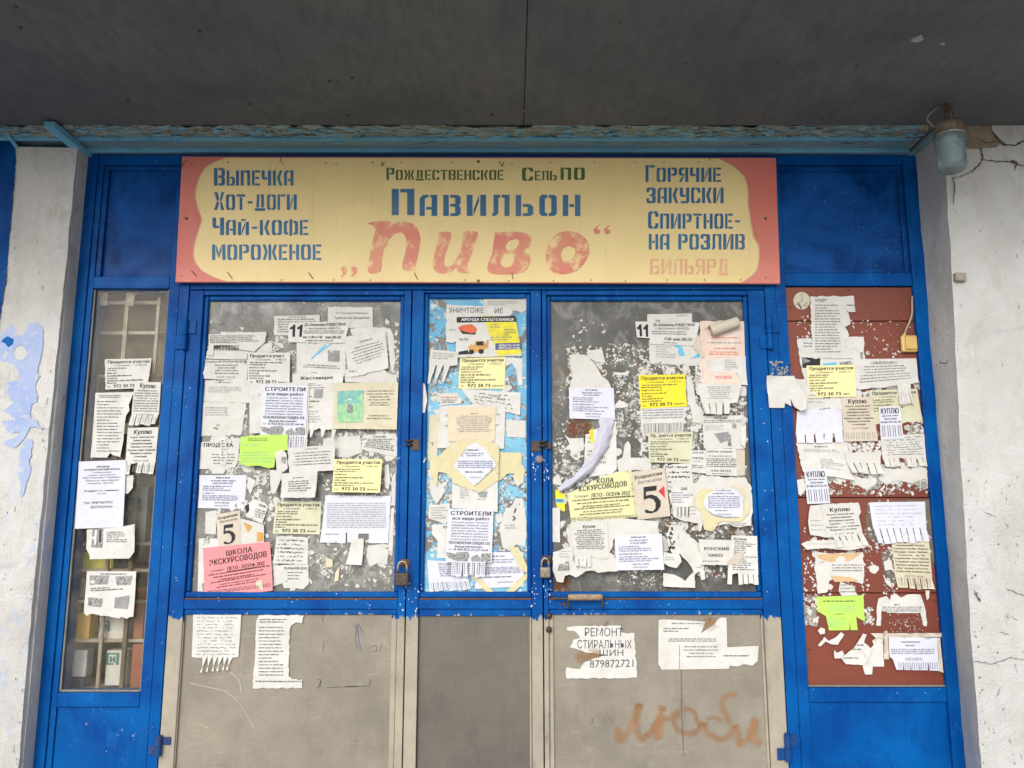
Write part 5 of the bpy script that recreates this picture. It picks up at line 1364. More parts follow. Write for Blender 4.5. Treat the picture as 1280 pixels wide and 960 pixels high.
paper('rumpled typed page below the other rumpled page', [(353, 592), (398, 588), (394, 622), (351, 622)], 'old', 'ssjj', content=[('l', .3, .2, .6, .24, 1, 'g', 'c'), ('l', .2, .34, .9, .8, 5, 'g')], wr=2, **PL)
paper('tall narrow white scrap above the cream plot sheet', None, 'old', 'j', poly=[(337, 588), (352, 588), (353, 596), (350, 602), (346, 612), (341, 618), (338, 606)], **PL)
paper('bluish notice with centred lines at the left of the left door', [(250, 594), (309, 594), (305, 636), (248, 635)], 'blue', content=c_note(), **PL)
paper('tilted white leaflet with torn black corner on the left door', None, 'white', 's', poly=[(306, 639), (311, 628), (318, 624), (330, 628), (335, 633), (328, 655), (308, 646)], content=[('r', [(.02, .3), (.18, .18), (.2, .45), (.06, .6)], 'k'), ('t', 'КУПЛЮ', .62, .18, .09, .3, True, 'k', .3), ('l', .45, .38, .9, .75, 4, 'g', 'l', .25)], **PL)
paper('light yellow plot-for-sale sheet on the left door', [(418, 574), (478, 574), (475, 616), (415, 615)], 'yellow', content=c_plot(), wr=.7, **PL)
paper('greenish cream plot-for-sale sheet near the bottom of the left door', [(345, 627), (402, 627), (400, 668), (341, 667)], 'plotcream', 'jsss', content=c_plot(), wr=1.6, **PL)
paper('large bluish sheet of dense text with one tab torn out', None, 'blue', 's', poly=[(407, 619), (489, 620), (487, 650), (485, 679), (461, 679), (461, 667), (448, 667), (448, 678), (434, 678), (434, 666), (432.5, 666), (432, 679), (400, 678), (404, 650)], content=[('l', .1, .16, .93, .70, 12, 'l', 'j'), ('l', .08, .80, .3, .84, 1, 'l')], **PL)
paper('curled blank tab hanging below the bluish dense sheet', [(440, 674), (455, 673), (453, 706), (433, 705)], 'white', 'ssss', curlside=('b', .014), **PL)
paper('torn white bit left of the beige photocopy card', [(257, 640), (271, 638), (270, 668), (257, 667)], 'old', 'jjjj', **PL)
paper('scrap with yellow triangles right of the beige photocopy card', [(301, 648), (330, 656), (330, 681), (302, 683)], 'old', 'jjjj', content=[('r', [(.1, .1), (.5, .18), (.3, .5)], 'a'), ('r', [(.68, .4), (.98, .4), (.98, .8), (.7, .85)], 'a')], **PL)
paper('white sheet edge behind the pink guide school poster', [(249, 673), (274, 673), (274, 741), (247, 742)], 'white', content=[('r', [(.2, .82), (.5, .8), (.4, .98), (.25, .95)], 'p')], **PL)
paper('beige photocopy price card with a five on the left door', [(270, 643), (300, 638), (302, 683), (273, 686)], 'beige', content=c_xerox(), wr=.4, **PL)
paper('pink guide school poster at the bottom of the left door', [(254, 685), (338, 677), (341.5, 738), (256, 745)], 'pink', 'ssjs', content=c_school(), curlside=('b', .004), **PL)
paper('tiny cream tab stuck on the pink poster', None, 'cream', 's', poly=[(320, 727), (328, 725), (329, 738), (320, 739)], **PL)
paper('handwritten note right of the pink poster', [(346, 670), (385, 672), (385, 705), (342, 704)], 'old', 'jsss', content=hand(6, 'g', seed=4), wr=2, **PL)
paper('torn lower note with italic lines right of the pink poster', None, 'old', 'j', poly=[(342, 707), (386, 705), (386, 730), (380, 736), (355, 735), (353, 729), (342, 733)], content=[('t', 'РЕАЛЬНОЙ ЦЕНЕ', .3, .12, .1, .66, True, 'g'), ('l', .4, .32, .85, .7, 3, 'g')], **PL)

# notices: middle door
paper('white typed slip at the top right of the middle door', None, 'white', 'j', poly=[(604, 370), (659, 370), (658, 388), (652, 391), (644, 388), (636, 390), (604, 384)], content=[('l', .04, .08, .96, .18, 1, 'k', 'j'), ('l', .1, .3, .9, .6, 3, 'l')], **PL)
paper('torn extermination poster behind the machinery rental leaflet', None, 'white', 'j', poly=[(558, 381), (606, 383), (640, 386), (641, 392), (632, 398), (572, 402), (571, 426), (566, 429), (557, 427)], content=[('t', 'УНИЧТОЖЕ', .05, .08, .13, .52, False, 'k'), ('t', 'ИЕ', .72, .09, .13, .14, False, 'k'), ('t', '14 р', .05, .62, .06, .1, False, 'g')], **PL)
paper('yellow and white machinery rental leaflet on the middle door', None, 'white', 's', poly=[(570, 397), (644, 395), (649, 422), (652, 445), (570, 447)], content=[('r', [(.42, -.0), (.9, .01), (.955, .52), (1.0, .9), (.62, .97), (.62, .80), (.5, .4)], 'y'), ('r', [(.01, .03), (.905, .0), (.92, .14), (.01, .16)], 'k', 1), ('t', 'АРЕНДА СПЕЦТЕХНИКИ', .08, .05, .07, .80, True, 'w'),
      ('r', [(.03, .28), (.1, .22), (.24, .2), (.32, .30), (.31, .38), (.24, .42), (.06, .35)], 'o', 0), ('r', [(.06, .35), (.24, .42), (.31, .39), (.29, .45), (.1, .43)], 'k', 1), ('l', .05, .54, .22, .6, 2, 'g'),
      ('r', [(.18, .76), (.22, .68), (.28, .70), (.30, .60), (.43, .60), (.46, .74), (.42, .86), (.24, .88)], 'a', 0), ('r', [(.31, .62), (.41, .61), (.42, .71), (.31, .71)], 'k', 1), ('r', [(.04, .86), (.18, .82), (.2, .92), (.04, .93)], 'k', 1), ('r', [(.2, .82), (.26, .80), (.28, .88), (.24, .93), (.19, .9)], 'k', 1), ('r', [(.35, .80), (.41, .80), (.43, .88), (.38, .92), (.34, .88)], 'k', 1), ('r', [(.44, .72), (.48, .56), (.50, .58), (.49, .78), (.45, .78)], 'a', 1),
      ('l', .52, .2, .92, .62, 7, 'b', 'l'), ('r', [(.60, .66), (1, .64), (1, .80), (.6, .82)], 'b', 1), ('t', '8(906)775-79-99', .65, .68, .05, .32, True, 'w'), ('t', '8(917)127-77-88', .65, .745, .05, .32, True, 'w')], wr=.3, **PL)
paper('fringed white leaflet left of the yellow plot sheet on the middle door', [(538, 437), (572, 440), (572, 478), (535, 480)], 'old', 'jsss', strips=dict(n=4, d=.55, skew=-.5, taper=1, curl=.010, miss=(3,)), content=[('l', .1, .08, .9, .3, 3, 'l')], **PL)
paper('white hooked scrap right of the yellow plot sheet', None, 'white', 'j', poly=[(631, 447), (653, 448), (653, 481), (648, 482), (645, 462), (640, 454), (633, 458)], **PL)
paper('light yellow plot-for-sale sheet on the middle door', [(575, 447), (632, 446), (631, 486), (573, 486)], 'yellow', content=c_plot(), wr=.7, **PL)
paper('torn white sheet with red line on the middle door', None, 'old', 'j', poly=[(545, 492), (571, 491), (578, 500), (575, 505), (562, 505), (548, 508), (553, 500)], content=[('l', .2, .3, .9, .4, 1, 'o'), ('l', .2, .5, .9, .8, 2, 'g')], **PL)
paper('white sheet with scattered handwriting under the yellow plot sheet', [(577, 486), (651, 491), (650, 519), (592, 506)], 'white', 'jssj', content=[('t', 'ПРОДАЖА', .42, .2, .12, .22, False, 'k')] + hand(4, 'k', .1, .9, .1, .9, seed=9), wr=1.6, **PL)
paper('cream vertical strip at the left of the middle door', [(537, 519), (549, 519), (546, 576), (535, 575)], 'cream', 'jjjj', **PL)
paper('small white square at the right of the middle door', [(632, 525), (657, 526), (657, 547), (634, 546)], 'old', 'jsjs', **PL)
paper('large white sheet behind the brownish card', [(550, 508), (632, 505), (630, 561), (547, 560)], 'white', 'jssj', content=[('t', 'Ку', .09, .2, .05, .05, False, 'g'), ('t', 'ки', .87, .2, .05, .05, False, 'g'), ('t', 'Тел', .09, .44, .05, .05, False, 'g'), ('t', 'вть', .87, .44, .05, .05, False, 'g')], **PL)
paper('brownish typed card in the centre of the middle door', [(560, 509), (620, 509), (618, 552), (560, 552)], 'kraft', content=[('l', .45, .18, .65, .2, 1, 'g', 'c'), ('l', .15, .25, .95, .75, 9, 'l', 'c')], **PL)
paper('left wing of yellowed tape beside the diamond notice', None, 'tape', 'j', poly=[(537, 575), (548, 570), (566, 553), (570, 560), (567, 575), (566, 600), (558, 592), (548, 590), (546, 610), (538, 590)], **PL)
paper('right wing of yellowed tape beside the diamond notice', None, 'tape', 'j', poly=[(622, 565), (652, 566), (652, 580), (657, 588), (650, 605), (642, 592), (634, 592), (622, 604)], **PL)
paper('tall white page under the diamond notice', [(565, 556), (623, 556), (622, 640), (565, 635)], 'white', 'ssss', content=[('l', .18, .55, .4, .85, 8, 'l'), ('l', .55, .82, .9, .85, 1, 'l'), ('r', [(.55, .72), (.78, .70), (.75, .8), (.6, .8)], 'l')], **PL)
paper('diamond of yellowed tape framing the white notice', None, 'tape', 's', poly=[(570, 552), (584, 549), (604, 549), (616, 553), (624, 560), (623, 600), (600, 616), (588, 612), (565, 604), (565, 565)], **PL)
paper('white diamond-cut notice on the middle door', None, 'blue', 's', poly=[(584, 558), (594, 553), (606, 559), (621, 582), (593, 608), (567, 583)], content=[('l', .3, .16, .62, .2, 1, 'k', 'c'), ('l', .24, .24, .72, .34, 2, 'b', 'c'), ('l', .1, .42, .9, .6, 4, 'b', 'j'), ('l', .26, .66, .7, .7, 1, 'k', 'c'), ('t', '8-927-624-36-24', .38, .78, .03, .26, False, 'k')], **PL)
paper('white page end below the diamond notice', None, 'white', 'j', poly=[(536, 632), (562, 629), (563, 645), (557, 655), (536, 648)], content=[('l', .1, .2, .9, .8, 5, 'l')], **PL)
paper('white torn flap left of the middle builders leaflet', None, 'white', 'j', poly=[(540, 656), (560, 655), (558, 698), (546, 698), (547, 676), (540, 668)], content=[('t', 'КУ', .7, .05, .08, .28, True, 'k')], **PL)
paper('torn white sheet with black strokes at the right of the middle door', None, 'old', 'j', poly=[(630, 640), (640, 632), (645, 622), (654, 624), (658, 650), (657, 684), (645, 680), (640, 690), (628, 684), (624, 660)], content=[('s', [(.62, .2), (.55, .28)], 1.8, 'k'), ('s', [(.5, .34), (.6, .38), (.5, .42)], 1.6, 'k'), ('l', .2, .5, .7, .6, 2, 'l')], **PL)
paper('bluish fringed list at the bottom left of the middle door', [(534, 700), (578, 703), (590, 736), (537, 740)], 'blue', 'ssss', strips=dict(n=9, d=.30, curl=.004), content=[('l', .3, .08, .95, .55, 7, 'b', 'j')] + tabs(9, .72, .97, 'l'), **PL)
paper('bluish taped notice at the bottom right of the middle door', [(598, 690), (654, 690), (655, 733), (594, 736)], 'blue', content=[('l', .25, .1, .6, .14, 1, 'k', 'c'), ('l', .1, .2, .8, .34, 2, 'b', 'c'), ('l', .1, .42, .92, .62, 5, 'b', 'j'), ('l', .2, .68, .75, .74, 1, 'k', 'c'), ('t', '8-927-624-36-24', .45, .82, .05, .32, False, 'k')], **PL)
paper('yellowed tape strip across the lower left of the taped notice', None, 'tape', 's', poly=[(590, 720), (600, 722), (622, 744), (618, 747), (606, 738)], cat='tape', name='tape_strip', **PL)
paper('yellowed tape strip along the right of the taped notice', None, 'tape', 's', poly=[(636, 684), (648, 684), (661, 712), (658, 716), (650, 712)], cat='tape', name='tape_strip', **PL)
paper('yellowed tape strip over the lower right corner of the taped notice', None, 'tape', 's', poly=[(660, 716), (664, 718), (640, 743), (628, 743), (652, 720)], cat='tape', name='tape_strip', **PL)
paper('builders leaflet in bold type on the middle door', [(560, 636), (617, 637), (614, 721), (556, 719)], 'blue', 'ssss', strips=dict(n=8, d=.20, miss=(0, 7), curl=.006), content=c_build(), wr=.5, **PL)

# notices: right door
paper('white slip edge above the right eleven poster', [(809, 393), (865, 392), (865, 408), (809, 408)], 'white', content=[('l', .65, .1, .95, .2, 1, 'l'), ('t', 'ПИФ', .17, .45, .2, .12, False, 'k')], **PL)
paper('torn list beneath the right eleven poster', [(811, 425), (880, 430), (880, 456), (812, 454)], 'old', 'sjzs', content=[('l', .12, .12, .5, .8, 6, 'l'), ('r', [(.45, .1), (.62, .02), (.6, .25), (.66, .62), (.55, .62)], 'c'), ('r', [(.92, .4), (.98, .2), (.99, .8), (.9, .66), (.75, .75)], 'c')], **PL)
paper('poster page with the evening programme on the right door', [(812, 403), (875, 403), (868, 432), (812, 430)], 'white', 'ssjs', content=[('t', 'ДК «Запорожец» РОЖДЕСТВЕНО', .07, .05, .12, .84, True, 'k'), ('t', 'с программой «ВИАТО»', .11, .22, .10, .7, False, 'k'), ('l', .05, .4, .9, .6, 2, 'g'), ('t', '17-00  цена 200-250', .3, .68, .13, .62, True, 'k'), ('l', .3, .9, .8, .94, 1, 'k')], **PL)
paper('white block with number eleven on the right door', [(794, 402), (812, 402), (812, 423), (796, 422)], 'white', content=[('r', [(.08, .36), (.18, .32), (.28, .17), (.42, .17), (.42, .92), (.24, .92), (.24, .48), (.08, .5)], 'k'), ('r', [(.54, .36), (.64, .32), (.74, .17), (.88, .17), (.88, .92), (.70, .92), (.70, .48), (.54, .5)], 'k')], **PL)
paper('faded salmon page at the top right of the right door', [(875, 402), (932, 402), (935, 481), (875, 480)], 'salmon', 'jssj', content=[('t', 'ДВИ', .1, .10, .03, .1, False, 'r'), ('l', .15, .25, .9, .29, 1, 'o', 'c'), ('l', .12, .33, .9, .36, 1, 'l', 'c'), ('l', .2, .42, .85, .45, 1, 'o', 'c'), ('l', .12, .48, .9, .55, 2, 'o', 'c'), ('l', .2, .64, .5, .66, 1, 'l')], wr=1.8, **PL)
paper('white page overlapping the lower part of the salmon page', None, 'white', 'j', poly=[(882, 450), (933, 446), (935, 482), (926, 481), (922, 466), (884, 466)], content=[('l', .45, .1, .75, .5, 5, 'l')], **PL)
paper('orange tinted slip below the salmon page', [(876, 466), (920, 465), (927, 480), (876, 481)], 'salmon', 'ssjs', content=[('l', .3, .3, .9, .6, 2, 'r', 'c')], **PL)
paper('cream folded flap left of the salmon page', None, 'beige', 's', poly=[(872, 418), (876, 424), (876, 436), (881, 446), (877, 448), (866, 432)], **PL)
paper('narrow strip of a white sale sheet left of the salmon page', [(869, 458), (877, 460), (878, 497), (870, 492)], 'white', 'jjjj', content=[('t', 'Пр', .25, .06, .1, .6, True, 'k'), ('l', .1, .3, .9, .8, 5, 'g')], **PL)
paper('white list with drooping tabs below the salmon page', [(871, 480), (927, 480), (919, 518), (880, 518)], 'white', 'ssss', strips=dict(n=5, d=.36, miss=(4,), curl=.012), content=[('l', .2, .08, .8, .52, 7, 'l', 'c')], **PL)
paper('striped tab sheet under the bright yellow plot sheet', [(800, 509), (858, 507), (853, 545), (802, 546)], 'white', 'ssss', strips=dict(n=12, d=.45, curl=.003), content=[('l', .05, .1, .95, .45, 4, 'b', 'j')] + tabs(12, .56, .92, 'g'), **PL)
paper('bright yellow plot-for-sale sheet on the right door', [(798, 469), (856, 468), (858.5, 508), (801, 511)], 'bright', content=c_plot(), wr=.7, **PL)
paper('greenish cream plot-for-sale sheet on the right door', [(810, 541), (866, 540), (864, 579), (811, 578)], 'plotcream', 'jsss', content=c_plot(), wr=1.5, **PL)
paper('white car sale page with tiny photo on the right door', [(878, 520), (930, 519), (932, 560), (880, 560)], 'old', 'sszj', content=[('t', 'ПРОДАЮ', .26, .03, .08, .34, True, 'k'), ('l', .02, .14, .95, .24, 2, 'k', 'j'), ('l', .05, .3, .55, .48, 3, 'l'), ('r', [(.70, .25), (.8, .25), (.8, .4), (.7, .4)], 'l'), ('r', [(.25, .55), (.6, .5), (.65, .75), (.4, .85)], 'l'), ('r', [(.57, .6), (.66, .6), (.66, .95), (.57, .95)], 'p')] , **PL)
paper('long white tab hanging from the car sale page', None, 'white', 's', poly=[(925, 522), (932, 521), (933, 550), (930, 559), (926, 556)], curlside=('b', .006), **PL)
paper('narrow plot note beside the greenish cream sheet', [(864, 563), (882, 563), (882, 592), (862, 590)], 'white', content=[('t', 'ДОМ ОБЪ', .08, .06, .08, .8, True, 'b'), ('t', 'УЧАСТОК', .1, .3, .1, .75, True, 'k'), ('l', .15, .48, .8, .52, 1, 'g'), ('l', .05, .66, .95, .82, 2, 'k')], **PL)
paper('beige strip behind the urgent sale note', [(916, 561), (931, 562), (931, 594), (916, 595)], 'beige', 'ssjs', **PL)
paper('urgent sale note with phone number on the right door', [(882, 561), (920, 561), (921, 595), (882, 594)], 'white', content=[('t', 'СРОЧНО  ПРОДАМ', .05, .08, .06, .82, True, 'k'), ('t', 'На денежной даче!!!', .08, .24, .055, .78, False, 'k'), ('l', .03, .36, .97, .72, 5, 'k', 'j'), ('t', '8 939-754-2277', .18, .78, .08, .64, True, 'k'), ('l', .2, .92, .8, .95, 1, 'g')], **PL)
paper('handwritten page left of the urgent sale note', None, 'old', 'j', poly=[(832, 584), (842, 580), (864, 579), (866, 600), (868, 612), (866, 622), (834, 612)], content=hand(5, 'k', .05, .9, .05, .75, seed=14, w=.9), wr=1.5, **PL)
paper('ragged cream base sheet behind the oval notice', None, 'old', 'j', poly=[(838, 600), (870, 604), (876, 594), (910, 597), (930, 596), (938, 606), (941, 640), (938, 657), (922, 659), (908, 655), (894, 657), (892, 664), (886, 664), (886, 654), (878, 656), (876, 664), (873, 664), (872, 654), (850, 650), (842, 646)], content=[('l', .1, .5, .35, .8, 5, 'l'), ('l', .7, .86, .95, .92, 2, 'g')], wr=1.5, **PL)
paper('rounded sale leaflet with three tabs on the right door', None, 'white', 's', poly=[(843, 610), (864, 608), (867, 614), (867, 631), (860, 634), (859, 648), (845, 647), (845, 634), (838, 628), (836, 618)], content=[('t', 'ПРОДАЮ', .25, .03, .08, .5, True, 'k'), ('l', .1, .18, .95, .55, 5, 'b', 'l')] + tabs(3, .64, .96, 'g', .3, .75), **PL)
paper('ring of yellowed tape round the oval notice', None, 'tape', 'j', poly=[(872, 615), (880, 611), (892, 612), (892, 618), (884, 622), (882, 636), (890, 645), (900, 648), (922, 648), (930, 640), (932, 624), (926, 612), (914, 608), (916, 606), (930, 610), (936, 625), (936, 642), (925, 652), (900, 652), (890, 664), (880, 662), (876, 640), (868, 630)], **PL)
paper('oval white notice with typed lines on the right door', None, 'blue', 's', poly=[(884, 618), (895, 612), (912, 611), (922, 615), (928, 624), (929, 638), (928, 646), (905, 646), (892, 643), (883, 637), (879, 628)], content=[('l', .3, .05, .7, .09, 1, 'b', 'c'), ('l', .2, .15, .8, .19, 1, 'k', 'c'), ('l', .12, .26, .92, .72, 6, 'b', 'j'), ('l', .25, .76, .65, .8, 1, 'g', 'c'), ('t', '8-927-624-36-24', .35, .88, .06, .34, False, 'k')], **PL)
paper('white page with black figures beneath the curled ribbon', None, 'white', 's', poly=[(732, 543), (738, 542), (740, 538), (770, 526), (771, 586), (765, 592), (738, 596), (730, 578)], content=[('t', 'Гол', .1, .28, .04, .12, False, 'k'), ('t', 'Мос', .1, .36, .04, .12, False, 'k'), ('t', '168', .1, .52, .04, .14, False, 'k'), ('t', '97', .1, .59, .04, .1, False, 'k'), ('t', '763', .5, .63, .04, .14, False, 'k'), ('t', '4364', .46, .72, .04, .2, False, 'k'), ('r', [(.15, .18), (.28, .12), (.3, .38), (.2, .42)], 'y'), ('t', 'ва', .75, .2, .03, .08, False, 'g')], **PL)
paper('bluish notice at the left of the right door', [(711, 484), (767, 485), (769, 525), (712, 523)], 'blue', content=c_note(), **PL)
paper('pale lemon guide school poster on the right door', None, 'school', 's', poly=[(709, 617), (725, 610), (750, 597), (770, 590), (789, 588), (793, 615), (796, 646), (756, 651), (714, 654)], content=[('t', 'ШКОЛА', .33, .16, .09, .34, True, 'k', -.08), ('t', 'ЭКСКУРСОВОДОВ', .10, .315, .10, .76, True, 'k', -.16)] + [(*c,) for c in c_school()[2:]], **PL)
paper('beige photocopy price card with a five and red mark', [(789, 590), (831, 585), (838, 645), (797, 650)], 'beige', 'jsss', content=c_xerox(True), wr=.4, **PL)
paper('yellow and blue sticker at the left edge of the right door', None, 'bright', 'j', poly=[(694, 612), (700, 613), (706, 619), (706, 639), (698, 637), (695, 630)], content=[('r', [(0, .42), (.95, .42), (.95, .62), (.1, .62)], 'c'), ('t', '0800', .2, .46, .1, .6, True, 'k')], **PL)
paper('narrow white slip low on the left edge of the right door', [(690, 635), (700, 634), (700, 678), (690, 677)], 'old', 'ssjs', content=[('t', '.', .5, .6, .1, .1, False, 'k')], **PL)
paper('ragged white base paper behind the lower buying list', None, 'old', 'j', poly=[(708, 660), (714, 652), (770, 648), (800, 650), (822, 652), (824, 668), (800, 668), (768, 672), (762, 690), (770, 700), (772, 714), (748, 716), (738, 713), (720, 718), (714, 700)], wr=1.6, **PL)
paper('off-white buying list under the lemon poster', [(713, 655), (759, 652), (761, 697), (716, 695)], 'old', 'jszs', content=[('t', 'Куплю', .32, .06, .09, .36, True, 'k'), ('l', .08, .2, .92, .8, 11, 'k', 'c')], wr=1.5, **PL)
paper('white torn tabs hanging under the off-white buying list', [(718, 694), (739, 694), (738, 708), (719, 708)], 'old', 'ssss', strips=dict(n=4, d=.7, curl=.007), **PL)
paper('torn stained sheet in the lower left corner of the right door', None, 'old', 'j', poly=[(691, 690), (704, 686), (716, 683), (716, 700), (722, 712), (730, 716), (720, 722), (712, 718), (706, 720), (704, 728), (696, 727), (691, 714)], content=[('r', [(.2, .5), (.5, .4), (.55, .66), (.15, .68)], 'p'), ('l', .2, .12, .6, .35, 3, 'l')], wr=2, **PL)
paper('bluish notice with centred lines at the bottom of the right door', [(768, 669), (827, 667), (830, 712), (770, 713)], 'blue', content=c_note(), **PL)
paper('torn leaflet with bold black handwriting on the right door', None, 'white', 'j', poly=[(832, 668), (838, 658), (848, 656), (856, 664), (864, 672), (876, 680), (874, 690), (879, 700), (881, 724), (876, 725), (874, 714), (868, 718), (862, 706), (850, 692), (842, 696), (836, 684)], content=hand(5, 'k', .02, .32, .03, .45, .9, seed=21, w=1.5), wr=1.8, **PL)
paper('diagonally folded blank flap over the black handwriting', None, 'old', 's', poly=[(850, 662), (858, 668), (870, 680), (878, 696), (876, 708), (866, 710), (856, 692), (846, 676)], curlside=('r', .006), **PL)
paper('white horse manure sale sheet on the right door', [(873, 674), (915, 675), (912, 706), (877, 706)], 'old', 'ssjs', content=[('t', 'КОНСКИЙ', .13, .30, .12, .80, True, 'k'), ('t', 'НАВОЗ', .26, .56, .12, .48, True, 'k'), ('l', .05, .84, .8, .87, 1, 'k')], **PL)
paper('white buying list with short tabs at the lower right of the right door', [(914, 669), (946, 670), (948, 730), (908, 729)], 'white', 'ssss', strips=dict(n=6, d=.2, miss=(1,), curl=.006), content=[('t', 'Купим', .1, .05, .045, .5, True, 'k'), ('l', .15, .12, .95, .74, 14, 'k', 'l')], **PL)
paper('folded triangular flap between manure sheet and buying list', None, 'beige', 's', poly=[(908, 704), (920, 692), (928, 689), (930, 690), (924, 704), (922, 707)], **PL)
paper('blank torn sheet at the bottom of the right door', None, 'white', 'j', poly=[(829, 716), (842, 718), (852, 723), (856, 726), (862, 719), (868, 714), (869, 735), (829, 733)], **PL)
paper('plain torn slip between bluish notice and blank sheet', None, 'white', 'j', poly=[(829, 690), (850, 694), (852, 702), (846, 710), (836, 708), (830, 704)], content=[('l', .1, .3, .7, .6, 2, 'l')], **PL)

# rolled tube of paper and curled ribbon on the right door
def custom(name, label, vs, fs, mat, cat='notice', smooth_=True):
    ctr = sum((Vector(v) for v in vs), Vector()) / len(vs)
    me = bpy.data.meshes.new(name); me.from_pydata([tuple(Vector(v) - ctr) for v in vs], [], fs)
    if smooth_:
        for p in me.polygons: p.use_smooth = True
    o = link(name, me, mat, None, ctr); tag(o, label, cat, GROUP); return o
a, c = P(888, 413.5, 2.398), P(922, 402, 2.398); d_ = (c - a).normalized(); n_ = Vector((0, -1, 0)); u_ = d_.cross(n_)
vs = []; fs = []
for i in range(9):
    for k in range(29):
        t = k / 28 * 4.1 * math.pi; r_ = .0185 - .0018 * t / 3.14
        r_ = r_ * (1 + .03 * math.sin(i + k * .3))
        vs.append(a + (c - a) * i / 8 + u_ * r_ * math.cos(t) + n_ * r_ * math.sin(t))
for i in range(8):
    for k in range(28): q = i * 29 + k; fs.append((q, q + 1, q + 30, q + 29))
o = custom('paper_roll', 'beige rolled up top of the salmon page', vs, fs, PM['beige']); tag(o, group=GROUP)
cen = smooth([(758, 522), (757, 535), (754, 550), (748, 566), (738, 581), (722, 597), (706, 608), (699, 614)], 4)
wid_ = [9.5, 9.5, 8.5, 7.5, 7, 6, 4.2, 3]
vs = []; fs = []; N = len(cen); m_ = 8
for i, p in enumerate(cen):
    a_ = cen[max(0, i - 1)]; b2 = cen[min(N - 1, i + 1)]; dx, dy = b2[0] - a_[0], b2[1] - a_[1]; L = math.hypot(dx, dy)
    w_ = wid_[min(7, int(i / (N - 1) * 7))] * (.84 + .35 * noise.noise(Vector((i * .5, 7.7, 0))))
    for k in range(m_ + 1):
        s_ = k / m_ * 2 - 1
        hgt = .004 + (.010 * (1 - s_ * s_) + .006 * max(0, s_) ** 2) * min(1, i / 6) + .005 * noise.noise(Vector((i * .35, s_ * 2, 4.2)))
        q = P(p[0] - dy / L * w_ * s_, p[1] + dx / L * w_ * s_, PY - .008 - hgt); vs.append(q)
for i in range(N - 1):
    for k in range(m_): q = i * (m_ + 1) + k; fs.append((q, q + 1, q + m_ + 2, q + m_ + 1))
custom('paper_curl', 'long curled white ribbon of paper peeling across the right door', vs, fs, paper_mat('limp_lilac_paper', (.58, .58, .68), (.44, .43, .50)))

# notices on the beige lower panels
PL = dict(plane=LPY)
paper('handwritten sheet with pointed tabs on the left door lower panel', [(242, 768), (302, 768), (297, 838), (239, 838)], 'white', 'ssss', strips=dict(n=9, d=.24, miss=(0, 8, 1), taper=2.2, skew=-.3, curl=.012), content=hand(12, 'g', .08, .95, .03, .74, .45, 31, .5), **PL)
paper('typed list with torn right side on the left door lower panel', None, 'white', 'j', poly=[(324, 769), (380, 769), (378, 779), (370, 778), (364, 782), (362, 792), (361, 845), (366, 849), (378, 849), (378, 860), (316, 860), (319, 815), (321, 775)], content=[('l', .14, .05, .68, .12, 2, 'k'), ('l', .12, .16, .64, .86, 15, 'g'), ('l', .06, .90, .95, .93, 1, 'k', 'j')], **PL)
paper('torn washing machine repair sheet in pen on the right door lower panel', None, 'white', 'j', poly=[(709, 784), (716, 783), (776, 782), (776, 790), (784, 792), (793, 791), (796, 847), (708, 848), (708, 834), (725, 836), (730, 828), (745, 822), (758, 818), (735, 816), (712, 809), (716, 803), (716, 800), (725, 797), (720, 790), (708, 787)], content=[('t', 'РЕМОНТ', .25, .04, .16, .56, False, 'g'), ('t', 'СТИРАЛЬНЫХ', .15, .27, .16, .78, False, 'g'), ('t', 'МАШИН', .22, .45, .12, .60, False, 'g'), ('t', '89879872721', .18, .65, .15, .80, False, 'g', -.03)], **PL)
paper('typed form with torn top right corner on the right door lower panel', None, 'white', 's', poly=[(823, 775), (829, 774), (882, 777), (876, 792), (890, 782), (900, 772), (908, 772), (909, 809), (930, 808), (948, 807), (947, 826), (940, 832), (930, 830), (922, 833), (912, 832), (911, 836), (827, 837), (823, 830)], content=[('l', .1, .1, .45, .14, 1, 'g', 'c'), ('l', .05, .2, .38, .3, 2, 'k'), ('l', .08, .4, .6, .48, 2, 'g', 'c'), ('l', .25, .55, .6, .8, 4, 'g', 'c'), ('s', [(.21, .52), (.21, .98)], .5, 'g'), ('l', .65, .72, .92, .78, 1, 'k')], **PL)

# torn tabs on the blue post
paper('torn fringed white leaflet on the blue post left of the brown board', None, 'old', 's', poly=[(957.5, 470), (992, 470), (998, 482), (1006, 496), (1006, 512), (1000, 514), (992, 508), (987, 498), (989, 508), (981, 504), (980, 510), (961, 510), (959, 490)], plane=2.3965, curlside=('r', .010), wr=2)

# notices on the brown board
PL = dict(plane=BY)
paper('sheet of small photographs behind the long list on the brown board', None, 'white', 'j', poly=[(996, 424), (1079, 421), (1081, 450), (1074, 456), (1030, 460), (1007, 482), (1000, 455)], content=[('l', .1, .12, .3, .25, 2, 'g'), ('r', [(.07, .42), (.34, .44), (.34, .64), (.08, .64)], 'k'), ('r', [(.08, .42), (.2, .5), (.08, .56)], 'p', 1), ('r', [(.38, .55), (.58, .52), (.58, .66), (.38, .66)], 'c'), ('r', [(.62, .52), (.8, .5), (.8, .62), (.63, .62)], 'p'), ('r', [(.92, .32), (.97, .32), (.97, .48), (.93, .48)], 'p')], **PL)
paper('tall price list with torn right edge on the brown board', None, 'white', 'j', poly=[(1012, 371), (1067, 370), (1069, 390), (1060, 390), (1063, 405), (1056, 409), (1061, 419), (1055, 428), (1060, 436), (1074, 433), (1076, 449), (1016, 448)], content=[('l', .1, .05, .55, .10, 2, 'k'), ('l', .1, .14, .62, .92, 18, 'g'), ('l', .72, .14, .9, .18, 1, 'k'), ('l', .72, .24, .9, .28, 1, 'k')], **PL)
c0 = (1002, 376)
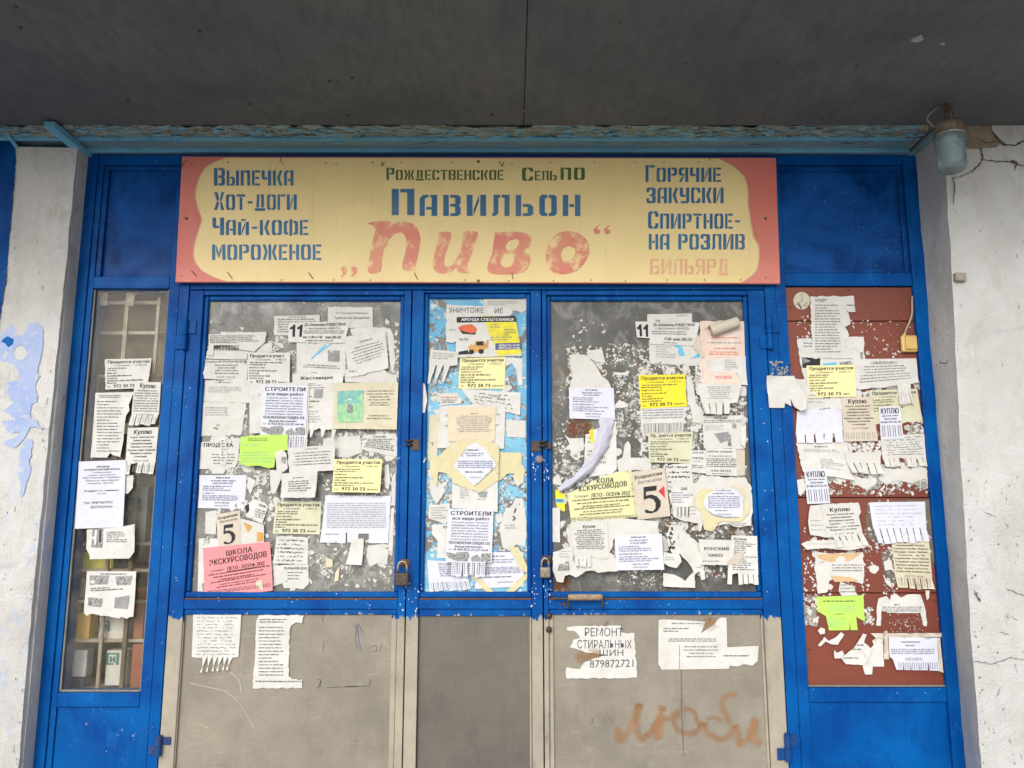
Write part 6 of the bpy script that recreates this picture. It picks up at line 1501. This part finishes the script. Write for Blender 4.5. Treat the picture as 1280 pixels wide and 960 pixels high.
paper('round striped sticker at the top left of the brown board', None, 'cream', 's', poly=[(c0[0] + 10.5 * math.cos(k * .3927), c0[1] + 11 * math.sin(k * .3927)) for k in range(16)], content=[('s', [(.5, .05), (.52, .5), (.2, .75)], 1.2, 'p'), ('s', [(.25, .6), (.5, .95)], 1.6, 'k'), ('s', [(.8, .6), (.6, .8), (.85, .8)], 1.2, 'p')], name='round_sticker', cat='sticker', **PL)
paper('white announcement with torn lower edge on the brown board', [(1066, 449), (1145, 448), (1148, 478), (1068, 486)], 'white', 'sszs', content=[('t', 'ОБЪЯВЛЕНИЕ!!!', .27, .1, .1, .42, False, 'k'), ('l', .06, .26, .92, .88, 6, 'g', 'c')], **PL)
paper('white torn page under the left edge of the yellow plot sheet', None, 'old', 'j', poly=[(992, 474), (1006, 474), (1012, 490), (1030, 498), (1052, 497), (1052, 512), (1004, 514), (996, 500)], content=[('l', .3, .5, .8, .8, 3, 'l')], wr=2, **PL)
paper('greenish cream plot-for-sale sheet half hidden on the brown board', [(1086, 488), (1146, 486), (1153, 526), (1090, 529)], 'plotcream', 'sszs', content=c_plot()[:7], **PL)
paper('white fringed tabs over the cream plot sheet', [(1121, 480), (1137, 480), (1141, 505), (1124, 506)], 'white', 'ssss', strips=dict(n=5, d=.6, curl=.006), **PL)
paper('light yellow plot-for-sale sheet on the brown board', [(1008, 457), (1068, 456), (1070, 496), (1010, 497)], 'yellow', content=c_plot(), wr=.7, **PL)
paper('bluish blank sheet with slit tabs at the left of the brown board', [(996, 514), (1052, 506), (1054, 553), (994, 554)], 'blue', 'ssss', strips=dict(n=5, d=.25, curl=.004), content=[('l', .5, .03, .8, .06, 1, 'g')], **PL)
paper('cream buying leaflet in bold lines on the brown board', [(1051, 497), (1090, 496), (1097, 551), (1055, 552)], 'beige', 'ssss', content=c_buy(), **PL)
paper('handwritten sheet with curled tabs at the right of the brown board', [(1100, 545), (1155, 542), (1161, 583), (1104, 584)], 'old', 'ssss', strips=dict(n=8, d=.28, miss=(3,), curl=.012), content=hand(8, 'g', .1, .95, .05, .65, .5, 41, .5), **PL)
paper('upper narrow crystal and books buying slip on the brown board', [(1098, 509), (1125, 508), (1129, 548), (1101, 549)], 'blue', content=c_kupl(), wr=.6, **PL)
paper('white typed page under the bluish slit sheet', [(995, 554), (1058, 553), (1066, 600), (1004, 590)], 'white', 'ssjj', content=[('l', .3, .1, .65, .14, 1, 'g', 'c'), ('l', .12, .2, .9, .3, 2, 'l'), ('l', .4, .48, .9, .8, 6, 'l')], wr=1.6, **PL)
paper('blank sheet with fanned tabs in the middle of the brown board', [(1056, 566), (1100, 565), (1101, 593), (1060, 591)], 'old', 'ssss', strips=dict(n=5, d=.5, curl=.014, skew=.2), **PL)
paper('lower narrow crystal and books buying slip on the brown board', [(1005, 588), (1032, 587), (1038, 629), (1009, 630)], 'blue', content=c_kupl(), wr=.6, **PL)
paper('white scrap left of the lower narrow buying slip', None, 'old', 'j', poly=[(996, 600), (1005, 598), (1007, 612), (1001, 620), (998, 618)], **PL)
paper('ragged white remnant behind the curled buying leaflet', None, 'old', 'j', poly=[(1012, 632), (1036, 630), (1050, 629), (1072, 628), (1076, 640), (1072, 650), (1074, 668), (1034, 672), (1012, 668), (1010, 650)], content=[('l', .05, .5, .4, .9, 3, 'l')], wr=1.5, **PL)
paper('buying leaflet with twisted tabs on the brown board', [(1027, 633), (1070, 631), (1082, 682), (1034, 686)], 'old', 'ssss', strips=dict(n=6, d=.34, miss=(0,), curl=.016, skew=.4), content=c_buy(lines=('Золото. Золотой лом.', 'Зубные коронки.', 'Ювелирные изделия.', 'Серебро и его лом.', 'Изделия с драг. камнями', 'Изделия из платины'), e=.62, tb=False), **PL)
paper('old buying leaflet with ragged tabs at the right of the brown board', [(1113, 668), (1160, 668), (1166, 737), (1120, 735)], 'cream', 'ssss', strips=dict(n=6, d=.20, curl=.010), content=c_buy(lines=BUY2, e=.72), wr=1.4, **PL)
paper('lavender lined sheet with many tabs on the brown board', [(1086, 628), (1156, 627), (1159, 678), (1094, 679)], 'blue', 'ssss', strips=dict(n=8, d=.36, curl=.008, skew=.25), content=hand(6, 'b', .06, .94, .05, .6, .3, 51, .35), **PL)
paper('long ragged strip under the twisted buying leaflet', None, 'old', 'j', poly=[(1001, 680), (1010, 676), (1040, 675), (1083, 676), (1082, 684), (1060, 688), (1030, 685), (1008, 687)], wr=2, **PL)
paper('stained page with ochre top on the brown board', None, 'old', 'j', poly=[(1020, 690), (1040, 692), (1078, 690), (1080, 720), (1078, 730), (1062, 726), (1048, 722), (1036, 726), (1034, 740), (1022, 742), (1018, 710)], content=[('r', [(.05, .06), (.55, .04), (.95, .02), (.7, .22), (.3, .24), (.08, .14)], 'h'), ('l', .35, .3, .95, .5, 3, 'g', 'j'), ('r', [(.3, .56), (.7, .6), (.9, .7), (.4, .72)], 'h')], wr=1.5, **PL)
paper('torn fragment of text under the stained page', None, 'old', 'j', poly=[(1050, 727), (1064, 732), (1072, 744), (1052, 745), (1048, 738)], content=[('l', .1, .2, .9, .9, 3, 'g')], **PL)
paper('lime green leaflet with torn tabs on the brown board', None, 'lime', 's', poly=[(1020, 746), (1050, 745), (1079, 744), (1081, 777), (1070, 771), (1072, 787.5), (1063, 787.5), (1062, 776), (1061.5, 787.5), (1036, 788), (1032, 770), (1022, 764)], content=[('l', .14, .15, .8, .2, 1, 'k', 'c'), ('l', .2, .28, .85, .48, 3, 'n', 'c'), ('l', .38, .52, .6, .55, 1, 'g'), ('l', .24, .66, .7, .92, 4, 'n')], **PL)
paper('arch shaped torn white sheet on the brown board', None, 'white', 'j', poly=[(1098, 748), (1108, 745), (1112, 750), (1114, 744), (1121, 743), (1126, 747), (1134, 743), (1150, 743), (1154, 753), (1159, 778), (1158, 783), (1154, 782), (1150, 766), (1110, 766), (1102, 763), (1101, 782), (1095, 782), (1096, 760)], content=[('l', .35, .3, .6, .34, 1, 'k'), ('l', .12, .38, .88, .56, 3, 'g', 'j')], **PL)
paper('torn white sheet with folded flap at the bottom of the brown board', None, 'white', 's', poly=[(1078, 832), (1086, 812), (1092, 806), (1090, 801), (1097, 795), (1103, 794), (1105, 833), (1091, 833), (1090, 843), (1081, 843), (1079, 836)], **PL)
paper('torn triangular fragment of a notice at the bottom of the brown board', None, 'white', 'j', poly=[(1051, 822), (1065, 812), (1072, 803), (1078, 792), (1083, 793), (1080, 803), (1089, 811), (1087, 822), (1080, 831), (1057, 830)], content=[('l', .5, .35, .8, .4, 1, 'k'), ('l', .35, .48, .75, .52, 1, 'k'), ('l', .1, .76, .6, .8, 1, 'k')], **PL)
paper('folded flap on the torn triangular fragment', None, 'white', 's', poly=[(1077, 810), (1080, 806), (1089, 811), (1085, 824), (1080, 818)], curlside=('r', .006), **PL)
paper('small torn bird shaped scrap on the brown board', None, 'white', 'j', poly=[(1022, 807), (1030, 796), (1036, 801), (1044, 797), (1051, 790), (1055, 793), (1047, 806), (1038, 805), (1032, 802), (1026, 808)], content=[('l', .5, .2, .8, .3, 1, 'g')], **PL)
paper('tiny white scrap above the bird shaped scrap', None, 'old', 'j', poly=[(1022, 788), (1026, 784), (1031, 786), (1031, 792), (1025, 793)], **PL)
paper('small clump of white paper left of the triangular fragment', None, 'old', 'j', poly=[(1042, 812), (1046, 816), (1053, 813), (1055, 818), (1051, 823), (1043, 823)], **PL)
paper('beige tape strip above the lavender notice', None, 'beige', 's', poly=[(1088, 791.5), (1179, 791), (1179, 796), (1094, 797)], name='tape_strip', cat='tape', **PL)
paper('beige tape strip left of the lavender notice', None, 'beige', 's', poly=[(1104, 789), (1109, 788), (1111, 824), (1105, 824)], name='tape_strip', cat='tape', **PL)
paper('beige tape strip right of the lavender notice', None, 'beige', 's', poly=[(1170, 797), (1175, 797), (1179, 841), (1172, 838)], name='tape_strip', cat='tape', **PL)
paper('lavender notice with tabs at the lower right of the brown board', None, 'blue', 's', poly=[(1110, 796), (1171, 797), (1172, 823), (1172.8, 838), (1161.5, 838), (1160.5, 828), (1159.5, 837.6), (1150, 837.6), (1149.6, 829), (1149, 837.5), (1139, 837.4), (1138.6, 829), (1138, 837.3), (1130, 837.3), (1129, 829), (1128.4, 837.2), (1120, 837), (1116, 824), (1112, 821)], content=[('t', 'Грузоперевозки', .25, .12, .05, .38, True, 'k'), ('l', .34, .24, .55, .28, 1, 'k'), ('l', .06, .36, .92, .54, 3, 'b', 'j'), ('l', .3, .62, .7, .72, 2, 'g', 'c')] + tabs(9, .76, .97, 'b', .18, .98), **PL)
paper('white scrap under the old buying leaflet at the far right', None, 'old', 'j', poly=[(1156, 738), (1162, 738), (1161, 748), (1158, 750)], **PL)
paper('small torn leaf left of the old buying leaflet', None, 'old', 'j', poly=[(1104, 702), (1114, 700), (1116, 712), (1106, 713)], **PL)
paper('ragged grey bit above the fragment of text', None, 'old', 'j', poly=[(1104, 722), (1112, 726), (1116, 736), (1108, 730)], **PL)

# ------------------------------------------------------------ scraps and glued remains, too many to count
def scraps(label, regs, plane, mats, seed):
    rr = random.Random(seed); b_ = bmesh.new(); i = 0
    for (u0, v0, u1, v1, n, smin, smax, mi) in regs:
        for _ in range(int(n * 1.7)):
            u, v = rr.uniform(u0, u1), rr.uniform(v0, v1); i += 1
            r_ = rr.uniform(smin, smax); k = rr.randint(7, 13) if r_ < .011 else rr.randint(14, 22); a0 = rr.uniform(0, 6.28); el = rr.uniform(.35, 1.0); an = rr.uniform(0, 3.14)
            c = P(u, v, plane); y = plane - .0004 - (i % 40) * .00003 - rr.random() * .0001
            pts = []
            for q in range(k):
                ra = r_ * rr.uniform(.3, 1.25) if r_ < .011 else r_ * rr.uniform(.7, 1.1); x_, z_ = ra * math.cos(a0 + 6.283 * q / k), ra * el * math.sin(a0 + 6.283 * q / k)
                pts.append(b_.verts.new((c.x + x_ * math.cos(an) - z_ * math.sin(an), y - rr.random() * .0009, c.z + x_ * math.sin(an) + z_ * math.cos(an))))
            f = b_.faces.new(pts); f.material_index = rr.choice(mi)
    bmesh.ops.triangulate(b_, faces=b_.faces)
    o = from_bm('paper_scraps', b_, mats); tag(o, label, 'paper scraps', kind='stuff')
def residue_mat():
    m = M('glued_paper_residue', .85)
    f = m.ramp(m.noise(95, 7, .72, 1.6), .47, .53)
    c = m.mix(f, (.13, .125, .11), (.56, .55, .50))
    c = m.mix(m.ramp(m.noise(40, 6, .7, .8), .60, .66, 0, .8), c, (.20, .13, .085))
    c = m.mix(m.ramp(m.noise(60, 5, .7), .62, .66), c, (.60, .59, .55))
    m.color(c); m.bump(m.noise(95, 7, .72, 1.6), .8, .002); return m.m
SM = [PM['old'], PM['white'], simple('brown_glue', (.21, .16, .11), .9, 0, (.11, .07, .05), 60), simple('grey_glue', (.30, .29, .27), .8, 0, (.2, .2, .18), 40), simple('rust_patch', (.18, .065, .028), .95, 0, (.10, .04, .02), 60), residue_mat()]
scraps('torn paper shreds and glue remains on the left door pane', [(262, 420, 488, 600, 60, .012, .030, (5,)), (260, 600, 488, 730, 30, .010, .026, (5, 5, 3)), (256, 395, 490, 520, 110, .002, .008, (0, 3)), (256, 520, 495, 640, 220, .002, .011, (0, 1, 3)), (250, 640, 495, 738, 150, .002, .009, (0, 3, 3)), (420, 535, 495, 575, 60, .004, .012, (0, 3)), (478, 420, 500, 740, 60, .003, .009, (0, 3)), (300, 378, 480, 388, 24, .001, .005, (0, 1)), (385, 680, 490, 735, 40, .004, .014, (3,)), (258, 420, 490, 600, 60, .012, .026, (0, 0, 3)), (256, 440, 495, 735, 260, .005, .0105, (0, 0, 1, 3)), (465, 400, 500, 560, 60, .004, .010, (0, 1)), (300, 580, 350, 650, 40, .003, .010, (0, 3)), (258, 600, 400, 735, 16, .012, .022, (0, 3)), (395, 640, 492, 735, 26, .003, .012, (0, 3))], PY, SM, 1)
scraps('torn paper shreds and glue remains on the middle door pane', [(540, 440, 655, 735, 16, .010, .020, (5,)), (536, 380, 660, 740, 330, .002, .008, (0, 1, 3)), (625, 590, 660, 640, 70, .002, .008, (0, 1, 2)), (535, 590, 565, 640, 60, .003, .008, (0, 3, 3)), (538, 455, 565, 500, 40, .003, .01, (0, 3)), (540, 440, 656, 735, 26, .010, .020, (0, 1, 3))], PY, SM, 2)
scraps('torn paper shreds and glue remains on the right door pane', [(714, 445, 745, 482, 12, .014, .026, (5,)), (765, 470, 812, 545, 14, .010, .022, (5,)), (800, 460, 925, 655, 40, .012, .026, (5,)), (700, 580, 740, 640, 12, .010, .020, (5,)), (700, 650, 935, 705, 26, .010, .024, (5,)), (705, 400, 760, 440, 14, .002, .009, (1, 0)), (708, 435, 752, 485, 150, .002, .009, (0, 0, 1, 2)), (757, 430, 812, 458, 75, .0015, .006, (1, 0)), (765, 465, 812, 545, 150, .002, .008, (0, 2, 3, 1)), (695, 480, 715, 560, 40, .002, .006, (0, 2)), (712, 525, 738, 546, 90, .003, .009, (4, 4, 2)), (692, 550, 735, 620, 90, .002, .009, (0, 1, 3)), (795, 445, 880, 470, 120, .002, .009, (0, 2, 2)), (856, 470, 882, 560, 120, .002, .008, (0, 1, 3)), (880, 503, 930, 525, 70, .002, .007, (0, 3)), (830, 645, 945, 672, 150, .002, .008, (0, 2, 3, 4)), (700, 650, 830, 715, 160, .002, .010, (0, 0, 2)), (870, 700, 915, 722, 80, .002, .007, (0, 1, 4)), (770, 712, 830, 735, 60, .001, .005, (0, 3)), (692, 700, 712, 738, 60, .004, .010, (4,)), (800, 445, 930, 660, 46, .010, .022, (0, 0, 3)), (800, 445, 935, 665, 200, .004, .0105, (0, 0, 1, 3)), (700, 600, 835, 710, 90, .005, .0105, (0, 1, 2)), (700, 640, 830, 705, 26, .010, .024, (0,)), (712, 455, 755, 485, 16, .008, .016, (0, 2)), (705, 560, 800, 600, 14, .008, .016, (0, 3))], PY, SM, 3)
scraps('torn paper shreds and glue remains on the brown board', [(1060, 560, 1158, 605, 16, .012, .026, (5,)), (1005, 480, 1150, 560, 20, .010, .024, (5,)), (1010, 640, 1075, 740, 8, .008, .018, (5,)), (996, 395, 1016, 425, 14, .002, .006, (1, 0)), (1055, 398, 1140, 450, 46, .001, .005, (0, 1)), (1000, 590, 1165, 618, 170, .002, .008, (0, 1, 3)), (1064, 580, 1160, 605, 150, .003, .011, (0, 3, 0)), (1056, 548, 1106, 570, 90, .003, .009, (0, 1)), (1004, 660, 1090, 745, 130, .0015, .006, (0, 1)), (1000, 745, 1022, 782, 60, .004, .010, (3, 0)), (1080, 760, 1092, 780, 25, .003, .008, (3, 0)), (1112, 768, 1155, 790, 40, .001, .003, (0,)), (1085, 625, 1112, 690, 60, .002, .007, (0, 3)), (1150, 630, 1172, 680, 10, .003, .007, (1, 0)), (1104, 690, 1122, 745, 40, .002, .007, (0, 3)), (1140, 520, 1158, 545, 25, .003, .009, (0,)), (1004, 470, 1158, 600, 40, .010, .022, (0, 0, 3)), (1010, 640, 1070, 740, 10, .008, .016, (0,)), (1090, 640, 1160, 730, 8, .008, .016, (0, 3))], BY, SM, 4)
scraps('pale glue smears and chips on the blue post', [(963, 452, 985, 472, 30, .002, .007, (3,)), (640, 515, 668, 520, 4, .001, .003, (1,))], 2.397, SM, 5)
b_ = bmesh.new()
for poly in ([(528, 478), (531, 480), (533, 492), (534, 500), (531, 516), (527, 516), (527, 495)], [(529, 577), (532, 571), (532, 574), (530, 579)]):
    b_.faces.new([b_.verts.new(P(u, v, DY + .008)) for u, v in poly])
o = from_bm('paper_scraps', b_, PM['white']); tag(o, 'white paper slivers on the middle door left stile', 'paper scraps', kind='stuff')

# ------------------------------------------------------------ spray-painted scrawl on the right lower panel, soft at the edges
sp = M('orange_spray', .8)
at = sp.n("ShaderNodeAttribute"); at.attribute_name = 'cover'
al = sp.math('MULTIPLY', sp.ramp(at.outputs['Fac'], .0, 1.0, 0, .66), sp.ramp(sp.noise(60, 5, .7), .25, .6, .55, 1))
sp.color(sp.mix(sp.ramp(sp.noise(12, 3), .35, .65), (.42, .22, .09), (.31, .155, .06)))
sp.t.links.new(al, sp.b.inputs['Alpha'])
def spray(strokes, Y, parent):
    vs = []; fs = []; cov = []
    for si, (pts, w) in enumerate(strokes):
        w = w * 1.6
        cv = smooth(pts, 5); n = len(cv); b0 = len(vs)
        for i, p in enumerate(cv):
            a_ = cv[max(0, i - 1)]; b2 = cv[min(n - 1, i + 1)]; dx, dy = b2[0] - a_[0], b2[1] - a_[1]; L = math.hypot(dx, dy) or 1
            for k in range(7):
                s_ = k / 3 - 1; e_ = min(1, i / 2, (n - 1 - i) / 2)
                vs.append(tuple(P(p[0] - dy / L * w * s_, p[1] + dx / L * w * s_, Y - si * .00012)))
                cov.append((1 - abs(s_)) ** 1.15 * (.25 + .75 * e_) if e_ > 0 and abs(s_) < .99 else 0)
        for i in range(n - 1):
            for k in range(6): q = b0 + i * 7 + k; fs.append((q, q + 1, q + 8, q + 7))
    me = bpy.data.meshes.new('sprayed_scrawl'); me.from_pydata(vs, [], fs)
    a_ = me.attributes.new('cover', 'FLOAT', 'POINT')
    for i, c in enumerate(cov): a_.data[i].value = c
    o = link('sprayed_scrawl', me, sp.m); adopt(parent, o)
def q4(*p): return [(x / 4 + 680, y / 4 + 740) for x, y in p]
def q5(*p): return [(750 + x / 5.12, 850 + y / 5.12) for x, y in p]
spray([(q5((122, 300), (112, 350), (130, 385), (165, 355), (205, 280), (235, 200), (252, 140)), 4.2), (q5((250, 150), (240, 240), (240, 330), (265, 380), (310, 340)), 4), (q5((405, 160), (385, 230), (350, 320), (375, 395)), 4), (q5((300, 370), (350, 300), (395, 250), (440, 245), (500, 205), (515, 210)), 3.6), (q5((380, 240), (390, 300), (365, 390)), 3.6),
       (q5((510, 210), (475, 260), (500, 320), (560, 345), (620, 325), (665, 275)), 3.4), (q5((520, 195), (570, 190), (610, 215), (620, 260), (650, 290)), 2.8), (q5((665, 270), (680, 320), (720, 360), (780, 380), (840, 340), (872, 285)), 3.8), (q5((880, 92), (820, 95), (785, 130), (785, 180), (815, 240), (835, 290)), 3.2), (q5((680, 255), (730, 240), (790, 270)), 2.2),
       (q5((872, 290), (885, 350), (890, 410), (880, 430)), 3.8), (q5((890, 420), (940, 380), (975, 310), (995, 240)), 3.6), (q5((998, 235), (985, 310), (990, 380), (1040, 410)), 5.5), (q5((120, 330), (130, 355)), 4), (q5((250, 150), (245, 185)), 4), (q5((400, 165), (392, 200)), 4), (q5((668, 265), (668, 290)), 4), (q5((870, 280), (876, 305)), 3.6), (q5((1130, 230), (1140, 340)), 5),
       (q4((305, 150), (320, 160)), 4), (q4((800, 130), (830, 160), (860, 135)), 7), (q4((160, 305), (190, 330), (230, 315), (290, 310)), 6)], LPY - .0004, d3)
# pen marks and scratches on the left lower panel
def marks(strokes, Y, parent, mat, name):
    vs = []; fs = []
    for si, (pts, w) in enumerate(strokes):
        for a_, c_ in zip(pts, pts[1:]):
            dx, dy = c_[0] - a_[0], c_[1] - a_[1]; L = math.hypot(dx, dy) or 1; ox, oy = -dy / L * w / 2, dx / L * w / 2; b0 = len(vs); si += 1
            for u, v in ((a_[0] - ox, a_[1] - oy), (c_[0] - ox, c_[1] - oy), (c_[0] + ox, c_[1] + oy), (a_[0] + ox, a_[1] + oy)): vs.append(tuple(P(u, v, Y - si * 4e-5)))
            fs.append((b0, b0 + 1, b0 + 2, b0 + 3))
    me = bpy.data.meshes.new(name); me.from_pydata(vs, [], fs); o = link(name, me, mat); adopt(parent, o)
def z4(*p): return [(x / 4 + 200, y / 4 + 740) for x, y in p]
marks([(z4((978, 160), (990, 200), (995, 260), (1010, 297)), .8), (z4((985, 285), (975, 230), (990, 165)), .7), (z4((990, 160), (1018, 208)), .7), (z4((968, 165), (990, 200)), .6)], LPY - .0005, d1, INK['b'], 'pen_mark')
marks([(z4((790, 108), (815, 118), (812, 150)), .6), (z4((830, 478), (925, 474), (1050, 470), (1050, 435)), .6), (z4((925, 474), (995, 472)), 1.0), (z4((785, 435), (805, 440), (795, 470), (785, 480)), .7), (z4((805, 440), (800, 475)), .6), (z4((1055, 275), (1080, 265), (1085, 295), (1060, 300)), .5), (z4((1112, 258), (1095, 300)), .5), (z4((820, 250), (815, 300)), .4), (z4((240, 150), (270, 145), (272, 162)), .5)], LPY - .0005, d1, crack_m, 'scratch')
scr2 = simple('pale_scratch', (.44, .41, .35), .9, 0, (.36, .33, .28), 40)
marks([(smooth(z4((150, 455), (260, 480), (330, 500), (400, 560), (470, 680)), 3), 1.0), (smooth(z4((350, 400), (395, 440), (405, 500)), 3), 1.4), (z4((200, 660), (240, 680)), 1)], LPY - .0005, d1, scr2, 'scratch')
marks([([(738, 905), (740, 903)], .8), ([(740, 897), (741, 904)], .6), ([(755, 897), (758, 905)], .5), ([(762, 896), (766, 904)], .5)], LPY - .0005, d3, crack_m, 'scratch')
